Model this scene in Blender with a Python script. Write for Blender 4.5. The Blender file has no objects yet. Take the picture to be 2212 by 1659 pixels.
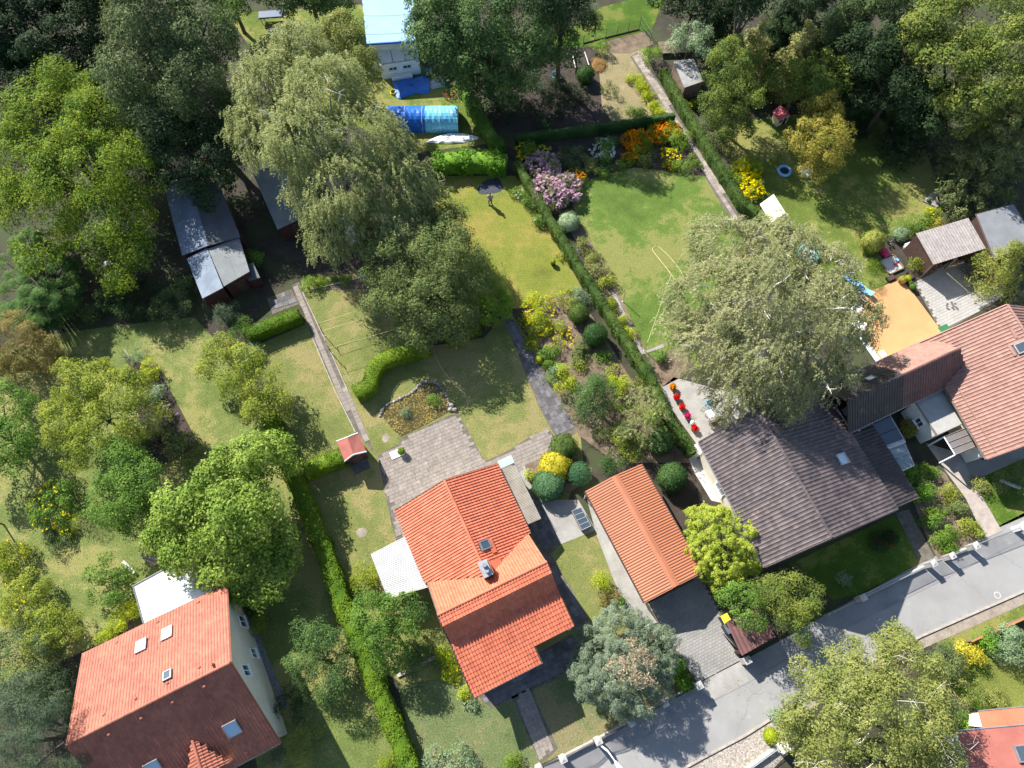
import bpy, math, random
import numpy as np
from mathutils import Vector, Matrix

scene = bpy.context.scene
rng = np.random.default_rng(7)
random.seed(7)

# ------------------------------------------------------------------ camera
TH, CH, FV = 22.5, 60.0, 1533.7          # tilt from nadir (deg), height (m), focal length in 2212-wide view units
cam_d = bpy.data.cameras.new('camera'); cam = bpy.data.objects.new('camera', cam_d)
scene.collection.objects.link(cam); scene.camera = cam
cam.location = (0, 0, CH); cam.rotation_euler = (math.radians(TH), 0, 0)
cam_d.sensor_width = 36; cam_d.lens = 36 * FV / 2212; cam_d.clip_end = 2000; cam_d.clip_start = 1
scene.render.resolution_x = 1024; scene.render.resolution_y = 768

# ------------------------------------------------------------------ sky, sun, exposure
SUN_EL = math.radians(38); SH = math.radians(-47.5)         # sun height; direction in which shadows fall on the ground
SHD = np.array([math.cos(SH), math.sin(SH)])
world = bpy.data.worlds.new('World'); scene.world = world; world.use_nodes = True
wn = world.node_tree.nodes; wl = world.node_tree.links
sky = wn.new('ShaderNodeTexSky'); sky.sky_type = 'NISHITA'; sky.sun_disc = False
sky.sun_elevation = SUN_EL
sky.sun_rotation = math.atan2(-SHD[0], -SHD[1])             # clockwise from +Y, towards the sun
sky.air_density = 1.0; sky.dust_density = 0.6
wl.new(sky.outputs[0], wn['Background'].inputs[0]); wn['Background'].inputs[1].default_value = 0.088
sun_d = bpy.data.lights.new('sun', 'SUN'); sun = bpy.data.objects.new('sun', sun_d)
scene.collection.objects.link(sun)
sun_d.energy = 4.8; sun_d.angle = math.radians(0.5); sun_d.color = (1.0, 0.955, 0.88)
sv = Vector((SHD[0] * math.cos(SUN_EL), SHD[1] * math.cos(SUN_EL), -math.sin(SUN_EL)))
sun.rotation_euler = sv.to_track_quat('-Z', 'Y').to_euler()
scene.view_settings.view_transform = 'Standard'; scene.view_settings.look = 'None'
scene.view_settings.gamma = 1.0; scene.view_settings.use_curve_mapping = False
scene.view_settings.exposure = 1.28

# ------------------------------------------------------------------ helpers: survey points, meshes, objects
_c, _s = math.cos(math.radians(TH)), math.sin(math.radians(TH))
def G(x, y, z=0.0):
    """ground survey: the point at height z seen at view position (x, y)"""
    u = (x - 1106) / FV; v = -(y - 829.5) / FV
    d = np.array([u, v * _c + _s, v * _s - _c])
    return np.array([0, 0, CH]) + d * ((z - CH) / d[2])
def mpp(P):
    """metres per view unit at a point"""
    return (-(P[2] - CH) * _c + P[1] * _s) / FV
_X = [0, 535.7, 1071.4, 1607.2]; _Y = [0, 397.5, 803.6, 1209.7]
def T(c, r, *pts):
    return [(_X[c] + .27344 * x, _Y[r] + .27344 * y) for x, y in pts]
def T1(c, r, x, y): return T(c, r, (x, y))[0]
def unit(v): v = np.asarray(v, float); return v / np.linalg.norm(v)
Zu = np.array([0, 0, 1.0])
COL = scene.collection
ORG = {}
def org(o): return ORG.get(o.name, np.zeros(3)) if o else np.zeros(3)
def tag(o, label, cat, group=None):
    o['label'] = label; o['category'] = cat
    if group: o['group'] = group
    return o
def thing(name, label, cat, loc, group=None):
    o = bpy.data.objects.new(name, None); COL.objects.link(o)
    o.empty_display_size = .3
    o.location = loc; ORG[o.name] = np.array(loc, float); tag(o, label, cat, group)
    return o
def mesh_obj(name, me, parent=None, loc=None, mat=None):
    o = bpy.data.objects.new(name, me); COL.objects.link(o)
    if mat is not None and len(me.materials) == 0: me.materials.append(mat)
    if parent: o.parent = parent; ORG[o.name] = org(parent)
    elif loc is not None: o.location = loc; ORG[o.name] = np.array(loc, float)
    return o
class MB:
    """collects vertices and faces in world coordinates"""
    def __init__(s): s.v = []; s.f = []; s.n = 0
    def add(s, v, f):
        v = np.asarray(v, float); s.v.append(v); s.f += [tuple(int(i) + s.n for i in q) for q in f]; s.n += len(v); return s
    def box(s, c, u, v, w, U=None, V=None, W=None):
        """box centred at c with half sizes u, v, w along axes U, V, W"""
        U = np.array([1, 0, 0.]) if U is None else unit(U); V = np.array([0, 1., 0]) if V is None else unit(V); W = Zu if W is None else unit(W)
        c = np.asarray(c, float)
        p = [c + a * u * U + b * v * V + e * w * W for e in (-1, 1) for a, b in ((-1, -1), (1, -1), (1, 1), (-1, 1))]
        return s.add(p, [(3, 2, 1, 0), (4, 5, 6, 7), (0, 1, 5, 4), (1, 2, 6, 5), (2, 3, 7, 6), (3, 0, 4, 7)])
    def hexa(s, b, t):
        return s.add(list(b) + list(t), [(3, 2, 1, 0), (4, 5, 6, 7), (0, 1, 5, 4), (1, 2, 6, 5), (2, 3, 7, 6), (3, 0, 4, 7)])
    def prism(s, pts, z0, z1):
        n = len(pts); a = [np.array([p[0], p[1], z0]) for p in pts]; b = [np.array([p[0], p[1], z1]) for p in pts]
        return s.add(a + b, [tuple(range(n))[::-1], tuple(range(n, 2 * n))] + [(i, (i + 1) % n, n + (i + 1) % n, n + i) for i in range(n)])
    def slab(s, pts, th):
        """a flat polygon in space given thickness downwards along its normal"""
        pts = [np.asarray(p, float) for p in pts]; nrm = unit(np.cross(pts[1] - pts[0], pts[-1] - pts[0]))
        if nrm[2] < 0: nrm = -nrm
        n = len(pts); lo = [p - nrm * th for p in pts]
        return s.add(lo + pts, [tuple(range(n))[::-1], tuple(range(n, 2 * n))] + [(i, (i + 1) % n, n + (i + 1) % n, n + i) for i in range(n)])
    def tube(s, pts, r, n=6, caps=True):
        pts = [np.asarray(p, float) for p in pts]; m = len(pts)
        r = [r] * m if np.isscalar(r) else list(r)
        V = []; F = []
        for i, p in enumerate(pts):
            d = pts[min(i + 1, m - 1)] - pts[max(i - 1, 0)]; d = unit(d)
            a = np.cross(d, Zu if abs(d[2]) < .95 else np.array([1., 0, 0])); a = unit(a); b = np.cross(d, a)
            for k in range(n):
                t = 2 * math.pi * k / n; V.append(p + r[i] * (math.cos(t) * a + math.sin(t) * b))
        for i in range(m - 1):
            for k in range(n):
                F.append((i * n + k, i * n + (k + 1) % n, (i + 1) * n + (k + 1) % n, (i + 1) * n + k))
        if caps: F += [tuple(range(n))[::-1], tuple(range((m - 1) * n, m * n))]
        return s.add(V, F)
    def lathe(s, c, prof, n=16):
        """profile of (radius, height) turned round the vertical through c"""
        c = np.asarray(c, float); V = []; F = []; m = len(prof)
        for rr, h in prof:
            for k in range(n):
                t = 2 * math.pi * k / n; V.append(c + np.array([rr * math.cos(t), rr * math.sin(t), h]))
        for i in range(m - 1):
            for k in range(n): F.append((i * n + k, i * n + (k + 1) % n, (i + 1) * n + (k + 1) % n, (i + 1) * n + k))
        F += [tuple(range(n))[::-1], tuple(range((m - 1) * n, m * n))]
        return s.add(V, F)
    def ball(s, c, r, nu=14, nv=8, jit=0.0):
        r = np.array([r, r, r]) if np.isscalar(r) else np.asarray(r); V = []; F = []
        for j in range(nv + 1):
            ph = math.pi * j / nv
            for k in range(nu):
                t = 2 * math.pi * k / nu; q = 1 + jit * (random.random() - .5)
                V.append(np.asarray(c) + r * q * np.array([math.sin(ph) * math.cos(t), math.sin(ph) * math.sin(t), -math.cos(ph)]))
        for j in range(nv):
            for k in range(nu): F.append((j * nu + k, j * nu + (k + 1) % nu, (j + 1) * nu + (k + 1) % nu, (j + 1) * nu + k))
        return s.add(V, F)
    def build(s, name, mat, parent=None, loc=None, smooth=False):
        V = np.concatenate(s.v); o_ = org(parent) if parent else (np.asarray(loc, float) if loc is not None else np.zeros(3))
        me = bpy.data.meshes.new(name); me.from_pydata((V - o_).tolist(), [], s.f); me.update()
        if smooth:
            me.polygons.foreach_set('use_smooth', np.ones(len(me.polygons), bool))
        return mesh_obj(name, me, parent, loc if not parent else None, mat)
def struct(o, kind='structure'):
    o['kind'] = kind; return o
def sheet(name, pts, z, mat, parent=None):
    """flat sheet through view positions, at height z"""
    P = [G(x, y, 0) for x, y in pts]
    me = bpy.data.meshes.new(name)
    me.from_pydata([(p[0], p[1], z) for p in P], [], [tuple(range(len(P)))]); me.update()
    if me.polygons[0].normal.z < 0: me.flip_normals()
    o = mesh_obj(name, me, parent, None, mat)
    if parent is None: struct(o)
    return o

# ------------------------------------------------------------------ materials
MATS = {}
def nodes(m): m.use_nodes = True; return m.node_tree.nodes, m.node_tree.links, m.node_tree.nodes['Principled BSDF']
def _pos(N):
    g = N.new('ShaderNodeNewGeometry'); return g
def rndval(N, L):
    """one random value per object and per loose piece"""
    g = N.new('ShaderNodeNewGeometry'); oi = N.new('ShaderNodeObjectInfo')
    a = N.new('ShaderNodeMath'); a.operation = 'ADD'; L.new(g.outputs['Random Per Island'], a.inputs[0]); L.new(oi.outputs['Random'], a.inputs[1])
    f = N.new('ShaderNodeMath'); f.operation = 'FRACT'; L.new(a.outputs[0], f.inputs[0]); return f.outputs[0]
def noise(N, L, vec, scale, detail=4, rough=.6):
    n = N.new('ShaderNodeTexNoise'); n.inputs['Scale'].default_value = scale; n.inputs['Detail'].default_value = detail; n.inputs['Roughness'].default_value = rough
    L.new(vec, n.inputs['Vector']); return n.outputs['Fac']
def ramp(N, L, fac, stops):
    r = N.new('ShaderNodeValToRGB'); L.new(fac, r.inputs[0]); e = r.color_ramp.elements
    while len(e) < len(stops): e.new(.5)
    for k, (p, c) in zip(e, stops):
        k.position = p; k.color = (*c, 1) if len(c) == 3 else c
    return r.outputs[0]
def mixc(N, L, fac, a, b, mode='MIX'):
    m = N.new('ShaderNodeMix'); m.data_type = 'RGBA'; m.blend_type = mode
    if isinstance(fac, (int, float)): m.inputs[0].default_value = fac
    else: L.new(fac, m.inputs[0])
    for i, c in ((6, a), (7, b)):
        if isinstance(c, tuple): m.inputs[i].default_value = (*c, 1)
        else: L.new(c, m.inputs[i])
    return m.outputs[2]
def bump(N, L, B, h, strength=.4, dist=.02):
    b = N.new('ShaderNodeBump'); b.inputs['Strength'].default_value = strength; b.inputs['Distance'].default_value = dist
    L.new(h, b.inputs['Height']); L.new(b.outputs[0], B.inputs['Normal'])
def mat(name, c1, c2=None, scale=3.0, rough=.75, var=0.0, fine=25.0, finec=.25, bmp=.3, metal=0.0, spec=.4, stain=None, lo=.35, hi=.65, bd=.02):
    """surface of two colours blended by noise, with fine grain, wear and a little relief"""
    if name in MATS: return MATS[name]
    m = bpy.data.materials.new(name); N, L, B = nodes(m); MATS[name] = m
    c2 = c2 or tuple(x * .75 for x in c1)
    p = _pos(N).outputs['Position']
    col = ramp(N, L, noise(N, L, p, scale), [(lo, c2), (hi, c1)])
    fn = noise(N, L, p, fine, 3, .7)
    g = ramp(N, L, fn, [(.25, (1 - finec,) * 3), (.75, (1 + finec * .6,) * 3)])
    col = mixc(N, L, 1.0, col, g, 'MULTIPLY')
    if stain:
        sf = ramp(N, L, noise(N, L, p, stain[1], 5, .7), [(stain[2], (0, 0, 0)), (stain[2] + .12, (1, 1, 1))])
        col = mixc(N, L, sf, col, stain[0])
    if var:
        r = rndval(N, L); k = ramp(N, L, r, [(0, (1 - var,) * 3), (1, (1 + var * .7,) * 3)])
        col = mixc(N, L, 1.0, col, k, 'MULTIPLY')
    L.new(col, B.inputs['Base Color']); B.inputs['Roughness'].default_value = rough; B.inputs['Metallic'].default_value = metal
    B.inputs['Specular IOR Level'].default_value = spec
    if bmp: bump(N, L, B, fn, bmp, bd)
    return m
def grass(name, green, dry, mixpt=.5, soil=(.16, .11, .07), bare=.78, seed=0.0):
    """mown grass going dry in patches, with bare spots where it is thin"""
    m = bpy.data.materials.new(name); N, L, B = nodes(m)
    p = _pos(N).outputs['Position']
    ad = N.new('ShaderNodeVectorMath'); ad.operation = 'ADD'; L.new(p, ad.inputs[0]); ad.inputs[1].default_value = (seed, seed * .7, 0); p2 = ad.outputs[0]
    big = noise(N, L, p2, .16, 3, .55); mid = noise(N, L, p2, .9, 5, .65); fin = noise(N, L, p2, 9.0, 4, .75); vf = noise(N, L, p2, 30.0, 2, .8)
    s = N.new('ShaderNodeMath'); s.operation = 'MULTIPLY_ADD'; L.new(mid, s.inputs[0]); s.inputs[1].default_value = .55; L.new(big, s.inputs[2])
    s2 = N.new('ShaderNodeMath'); s2.operation = 'MULTIPLY_ADD'; L.new(fin, s2.inputs[0]); s2.inputs[1].default_value = .35; L.new(s.outputs[0], s2.inputs[2])
    d = tuple(x * .72 for x in green)
    md = tuple((a + b) * .5 for a, b in zip(green, dry))
    c = ramp(N, L, s2.outputs[0], [(mixpt + .18, d), (mixpt + .38, green), (mixpt + .5, md), (min(mixpt + .66, 1), dry)])
    b = ramp(N, L, noise(N, L, p2, .55, 6, .7), [(bare, (0, 0, 0)), (min(bare + .12, 1), (1, 1, 1))])
    c = mixc(N, L, b, c, soil)
    k = ramp(N, L, fin, [(.3, (.66,) * 3), (.72, (1.3,) * 3)]); c = mixc(N, L, 1.0, c, k, 'MULTIPLY')
    k = ramp(N, L, vf, [(.3, (.7,) * 3), (.7, (1.25,) * 3)]); c = mixc(N, L, 1.0, c, k, 'MULTIPLY')
    L.new(c, B.inputs['Base Color']); B.inputs['Roughness'].default_value = .9; B.inputs['Specular IOR Level'].default_value = .15
    a = N.new('ShaderNodeMath'); a.operation = 'ADD'; L.new(fin, a.inputs[0]); L.new(vf, a.inputs[1])
    bump(N, L, B, a.outputs[0], .8, .06)
    return m
LEAFK = 1.95
def leafmat(name, c1, c2, c3=None, trans=.35, rough=.5, spec=.35, nscale=.5):
    """leaves: tint differs leaf by leaf and from bough to bough; some light passes through"""
    if name in MATS: return MATS[name]
    m = bpy.data.materials.new(name); N, L, B = nodes(m); MATS[name] = m
    c3 = c3 or tuple((a + b) / 2 for a, b in zip(c1, c2))
    c1, c2, c3 = [tuple(min(x * LEAFK, .85) for x in c) for c in (c1, c2, c3)]
    r = rndval(N, L); p = _pos(N).outputs['Position']
    lo = noise(N, L, p, nscale, 3, .6)
    a = N.new('ShaderNodeMath'); a.operation = 'MULTIPLY_ADD'; L.new(r, a.inputs[0]); a.inputs[1].default_value = .55; 
    sb = N.new('ShaderNodeMath'); sb.operation = 'MULTIPLY_ADD'; L.new(lo, sb.inputs[0]); sb.inputs[1].default_value = 1.5; sb.inputs[2].default_value = -.52
    L.new(sb.outputs[0], a.inputs[2])
    c = ramp(N, L, a.outputs[0], [(.08, c1), (.5, c3), (.95, c2)])
    hs_ = N.new('ShaderNodeHueSaturation'); hs_.inputs['Saturation'].default_value = 1.06; L.new(c, hs_.inputs['Color']); c = hs_.outputs[0]
    L.new(c, B.inputs['Base Color']); B.inputs['Roughness'].default_value = max(rough, .55); B.inputs['Specular IOR Level'].default_value = spec * .2
    t = N.new('ShaderNodeBsdfTranslucent'); L.new(c, t.inputs['Color'])
    mx = N.new('ShaderNodeMixShader'); mx.inputs[0].default_value = trans
    L.new(B.outputs[0], mx.inputs[1]); L.new(t.outputs[0], mx.inputs[2])
    L.new(mx.outputs[0], N['Material Output'].inputs['Surface'])
    return m
def glass(name, tint=(.05, .07, .09), rough=.06):
    if name in MATS: return MATS[name]
    m = bpy.data.materials.new(name); N, L, B = nodes(m); MATS[name] = m
    B.inputs['Base Color'].default_value = (*tint, 1); B.inputs['Roughness'].default_value = rough; B.inputs['Specular IOR Level'].default_value = .8
    return m
def tubepath(pts, n=8):
    """smooth path through points"""
    P = np.array(pts, float); out = []
    for i in range(len(P) - 1):
        a, b = P[i], P[i + 1]; m0 = (b - P[i - 1]) * .5 if i else b - a; m1 = (P[i + 2] - a) * .5 if i + 2 < len(P) else b - a
        for k in range(n):
            t = k / n; out.append((2*t**3-3*t**2+1)*a + (t**3-2*t**2+t)*m0 + (-2*t**3+3*t**2)*b + (t**3-t**2)*m1)
    out.append(P[-1]); return out
def inpoly(p, poly):
    c = False; n = len(poly); x, y = p
    for i in range(n):
        x1, y1 = poly[i]; x2, y2 = poly[i - 1]
        if (y1 > y) != (y2 > y) and x < (x2 - x1) * (y - y1) / (y2 - y1) + x1: c = not c
    return c
def copies(name, mesh, mats, parent, limit=300, stuffname=None, matl=None):
    """pieces that share one mesh: the nearest to the camera as single parts, the rest joined in one part"""
    if not mats: return
    camp = np.array([0, 0, CH]); d = [np.linalg.norm(M[:3, 3] - camp) for M in mats]; order = np.argsort(d)
    o_ = org(parent)
    for i in order[:limit]:
        o = bpy.data.objects.new(name, mesh); COL.objects.link(o); o.parent = parent; ORG[o.name] = o_
        Mx = mats[i].copy(); Mx[:3, 3] -= o_; o.matrix_basis = Matrix(Mx.tolist())
    rest = order[limit:]
    if len(rest):
        nv = len(mesh.vertices); V = np.empty(nv * 3); mesh.vertices.foreach_get('co', V); V = V.reshape(-1, 3)
        F = [tuple(p.vertices) for p in mesh.polygons]
        A = np.array([mats[i] for i in rest]); W = np.einsum('kij,nj->kni', A[:, :3, :3], V) + A[:, None, :3, 3] - o_
        me = bpy.data.meshes.new(stuffname or name + '_field')
        me.from_pydata(W.reshape(-1, 3).tolist(), [], [tuple(i + k * nv for i in q) for k in range(len(rest)) for q in F]); me.update()
        for mm in mesh.materials: me.materials.append(mm)
        o = mesh_obj(stuffname or name + '_field', me, parent); o['kind'] = 'stuff'
def frame(o, u, v, w):
    M = np.eye(4); M[:3, 0] = u; M[:3, 1] = v; M[:3, 2] = w; M[:3, 3] = o; return M
# ================================================================== SETTING: ground, lawns, beds, paving, road
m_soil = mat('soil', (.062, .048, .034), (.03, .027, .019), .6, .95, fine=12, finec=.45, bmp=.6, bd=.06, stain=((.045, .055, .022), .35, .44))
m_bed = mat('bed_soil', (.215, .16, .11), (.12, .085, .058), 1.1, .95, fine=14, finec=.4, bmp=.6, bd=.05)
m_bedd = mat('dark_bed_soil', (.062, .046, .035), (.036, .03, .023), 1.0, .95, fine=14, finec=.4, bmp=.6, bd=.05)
m_asph = mat('asphalt', (.275, .27, .262), (.23, .225, .218), .35, .85, fine=40, finec=.16, bmp=.25, stain=((.32, .312, .298), .55, .62))
def cracks(m, scale, col, width=.012, amount=1.0):
    """fine cracks and joints with a wandering line"""
    N, L = m.node_tree.nodes, m.node_tree.links; B = N['Principled BSDF']; src = B.inputs['Base Color'].links[0].from_socket
    p = _pos(N).outputs['Position']; n = N.new('ShaderNodeTexNoise'); n.inputs['Scale'].default_value = 1.3; n.inputs['Detail'].default_value = 5; L.new(p, n.inputs['Vector'])
    a = N.new('ShaderNodeVectorMath'); a.operation = 'MULTIPLY_ADD'; L.new(n.outputs['Color'], a.inputs[0]); a.inputs[1].default_value = (1.2,) * 3; L.new(p, a.inputs[2])
    v = N.new('ShaderNodeTexVoronoi'); v.feature = 'DISTANCE_TO_EDGE'; v.inputs['Scale'].default_value = scale; L.new(a.outputs[0], v.inputs['Vector'])
    f = ramp(N, L, v.outputs['Distance'], [(0, (amount,) * 3), (width, (0, 0, 0))]); L.new(mixc(N, L, f, src, col), B.inputs['Base Color'])
cracks(m_asph, .16, (.13, .128, .125), .008, .45)
m_verge = mat('verge_asphalt', (.27, .265, .26), (.20, .20, .205), .5, .9, fine=30, finec=.2, bmp=.3, stain=((.37, .35, .31), .8, .6))
m_conc = mat('concrete', (.33, .318, .295), (.24, .228, .21), .7, .85, fine=22, finec=.22, bmp=.3, stain=((.2, .185, .16), .9, .6))
m_concl = mat('pale_concrete', (.55, .54, .51), (.42, .41, .385), .6, .8, fine=22, finec=.15, bmp=.2, stain=((.35, .33, .3), .6, .62))
m_slab = mat('slab_stone', (.275, .237, .207), (.205, .176, .155), 1.6, .85, var=.11, fine=18, finec=.3, bmp=.35, stain=((.33, .30, .265), 1.3, .6))
m_slabd = mat('slab_stone_dark', (.155, .145, .15), (.10, .096, .10), 1.6, .85, var=.35, fine=18, finec=.3, bmp=.35, stain=((.27, .26, .25), 2.2, .62))
m_joint = mat('joint_sand', (.16, .14, .115), (.09, .08, .06), 2, .95, fine=14, finec=.4)
m_block = mat('block_paving', (.275, .266, .252), (.22, .212, .20), .6, .85, var=.08, fine=25, finec=.2, bmp=.3)
m_sand = mat('sandy_path', (.32, .275, .225), (.225, .185, .15), 1.2, .95, fine=14, finec=.35, bmp=.5, bd=.04)
m_terr = mat('terracotta_terrace', (.50, .275, .12), (.455, .245, .105), .6, .75, fine=18, finec=.14, bmp=.15, stain=((.40, .225, .11), .7, .6))
m_grav = mat('grey_gravel', (.25, .25, .26), (.13, .13, .14), 5, .9, fine=18, finec=.5, bmp=.6, bd=.04)
m_edge = mat('kerb_stone', (.42, .37, .32), (.30, .26, .225), 2, .85, fine=20, finec=.2)

GRASS_L = grass('lawn_left_plot', (.15, .192, .052), (.265, .255, .09), .52, (.22, .175, .10), .72, 3)
GRASS_C = grass('lawn_centre_dry', (.175, .20, .058), (.275, .238, .098), .5, (.21, .155, .09), .68, 11)
GRASS_N = grass('lawn_centre_north', (.195, .222, .038), (.28, .24, .06), .5, (.27, .2, .1), .75, 23)
GRASS_R = grass('lawn_right_lush', (.115, .185, .034), (.22, .23, .07), .56, (.26, .19, .10), .70, 31)
GRASS_F = grass('lawn_far_right', (.13, .178, .034), (.24, .235, .07), .56, (.26, .19, .10), .74, 47)
GRASS_T = grass('lawn_sandy', (.16, .16, .062), (.29, .24, .13), .36, (.40, .31, .2), .58, 53)
GRASS_P = grass('lawn_front_pale', (.135, .175, .068), (.235, .205, .105), .5, (.30, .22, .14), .7, 61)
GRASS_G = grass('lawn_green', (.085, .155, .018), (.16, .18, .04), .68, (.25, .2, .1), .8, 71)

me = bpy.data.meshes.new('ground')
me.from_pydata([(-700, -500, 0), (700, -500, 0), (700, 900, 0), (-700, 900, 0)], [], [(0, 1, 2, 3)]); me.update()
struct(mesh_obj('ground', me, None, None, m_soil))

sheet('lawn', [(0, 760), (130, 720), (280, 700), (420, 685), (470, 740), (565, 880), (640, 1030), (700, 1190), (780, 1420), (850, 1560), (890, 1680), (560, 1680), (480, 1250), (330, 1290), (240, 1380), (150, 1420), (0, 1480), (-90, 1400), (-90, 760)], .012, GRASS_L)
sheet('lawn', [(545, 750), (660, 700), (650, 600), (790, 590), (880, 640), (1100, 670), (1250, 900), (1260, 1000), (1180, 1190), (1290, 1140), (1400, 1330), (1300, 1400), (870, 1480), (800, 1420), (700, 1200), (615, 960)], .012, GRASS_C)
sheet('lawn', [(950, 380), (1120, 380), (1185, 500), (1258, 622), (1130, 665), (1100, 668), (882, 638), (900, 520)], .013, GRASS_N)
sheet('lawn', [(860, 1482), (1298, 1402), (1500, 1475), (1300, 1590), (1160, 1655), (1120, 1720), (910, 1720)], .012, GRASS_P)
sheet('lawn', [(1235, 440), (1262, 385), (1370, 362), (1525, 380), (1612, 490), (1610, 560), (1480, 720), (1520, 800), (1400, 776), (1320, 620)], .012, GRASS_R)
sheet('lawn', [(1540, 280), (1640, 255), (1960, 225), (2040, 430), (1960, 520), (1890, 500), (1925, 600), (1820, 700), (1690, 560), (1632, 470)], .012, GRASS_F)
sheet('lawn', [(1150, 110), (1300, 15), (1440, -20), (1410, 62), (1290, 103)], .012, GRASS_G)
sheet('lawn', [(1280, 112), (1388, 70), (1400, 130), (1462, 257), (1330, 275), (1280, 200)], .012, GRASS_T)
sheet('lawn', [(490, 30), (780, 10), (920, 150), (1010, 200), (1060, 310), (900, 330), (700, 240), (560, 130)], .012, GRASS_F)
sheet('lawn', [(2040, 1470), (2120, 1410), (2330, 1330), (2330, 1560), (2100, 1530)], .012, GRASS_G)
sheet('grass_verge', [(2010, 1385), (2250, 1270), (2250, 1312), (2060, 1405)], .012, GRASS_F)
sheet('lawn', T(3, 2, (400, 1500), (1190, 1130), (1400, 1510), (900, 1760), (700, 1800)), .012, GRASS_G)
sheet('lawn', T(3, 2, (1780, 870), (2400, 600), (2400, 1060), (2000, 1235), (1885, 985)), .012, GRASS_G)

# planting beds
sheet('planting_bed', [(1128, 672), (1243, 625), (1440, 945), (1500, 1000), (1330, 1000), (1250, 940), (1205, 850), (1150, 760)], .03, m_bed)
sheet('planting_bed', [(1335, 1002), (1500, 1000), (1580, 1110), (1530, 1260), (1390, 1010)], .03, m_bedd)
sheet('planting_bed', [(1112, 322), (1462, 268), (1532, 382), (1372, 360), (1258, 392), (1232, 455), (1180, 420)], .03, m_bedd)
sheet('planting_bed', [(1205, 455), (1236, 452), (1330, 618), (1405, 778), (1380, 750), (1290, 600)], .03, m_bed)
sheet('planting_bed', [(1400, 772), (1480, 745), (1500, 800), (1428, 838)], .03, m_bed)
sheet('planting_bed', T(1, 1, (515, 825), (960, 725), (1060, 800), (1000, 830), (540, 836)), .03, m_bed)
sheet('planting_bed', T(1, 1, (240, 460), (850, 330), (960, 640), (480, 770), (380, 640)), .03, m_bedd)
sheet('planting_bed', T(2, 2, (220, 720), (480, 590), (760, 760), (760, 850), (560, 960), (290, 930)), .034, m_bed)
sheet('planting_bed', [(270, 770), (345, 800), (430, 960), (330, 1020), (300, 900)], .03, m_bedd)
sheet('planting_bed', T(3, 2, (1330, 1000), (1440, 720), (1590, 800), (1880, 1310), (1530, 1480), (1440, 1300)), .03, m_bed)
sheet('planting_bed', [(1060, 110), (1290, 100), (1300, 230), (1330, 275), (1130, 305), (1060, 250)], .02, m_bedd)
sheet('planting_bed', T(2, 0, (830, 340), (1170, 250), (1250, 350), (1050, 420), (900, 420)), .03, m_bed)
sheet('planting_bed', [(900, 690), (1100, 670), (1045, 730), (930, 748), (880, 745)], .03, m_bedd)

# road, verge, kerb, driveway
road_n = [(1290, 1650), (1386, 1598), (1540, 1513), (1618, 1472), (1700, 1425), (1870, 1335), (2040, 1250), (2212, 1163), (2400, 1070)]
road_s = [(1440, 1680), (1520, 1636), (1607, 1590), (1716, 1521), (1853, 1445), (1990, 1374), (2212, 1277), (2400, 1185)]
sheet('road', [(1150, 1730)] + road_n + road_s[::-1] + [(1340, 1735)], .020, m_asph)
fence_n = [(1140, 1672), (1163, 1656), (1287, 1600), (1358, 1560), (1500, 1481), (1603, 1428), (1690, 1382), (1780, 1330), (1990, 1215), (2090, 1170), (2212, 1108), (2400, 1015)]
sheet('roadside_pavement', [(1110, 1735)] + fence_n + road_n[::-1] + [(1150, 1730)], .012, m_verge)
S2 = [(x + 9, y + 19) for x, y in road_s]
def kerb(name, line, w, h, m, z0=0.0):
    b = MB(); P = [G(x, y) for x, y in line]
    for a, c in zip(P[:-1], P[1:]):
        d = unit(c - a); n = np.cross(Zu, d)
        L = np.linalg.norm(c - a); k = max(1, int(L / 1.0))
        for i in range(k):
            q = a + (c - a) * ((i + .5) / k) + Zu * (z0 + h / 2)
            b.box(q, L / k / 2 - .006, w / 2, h / 2, d, n)
    return struct(b.build(name, m))
kerb('kerb', road_s, .14, .13, m_edge)
kerb('kerb', road_n[2:], .10, .035, m_verge)
sheet('roadside_pavement', road_s + [(x + 10, y + 24) for x, y in road_s][::-1], .026, m_sand)
sheet('gravel_garden', [(1520, 1640), (1610, 1596), (1690, 1545), (1730, 1600), (1640, 1690), (1480, 1700)], .03, mat('pebbles', (.45, .40, .35), (.25, .215, .18), 6, .9, fine=12, finec=.5, bmp=.7, bd=.06))

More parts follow.
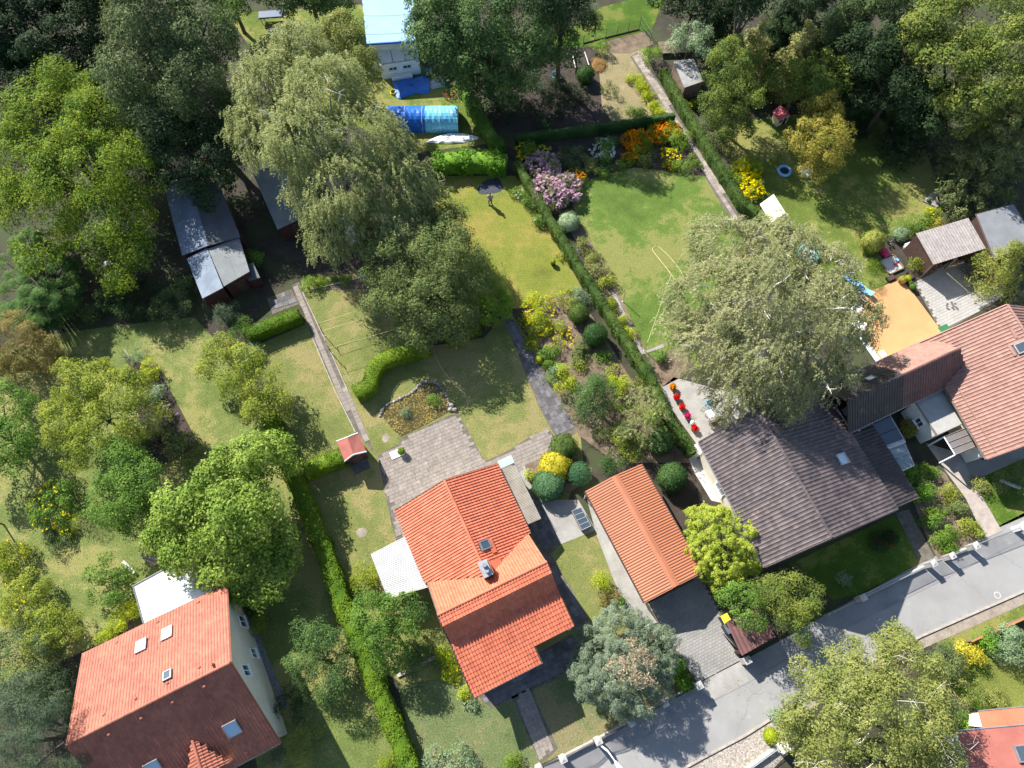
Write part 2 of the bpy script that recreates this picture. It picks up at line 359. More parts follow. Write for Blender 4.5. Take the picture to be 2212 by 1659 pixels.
# ---- paving: each slab is a piece of its own
def slab_mesh(name, m, w, l, h=.05):
    b = MB(); e = .008
    lo = [(-w/2, -l/2), (w/2, -l/2), (w/2, l/2), (-w/2, l/2)]; hi = [(x - math.copysign(e, x), y - math.copysign(e, y)) for x, y in lo]
    V = [(x, y, -h) for x, y in lo] + [(x, y, -.008) for x, y in lo] + [(x, y, 0) for x, y in hi]
    b.add(V, [(8, 9, 10, 11)] + [(i, (i + 1) % 4, 4 + (i + 1) % 4, 4 + i) for i in range(4)] + [(4 + i, 4 + (i + 1) % 4, 8 + (i + 1) % 4, 8 + i) for i in range(4)])
    V = np.concatenate(b.v); me = bpy.data.meshes.new(name); me.from_pydata(V.tolist(), [], b.f); me.update(); me.materials.append(m); return me
def pave(name, poly, ang, w, l, m, z=.05, joint=.012, bond=.5, limit=300, piece='slab', under=m_joint, margin=.1, mixed=True):
    """paved area: bedding sheet with slabs laid in rows at angle ang (degrees)"""
    base = sheet(name, poly, z - .028, under)
    P = [G(x, y)[:2] for x, y in poly]; a = math.radians(ang); U = np.array([math.cos(a), math.sin(a)]); V = np.array([-U[1], U[0]])
    uv = np.array([(p @ U, p @ V) for p in map(np.array, P)]); lo = uv.min(0); hi = uv.max(0)
    quad = uv.tolist(); sizes = [1.0, 1.5, .75] if mixed else [1.0]
    groups = {s: [] for s in sizes}
    y = lo[1] + l / 2; r = 0; R = np.random.default_rng(int(abs(lo[0] * 13)) + 5)
    while y < hi[1]:
        x = lo[0] - (r % 2) * w * bond - R.random() * w * (.4 if mixed else 0)
        while x < hi[0]:
            s = sizes[R.integers(len(sizes))] if mixed else 1.0; ww = w * s; cx = x + ww / 2
            pts = [(cx - ww / 2 + margin, y - l / 2 + margin * .7), (cx + ww / 2 - margin, y - l / 2 + margin * .7), (cx + ww / 2 - margin, y + l / 2 - margin * .7), (cx - ww / 2 + margin, y + l / 2 - margin * .7)]
            if all(inpoly(q, quad) for q in pts):
                c = cx * U + y * V; t = R.normal(0, .006, 2)
                u3 = unit([U[0], U[1], t[0]]); v3 = unit([V[0], V[1], t[1]]); v3 = unit(v3 - u3 * (u3 @ v3)); n3 = np.cross(u3, v3)
                groups[s].append(frame([c[0], c[1], z + R.normal(0, .003)], u3, v3, n3))
            x += ww
        y += l; r += 1
    tot = sum(len(g) for g in groups.values())
    for s, g in groups.items():
        lim = limit if tot <= limit else int(limit * len(g) / tot)
        copies(piece, slab_mesh(piece, m, w * s - joint, l - joint), g, base, lim, piece + '_field')
    return base
pathL = T(1, 1, (345, 795), (405, 775), (430, 850), (560, 1130), (660, 1340), (792, 1643)) + T(1, 2, (730, 0), (1010, 655), (850, 480), (640, 0)) + T(1, 1, (690, 1630), (510, 1220), (430, 985), (395, 950))
pave('garden_path', pathL, 116, .5, .47, m_slab, z=.05, margin=.06)
pave('patio', [(815, 984), (864, 957), (866, 946), (970, 897), (990, 893), (1048, 997), (1100, 972), (1150, 940), (1185, 925), (1210, 960), (1140, 1010), (1110, 1040), (1040, 1075), (900, 1240), (866, 1200), (845, 1130)], 24, .5, .32, m_slab, z=.045, margin=.05)
pave('garden_path', [(1088, 690), (1112, 690), (1150, 760), (1192, 830), (1228, 890), (1250, 930), (1212, 958), (1187, 922), (1165, 880), (1122, 775)], 118, .55, .36, m_slabd, z=.05, margin=.05)
pave('front_walk', T(2, 3, (110, 1060), (265, 1000), (490, 1490), (350, 1610)), 113, .45, .32, m_slab, z=.05, margin=.05)
pave('front_terrace', [(1028, 1500), (1060, 1470), (1235, 1370), (1262, 1400), (1235, 1455), (1150, 1490), (1102, 1512), (1060, 1530)], 24, .5, .4, m_slabd, z=.05, margin=.05)
pave('side_path', [(1150, 1062), (1166, 1060), (1186, 1110), (1212, 1172), (1190, 1196), (1275, 1345), (1245, 1365), (1180, 1215), (1140, 1140)], 118, .6, .42, m_slabd, z=.05, margin=.05)
sheet('yard', T(2, 2, (150, 740), (350, 655), (330, 900), (420, 1010), (650, 1010), (790, 1250), (510, 1362), (340, 1000), (240, 900)), .03, m_conc)
sheet('concrete_strip', [(1268, 1080), (1284, 1080), (1400, 1318), (1420, 1345), (1395, 1352), (1348, 1310), (1290, 1160)], .032, m_conc)
pave('driveway', [(1399, 1303), (1512, 1240), (1560, 1330), (1603, 1424), (1502, 1478), (1430, 1360)], 25, .30, .22, m_block, z=.05, mixed=False, margin=.02, limit=280, piece='paving_block')
sheet('driveway_apron', [(1503, 1479), (1603, 1427), (1618, 1471), (1539, 1512)], .03, m_conc)
pathR = T(2, 0, (1060, 450), (1140, 400), (1290, 640), (1425, 895), (1550, 1085), (1700, 1340), (1860, 1600)) + T(2, 1, (1965, 330), (1930, 370)) + T(2, 0, (1790, 1640), (1640, 1380), (1520, 1140), (1330, 890), (1180, 640))
pave('garden_path', pathR, 113, .5, .42, mat('slab_stone_sandy', (.34, .295, .25), (.25, .21, .18), 1.5, .9, var=.2, fine=18, finec=.3), z=.05, margin=.05)
sheet('hedge_path', T(2, 1, (440, 410), (560, 600), (690, 780), (900, 1090), (1200, 1640), (1240, 1640), (930, 1080), (730, 770), (590, 570), (470, 400)), .04, m_sand)
sheet('lawn_edge_path', T(2, 1, (905, 830), (950, 880), (1165, 1325), (1320, 1262), (1330, 1290), (1150, 1350), (1040, 1130), (930, 920)), .042, m_conc)
sheet('terrace', [(1424, 842), (1455, 815), (1620, 860), (1620, 960), (1505, 960), (1462, 900)], .03, m_conc)
sheet('side_walk', T(2, 2, (1500, 640), (1570, 570), (1625, 560), (1875, 1055), (1700, 1015), (1570, 800)), .035, m_concl)
pave('entry_walk', T(3, 2, (1195, 1115), (1300, 1085), (1505, 1465), (1390, 1515)), 117, 1.0, 1.05, mat('grey_slab', (.34, .345, .34), (.26, .26, .255), 1.5, .85, var=.12, fine=22), z=.05, mixed=False, bond=0, margin=.2)
sheet('drive', T(3, 2, (1430, 560), (1690, 640), (1880, 985), (2035, 1255), (1900, 1315), (1750, 1000), (1560, 740)), .034, mat('tan_paving', (.40, .345, .30), (.30, .255, .225), 1.2, .9, var=0, fine=14, finec=.25))
sheet('drive', T(3, 2, (1690, 640), (1900, 700), (2400, 480), (2400, 600), (1790, 868)), .03, m_block)
pave('courtyard', T(3, 1, (1330, 760), (1480, 690), (1600, 620), (1960, 500), (2060, 890), (1610, 1150), (1560, 1180)), 26, .42, .28, mat('courtyard_block', (.36, .347, .325), (.31, .297, .28), .8, .85, var=.05, fine=22, finec=.15), z=.05, mixed=False, margin=.04, limit=300, piece='paving_block')
b = MB()
for x, y, L in [(1606, 950, 1), (1637, 938, 1), (1600, 965, 1), (1666, 948, 1), (1603, 985, 1), (1617, 993, 1), (1650, 960, 2), (1650, 985, 2), (1680, 985, 2)]:
    p = G(*T1(3, 1, x, y)); u = np.array([math.cos(.45), math.sin(.45), 0]); v = np.array([-u[1], u[0], 0])
    b.box(p + Zu * .056, .11, .10 * L, .006, u, v)
pb = b.build('dark_paving_inlay', mat('dark_block', (.12, .115, .11), (.09, .085, .08))); struct(pb)
sheet('deck_terrace', T(3, 1, (1245, 748), (1570, 1185), (1400, 1275), (1075, 1415), (925, 1205), (890, 900), (970, 860)), .10, m_terr)
sheet('deck_border', T(3, 1, (905, 1150), (935, 1195), (1080, 1400), (1050, 1425), (900, 1215)), .115, mat('pale_blue_metal', (.62, .68, .76), (.5, .56, .64), 1, .5))
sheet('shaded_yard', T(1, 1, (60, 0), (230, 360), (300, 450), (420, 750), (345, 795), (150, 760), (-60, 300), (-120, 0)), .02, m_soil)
pave('shed_forecourt', T(1, 1, (150, 905), (345, 830), (400, 950), (195, 1030)), 20, .5, .5, m_slabd, z=.045, margin=.05)
sheet('gravel_strip', T(0, 3, (1900, 340), (1940, 330), (2230, 1040), (2280, 1180), (2215, 1150)), .03, m_grav)
sheet('bare_patch', T(1, 2, (1065, 500), (1095, 485), (1120, 515), (1110, 545), (1080, 560), (1060, 535)), .016, m_sand)
sheet('bare_patch', T(1, 2, (850, 1265), (875, 1235), (920, 1228), (940, 1260), (925, 1300), (880, 1310)), .016, m_sand)
# ================================================================== BUILDINGS
def tilemat(name, c1, c2, var=.16, rough=.65, stain=None): return mat(name, c1, c2, .8, rough, var=var, fine=16, finec=.18, bmp=.25, stain=stain)
m_tile = tilemat('tile_orange_red', (.57, .16, .085), (.49, .13, .068), stain=((.40, .145, .095), 1.4, .58))
m_tileL = tilemat('tile_clay_weathered', (.37, .128, .078), (.29, .094, .06), stain=((.25, .115, .08), 1.2, .64))
m_tileD = tilemat('tile_dark_concrete', (.118, .092, .09), (.072, .058, .062), .3, .5, stain=((.19, .135, .10), 1.0, .62))
m_tileB = tilemat('tile_black_ribbed', (.055, .046, .045), (.034, .03, .032), .2, .5, stain=((.17, .12, .075), .7, .6))
m_tileP = tilemat('tile_pink_clay', (.315, .175, .138), (.262, .142, .112), .13)
m_tileM = tilemat('tile_brown_glazed', (.15, .072, .066), (.10, .05, .05), .2, .45)
m_under = mat('roof_boarding', (.14, .10, .075), (.09, .065, .05), 3, .85)
m_wallw = mat('render_white', (.78, .76, .70), (.68, .66, .60), 1.0, .9, fine=30, finec=.06, bmp=.15)
m_wallc = mat('render_cream', (.72, .66, .52), (.64, .58, .46), 1.0, .9, fine=30, finec=.06, bmp=.15)
m_white = mat('white_paint', (.82, .82, .80), (.74, .74, .73), 2, .5, fine=30, finec=.05, bmp=.08)
m_grey = mat('grey_metal', (.42, .44, .46), (.33, .35, .37), 2, .4, metal=.5, fine=20, finec=.12)
m_zinc = mat('zinc_gutter', (.36, .37, .39), (.27, .28, .30), 3, .45, metal=.6)
m_wood = mat('weathered_wood', (.22, .16, .115), (.13, .09, .065), 3, .85, fine=14, finec=.3)
m_woodd = mat('dark_wood', (.085, .045, .035), (.05, .03, .025), 3, .8, fine=14, finec=.3)
m_redw = mat('falu_red_wood', (.075, .022, .02), (.05, .016, .015), 3, .8, fine=14, finec=.2)
m_copper = mat('verdigris_sheet', (.38, .50, .44), (.28, .38, .34), 3, .6)
m_glass = glass('window_glass'); m_glassl = glass('skylight_glass', (.30, .42, .52), .05); m_blind = mat('white_blind', (.82, .83, .82), (.76, .77, .76), 2, .6, bmp=0)
m_brick = mat('chimney_brick', (.42, .15, .085), (.30, .10, .06), 4, .85)

def tile_mesh(name, m, w, l, roll=.06, lift=.035):
    xs = [-w/2, -w*.28, 0, w*.18, w*.34, w*.5]; zs = [.012, 0, 0, roll*.85, roll, roll*.25]
    V = []; F = []; n = len(xs)
    for y, zz in ((-l*.5, lift), (l*.58, 0.0)):
        V += [(x, y, z + zz) for x, z in zip(xs, zs)]
    V += [(x, -l*.5, z + lift - .03) for x, z in zip(xs, zs)]
    for i in range(n - 1):
        F.append((i, i + 1, n + i + 1, n + i)); F.append((2*n + i, 2*n + i + 1, i + 1, i))
    me = bpy.data.meshes.new(name); me.from_pydata(V, [], F); me.update(); me.materials.append(m); return me
def flat_tile_mesh(name, m, w, l, lift=.03):
    V = [(-w/2, -l/2, lift), (w/2, -l/2, lift), (w/2, l*.58, 0), (-w/2, l*.58, 0), (-w/2, -l/2, lift-.028), (w/2, -l/2, lift-.028), (-w/2, l*.58, -.02), (w/2, l*.58, -.02)]
    me = bpy.data.meshes.new(name); me.from_pydata(V, [], [(0, 1, 2, 3), (4, 5, 1, 0), (6, 4, 0, 3), (5, 7, 2, 1)]); me.update(); me.materials.append(m); return me
def tiles_on(poly, eave, w, l, up=.02, skip=()):
    """positions of tiles covering a roof polygon; eave = direction along the eave; skip = holes as (point, half u, half v)"""
    poly = [np.asarray(p, float) for p in poly]; n = np.zeros(3)
    for i in range(1, len(poly) - 1): n += np.cross(poly[i] - poly[0], poly[i + 1] - poly[0])
    n = unit(n); n = -n if n[2] < 0 else n
    u = unit(eave - n * (n @ eave)); v = np.cross(n, u)
    if v[2] < 0: u = -u; v = -v
    o = poly[0]; uv = np.array([((p - o) @ u, (p - o) @ v) for p in poly]); lo, hi = uv.min(0), uv.max(0); q = uv.tolist()
    nx = max(1, round((hi[0] - lo[0]) / w)); ny = max(1, round((hi[1] - lo[1]) / l)); sw = (hi[0] - lo[0]) / nx; sl = (hi[1] - lo[1]) / ny
    hs = [((np.asarray(p) - o) @ u, (np.asarray(p) - o) @ v, a, b) for p, a, b in skip]
    out = []; R = np.random.default_rng(3)
    for j in range(ny):
        for i in range(nx):
            x = lo[0] + (i + .5) * sw; y = lo[1] + (j + .5) * sl
            if not inpoly((x, y), q): continue
            if any(abs(x - a) < c and abs(y - b) < d for a, b, c, d in hs): continue
            t = R.normal(0, .006)
            u2 = unit(u + n * t); out.append(frame(o + x * u + y * v + n * (up + R.normal(0, .002)), u2 * (sw / w), v * (sl / l), np.cross(u2, v)))
    return out
def ridge_caps(parent, a, b, m, r=.12, step=.38, limit=80):
    a = np.asarray(a, float); b = np.asarray(b, float); d = unit(b - a); s = unit(np.cross(d, Zu)); w = np.cross(s, d); n = max(1, int(np.linalg.norm(b - a) / step)); st = np.linalg.norm(b - a) / n
    V = []; F = []
    for x, rr in ((-st * .5, r), (st * .56, r * .86)):
        for k in range(6):
            t = math.pi * k / 5; V.append((x, rr * math.cos(t), rr * math.sin(t) * .8 - .02))
    F = [(k, k + 1, 7 + k, 6 + k) for k in range(5)] + [(5, 4, 3, 2, 1, 0)]
    me = bpy.data.meshes.new('ridge_tile'); me.from_pydata(V, [], F); me.update(); me.materials.append(m)
    copies('ridge_tile', me, [frame(a + d * st * (i + .5) + w * .03, d, s * -1 if np.cross(d, s) @ w > 0 else s, w) for i in range(n)], parent, limit)
def corr_mesh(name, m, p0, p1, p2, p3, pitch, amp, parent, square=False):
    """one corrugated sheet; waves repeat along p0-p1 and run p0-p3"""
    p0, p1, p2, p3 = [np.asarray(p, float) for p in (p0, p1, p2, p3)]
    n = unit(np.cross(p1 - p0, p3 - p0)); n = -n if n[2] < 0 else n
    k = max(2, int(np.linalg.norm(p1 - p0) / pitch)) * 4; V = []; F = []
    for i in range(k + 1):
        t = i / k; h = amp * (math.sin(2 * math.pi * i / 4) if not square else (1 if (i % 4) in (1, 2) else -1))
        V += [p0 + (p1 - p0) * t + n * h, p3 + (p2 - p3) * t + n * h]
    for i in range(k): F.append((2*i, 2*i + 2, 2*i + 3, 2*i + 1))
    b = MB().add(V, F); return b.build(name, m, parent, smooth=not square)
def sheets(name, m, p0, p1, p2, p3, nu, nv, pitch, amp, parent, square=False, lift=.012):
    """roof covered with nu x nv overlapping corrugated sheets"""
    p0, p1, p2, p3 = [np.asarray(p, float) for p in (p0, p1, p2, p3)]
    f = lambda s, t: (p0 * (1 - s) + p1 * s) * (1 - t) + (p3 * (1 - s) + p2 * s) * t
    for i in range(nu):
        for j in range(nv):
            e = np.array([0, 0, lift * ((i + j) % 2 + j)])
            corr_mesh(name, m, f(i/nu, j/nv) + e, f((i+1)/nu + .004, j/nv) + e, f((i+1)/nu + .004, min((j+1)/nv + .02, 1)) + e, f(i/nu, min((j+1)/nv + .02, 1)) + e, pitch, amp, parent, square)
def window(parent, c, u, n, w=1.0, h=1.2, fm=None):
    u = unit(u); n = unit(n); c = np.asarray(c, float)
    f = MB(); t = .07; v = Zu if abs(n[2]) < .3 else unit(np.cross(n, u))
    for s in (-1, 1):
        f.box(c + u * s * (w/2 - t/2) + n * .02, t/2, h/2, .045, u, v, n); f.box(c + v * s * (h/2 - t/2) + n * .02, w/2 - t, t/2, .044, u, v, n)
    f.box(c + n * .018, .025, h/2 - t, .035, u, v, n)
    o = f.build('window', fm or m_white, parent)
    MB().box(c + n * .012, w/2 - t, h/2 - t, .012, u, v, n).build('pane', m_glass, o)
    if abs(n[2]) < .3: MB().box(c - v * (h/2 + .03) + n * .08, w/2 + .06, .03, .09, u, v, n).build('sill', fm or m_white, o)
    return o
def skylight(parent, c, u, v, w, h, pane=None, fm=None, up=.1):
    u = unit(u); v = unit(v); n = np.cross(u, v)
    if n[2] < 0: n = -n
    c = np.asarray(c, float) + n * up; f = MB(); t = .09
    for s in (-1, 1):
        f.box(c + u * s * (w/2 - t/2), t/2, h/2, .1, u, v, n); f.box(c + v * s * (h/2 - t/2), w/2 - t, t/2, .098, u, v, n)
    o = f.build('skylight', fm or m_zinc, parent)
    MB().box(c + n * .05, w/2 - t, h/2 - t, .02, u, v, n).build('pane', pane or m_glassl, o)
    return o
def gutter(parent, a, b, m=None, r=.07): return MB().tube([a, b], r, 6).build('gutter', m or m_zinc, parent)
def wallring(parent, plan, z1, m, name='wall', z0=0.0, skip=()):
    """each outer wall as a part"""
    n = len(plan); cen = sum(np.asarray(p[:2]) for p in plan) / n
    for i in range(n):
        if i in skip: continue
        a = np.array(plan[i][:2]); b = np.array(plan[(i + 1) % n][:2]); d = unit(b - a); q = np.array([d[1], -d[0]])
        if (a - cen) @ q < 0: q = -q
        MB().prism([a, b - d * .012, b - q * .24 - d * .012, a - q * .24], z0, z1 + i * .004).build(name, m, parent)
def onplane(poly, x, y):
    a = G(x, y, 0); c = np.array([0, 0, CH]); d = unit(a - c); n = np.cross(poly[1] - poly[0], poly[-1] - poly[0]); return c + d * (((poly[0] - c) @ n) / (d @ n))
def rot2(v, a): c, s = math.cos(a), math.sin(a); return np.array([c*v[0]-s*v[1], s*v[0]+c*v[1], 0])

# ------------------------------------------------------------------ centre house: low rear wing and steep front wing
R0, R1 = G(945, 1329, 6.3), G(1181, 1214, 6.3); Bv = unit(R1 - R0); Sv = np.array([Bv[1], -Bv[0], 0]); WS = np.linalg.norm(R1 - R0)
NW = G(853, 1103, 3.0); NE = G(1073, 1000, 3.0); WN = (NE - NW) @ Bv; NE = NW + Bv * WN
house = thing('house', 'orange-red tiled house with two wings beside the stone patio, in the middle', 'house', (*(((R0 + R1) / 2)[:2]), 0))
tl = tile_mesh('roof_tile', m_tile, .235, .34)
tan48 = math.tan(math.radians(47)); zr = 6.3; zN = 5.15
def at(u, s, z): p = R0 + Bv * u + Sv * s; return np.array([p[0], p[1], z])      # along ridge, south of ridge, height
uN = (NW - R0) @ Bv; sN = (NW - R0) @ Sv; uE = uN + WN; uM = uN + WN / 2
dE = (zr - 3.0) / tan48; dR = (zr - zN) / tan48
Lp = [at(uN, sN, 3.0), at(uN, -dE, 3.0), at(uM, -dR, zN), at(uM, sN, zN)]
Rp = [at(uE, sN, 3.0), at(uE, -dE, 3.0), at(uM, -dR, zN), at(uM, sN, zN)]
Np = [at(0, 0, zr), at(WS, 0, zr), at(WS, -dE, 3.0), at(uE, -dE, 3.0), at(uM, -dR, zN), at(uN, -dE, 3.0), at(0, -dE, 3.0)]
prof = [(0, zr), (.85, zr - .12), (1.95, zr - 1.42), (6.1, zr - 2.4)]
strips = []
for (s0, z0), (s1, z1) in zip(prof[:-1], prof[1:]): strips.append([at(0, s0, z0), at(WS, s0, z0), at(WS, s1, z1), at(0, s1, z1)])
f = .63; sl = (prof[3][1] - prof[2][1]) / (prof[3][0] - prof[2][0]); sC = 4.75; zC = prof[2][1] + sl * (sC - prof[2][0])
strips[2] = [at(0, prof[2][0], prof[2][1]), at(WS, prof[2][0], prof[2][1]), at(WS, sC, zC), at(WS * f, sC, zC), at(WS * f, *prof[3]), at(0, *prof[3])]
und = MB()
for pl in [Lp, Rp, Np] + strips: und.slab(pl, .10)
roof = und.build('roof', m_under, house)
chim = at(uM + .1, -1.5, 0); skyp = onplane(Rp, 1047, 1178)
allm = tiles_on(Lp, Sv, .235, .34) + tiles_on(Rp, Sv, .235, .34, skip=[(skyp, .42, .5)]) + tiles_on(Np, Bv, .235, .34)
for s in strips: allm += tiles_on(s, Bv, .235, .34)
copies('roof_tile', tl, allm, roof, 300)
ridge_caps(roof, at(uM, sN, zN + .03), at(uM, -dR, zN + .03), m_tile); ridge_caps(roof, at(0, 0, zr + .03), at(WS, 0, zr + .03), m_tile)
for a, b_ in ((Lp[0], Lp[1]), (Rp[0], Rp[1]), (at(0, *prof[3]), at(WS*f, *prof[3])), (at(WS*f, sC, zC), at(WS, sC, zC))): gutter(house, a - Zu * .05, b_ - Zu * .05, m_zinc)
for a, b_ in ((R0, at(0, .85, prof[1][1])), (at(0, .85, prof[1][1]), at(0, *prof[2])), (at(0, *prof[2]), at(0, *prof[3])), (R1, at(WS, .85, prof[1][1])), (at(WS, .85, prof[1][1]), at(WS, *prof[2])), (at(WS, *prof[2]), at(WS, sC, zC)), (at(uN, sN, 3), at(uM, sN, zN)), (at(uE, sN, 3), at(uM, sN, zN))): MB().tube([a, b_], .07, 5).build('verge_board', m_woodd, house)
o_ = .35
wallring(house, [at(uN + o_, sN + o_, 0), at(uE - o_, sN + o_, 0), at(uE - o_, 0, 0), at(uN + o_, 0, 0)], 2.9, m_wallw, skip=(2,))
wallring(house, [at(o_, -dE + .2, 0), at(WS - o_, -dE + .2, 0), at(WS - o_, sC - .6, 0), at(WS * f, sC - .6, 0), at(WS*f - .02, 5.3, 0), at(o_, 5.3, 0)], 2.6, m_wallw, skip=(0,))
gb = MB()
for u_ in (o_ + .02, WS - o_ - .25):
    g = [at(u_, -dE + .3, 2.58), at(u_, 0, zr - .2), at(u_, .85, prof[1][1] - .2), at(u_, 2.1, prof[2][1] - .2), at(u_, sC - .7, 2.58)]
    g2 = [p + Bv * .22 for p in g]; n = 5; gb.add(g + g2, [tuple(range(n))[::-1], tuple(range(n, 2*n))] + [(i, (i+1) % n, n + (i+1) % n, n + i) for i in range(n)])
gg = [at(uN + .5, sN + .37, 2.88), at(uM, sN + .37, zN - .2), at(uE - .5, sN + .37, 2.88)]; g2 = [p + Sv * .2 for p in gg]
gb.add(gg + g2, [(2, 1, 0), (3, 4, 5), (0, 1, 4, 3), (1, 2, 5, 4)]); gb.build('gable_wall', m_wallw, house)
for k in (.25, .75): window(house, at(uN + WN * k, sN + o_ - .01, 1.5), Bv, -Sv, 1.3, 1.2)
for k in (.2, .45): window(house, at(WS * k, 5.3 + .01, 1.4), Bv, Sv, 1.2, 1.1)
window(house, at(WS - o_ + .01, 1.8, 1.5), Sv, Bv, 1.2, 1.1); window(house, at(uE - o_ + .01, sN + 3, 1.5), Sv, Bv, 1.2, 1.1)
dr = MB().box(at(WS * .72, sC - .57, 1.0), .48, .03, 1.0, Bv, Sv).build('door', m_woodd, house); MB().box(at(WS * .72 + .36, sC - .52, 1.0), .06, .03, .02, Bv, Sv).build('handle', m_grey, dr)
n_r = unit(np.cross(Sv, unit(Rp[3] - Rp[0]))); vr = unit(Rp[3] - Rp[0]); skylight(roof, skyp, Sv, vr, .75, .85, m_glass)
MB().box(onplane(Rp, 1063, 1180) + Zu * .14, .22, .55, .03, vr, Sv).build('roof_step', m_tile, roof)
ch = MB().box([chim[0], chim[1], 5.4], .42, .52, .9, Bv, Sv).build('chimney', m_brick, house)
MB().box([chim[0] - Bv[0]*.05, chim[1] - Bv[1]*.05, 6.4], .36, .62, .05, Bv, Sv).build('chimney_cap', m_grey, ch)
MB().tube([chim + Zu * 6.4 - Sv * .2, chim + Zu * 6.95 - Sv * .2], .17, 10).tube([chim + Zu * 6.4 + Sv * .25, chim + Zu * 6.75 + Sv * .25], .14, 10).build('flue', m_zinc, ch)
MB().box(at(uM + .95, -1.55, 4.85), .55, .5, .02, unit(Rp[0] - Rp[3]), Sv, n_r).build('flashing', m_tile, roof)
for p in (G(1062, 1495, 2.6), G(1236, 1365, 2.6)):
    MB().box([p[0] - Sv[0]*.3, p[1] - Sv[1]*.3, 1.25], .06, .06, 1.25, Bv, Sv).build('post', m_white, house)
# pale corrugated canopy on the west side, grey lean-to on the east side
can = thing('canopy', 'pale translucent corrugated canopy on the west side of the centre house', 'canopy', G(860, 1230))
c0, c1, c2, c3 = G(801, 1197, 2.35), G(879, 1157, 2.75), G(924, 1268, 2.75), G(838, 1293, 2.35)
m_cor = mat('corrugated_plastic', (.42, .42, .41), (.33, .33, .325), .8, .5, fine=20, finec=.12, stain=((.22, .21, .19), 1.3, .62))
sheets('roof_sheet', m_cor, c0, c3, c2, c1, 4, 2, .13, .018, can)
for k in (.02, .35, .66, .98):
    a = c0 * (1 - k) + c3 * k; b_ = c1 * (1 - k) + c2 * k; MB().tube([a - Zu * .09, b_ - Zu * .09], .05, 4).build('beam', m_wood, can)
    MB().box([a[0], a[1], 1.1], .05, .05, 1.1).build('post', m_wood, can)
gutter(can, c0 - Zu * .06, c3 - Zu * .06, m_zinc, .05)
lt = thing('lean_to', 'grey-brown corrugated lean-to roof on the east side of the centre house', 'lean-to', G(1125, 1065))
l0, l1, l2, l3 = G(1075, 1016, 2.75), G(1110, 1002, 2.35), G(1168, 1120, 2.35), G(1138, 1133, 2.75)
m_corb = mat('corrugated_tan', (.33, .29, .23), (.25, .22, .175), .8, .7, fine=20, finec=.15)
sheets('roof_sheet', m_corb, l1, l2, l3, l0, 4, 1, .11, .018, lt)
gutter(lt, l1 - Zu * .05, l2 - Zu * .05, m_grey, .06)
for k in (.05, .5, .95):
    a = l1 * (1 - k) + l2 * k; MB().box([a[0] - Bv[0]*.1, a[1] - Bv[1]*.1, 1.12], .05, .05, 1.12, Bv, Sv).build('post', m_wood, lt)
cb = MB(); a = G(1085, 1001, 2.5); cb.box(a + Bv * .35 - Zu*.1, .62, .36, .1, Bv, Sv).build('storage_box', m_copper, lt)

# ------------------------------------------------------------------ long garage with orange ribbed roof
cp = thing('garage', 'long low garage with orange ribbed metal gable roof beside the driveway', 'garage', G(1385, 1150))
ze, zg = 2.5, 3.15
A0, A1 = G(1265.5, 1060.6, ze), G(1394, 1301.3, ze); C0 = G(1386, 1004.6, ze); gu = unit(A1 - A0); gv = np.array([gu[1], -gu[0], 0]); gv = -gv if gv @ (C0 - A0) < 0 else gv
Lg = np.linalg.norm(A1 - A0); Wg = (C0 - A0) @ gv
def ag(s, w, z): p = A0 + gu * s + gv * w; return np.array([p[0], p[1], z])
m_rib = mat('orange_ribbed_metal', (.385, .148, .078), (.335, .126, .066), .5, .45, fine=18, finec=.08, bmp=.1, stain=((.42, .13, .06), .9, .68))
for k in range(9):
    s0, s1 = Lg * k / 9, Lg * (k + 1) / 9 + .03; e = .006 * (k % 2)
    corr_mesh('roof_sheet', m_rib, ag(s0, -.05, ze + e), ag(s1, -.05, ze + e), ag(s1, Wg/2, zg + e), ag(s0, Wg/2, zg + e), .19, .022, cp, True)
    corr_mesh('roof_sheet', m_rib, ag(s0, Wg + .05, ze + e), ag(s1, Wg + .05, ze + e), ag(s1, Wg/2, zg + e), ag(s0, Wg/2, zg + e), .19, .022, cp, True)
MB().slab([ag(0, Wg/2 - .3, zg - .02), ag(Lg, Wg/2 - .3, zg - .02), ag(Lg, Wg/2, zg + .05), ag(0, Wg/2, zg + .05)], .02).slab([ag(0, Wg/2 + .3, zg - .02), ag(Lg, Wg/2 + .3, zg - .02), ag(Lg, Wg/2, zg + .05), ag(0, Wg/2, zg + .05)], .02).build('ridge_cap', m_rib, cp)
MB().slab([ag(.05, 0, ze - .06), ag(Lg - .05, 0, ze - .06), ag(Lg - .05, Wg/2, zg - .06), ag(.05, Wg/2, zg - .06)], .06).slab([ag(.05, Wg, ze - .06), ag(Lg - .05, Wg, ze - .06), ag(Lg - .05, Wg/2, zg - .06), ag(.05, Wg/2, zg - .06)], .06).build('roof_deck', m_under, cp)
gutter(cp, ag(0, -.1, ze - .08), ag(Lg, -.1, ze - .08), m_woodd); gutter(cp, ag(0, Wg + .1, ze - .08), ag(Lg, Wg + .1, ze - .08), m_woodd)
wallring(cp, [ag(.4, .35, 0), ag(.4, Wg - .35, 0), ag(Lg - 1.0, Wg - .35, 0), ag(Lg - 1.0, .35, 0)], 2.4, m_wallw)
gd = MB().box(ag(Lg - .97, Wg * .5, 1.05), 1.5, .03, 1.05, gv, gu).build('garage_door', m_woodd, cp); MB().box(ag(Lg - .92, Wg * .5, .9), .12, .03, .03, gv, gu).build('handle', m_grey, gd)
MB().tube([ag(.1, .05, .05), ag(.1, .05, 2.4)], .045, 6).build('downpipe', m_white, cp)

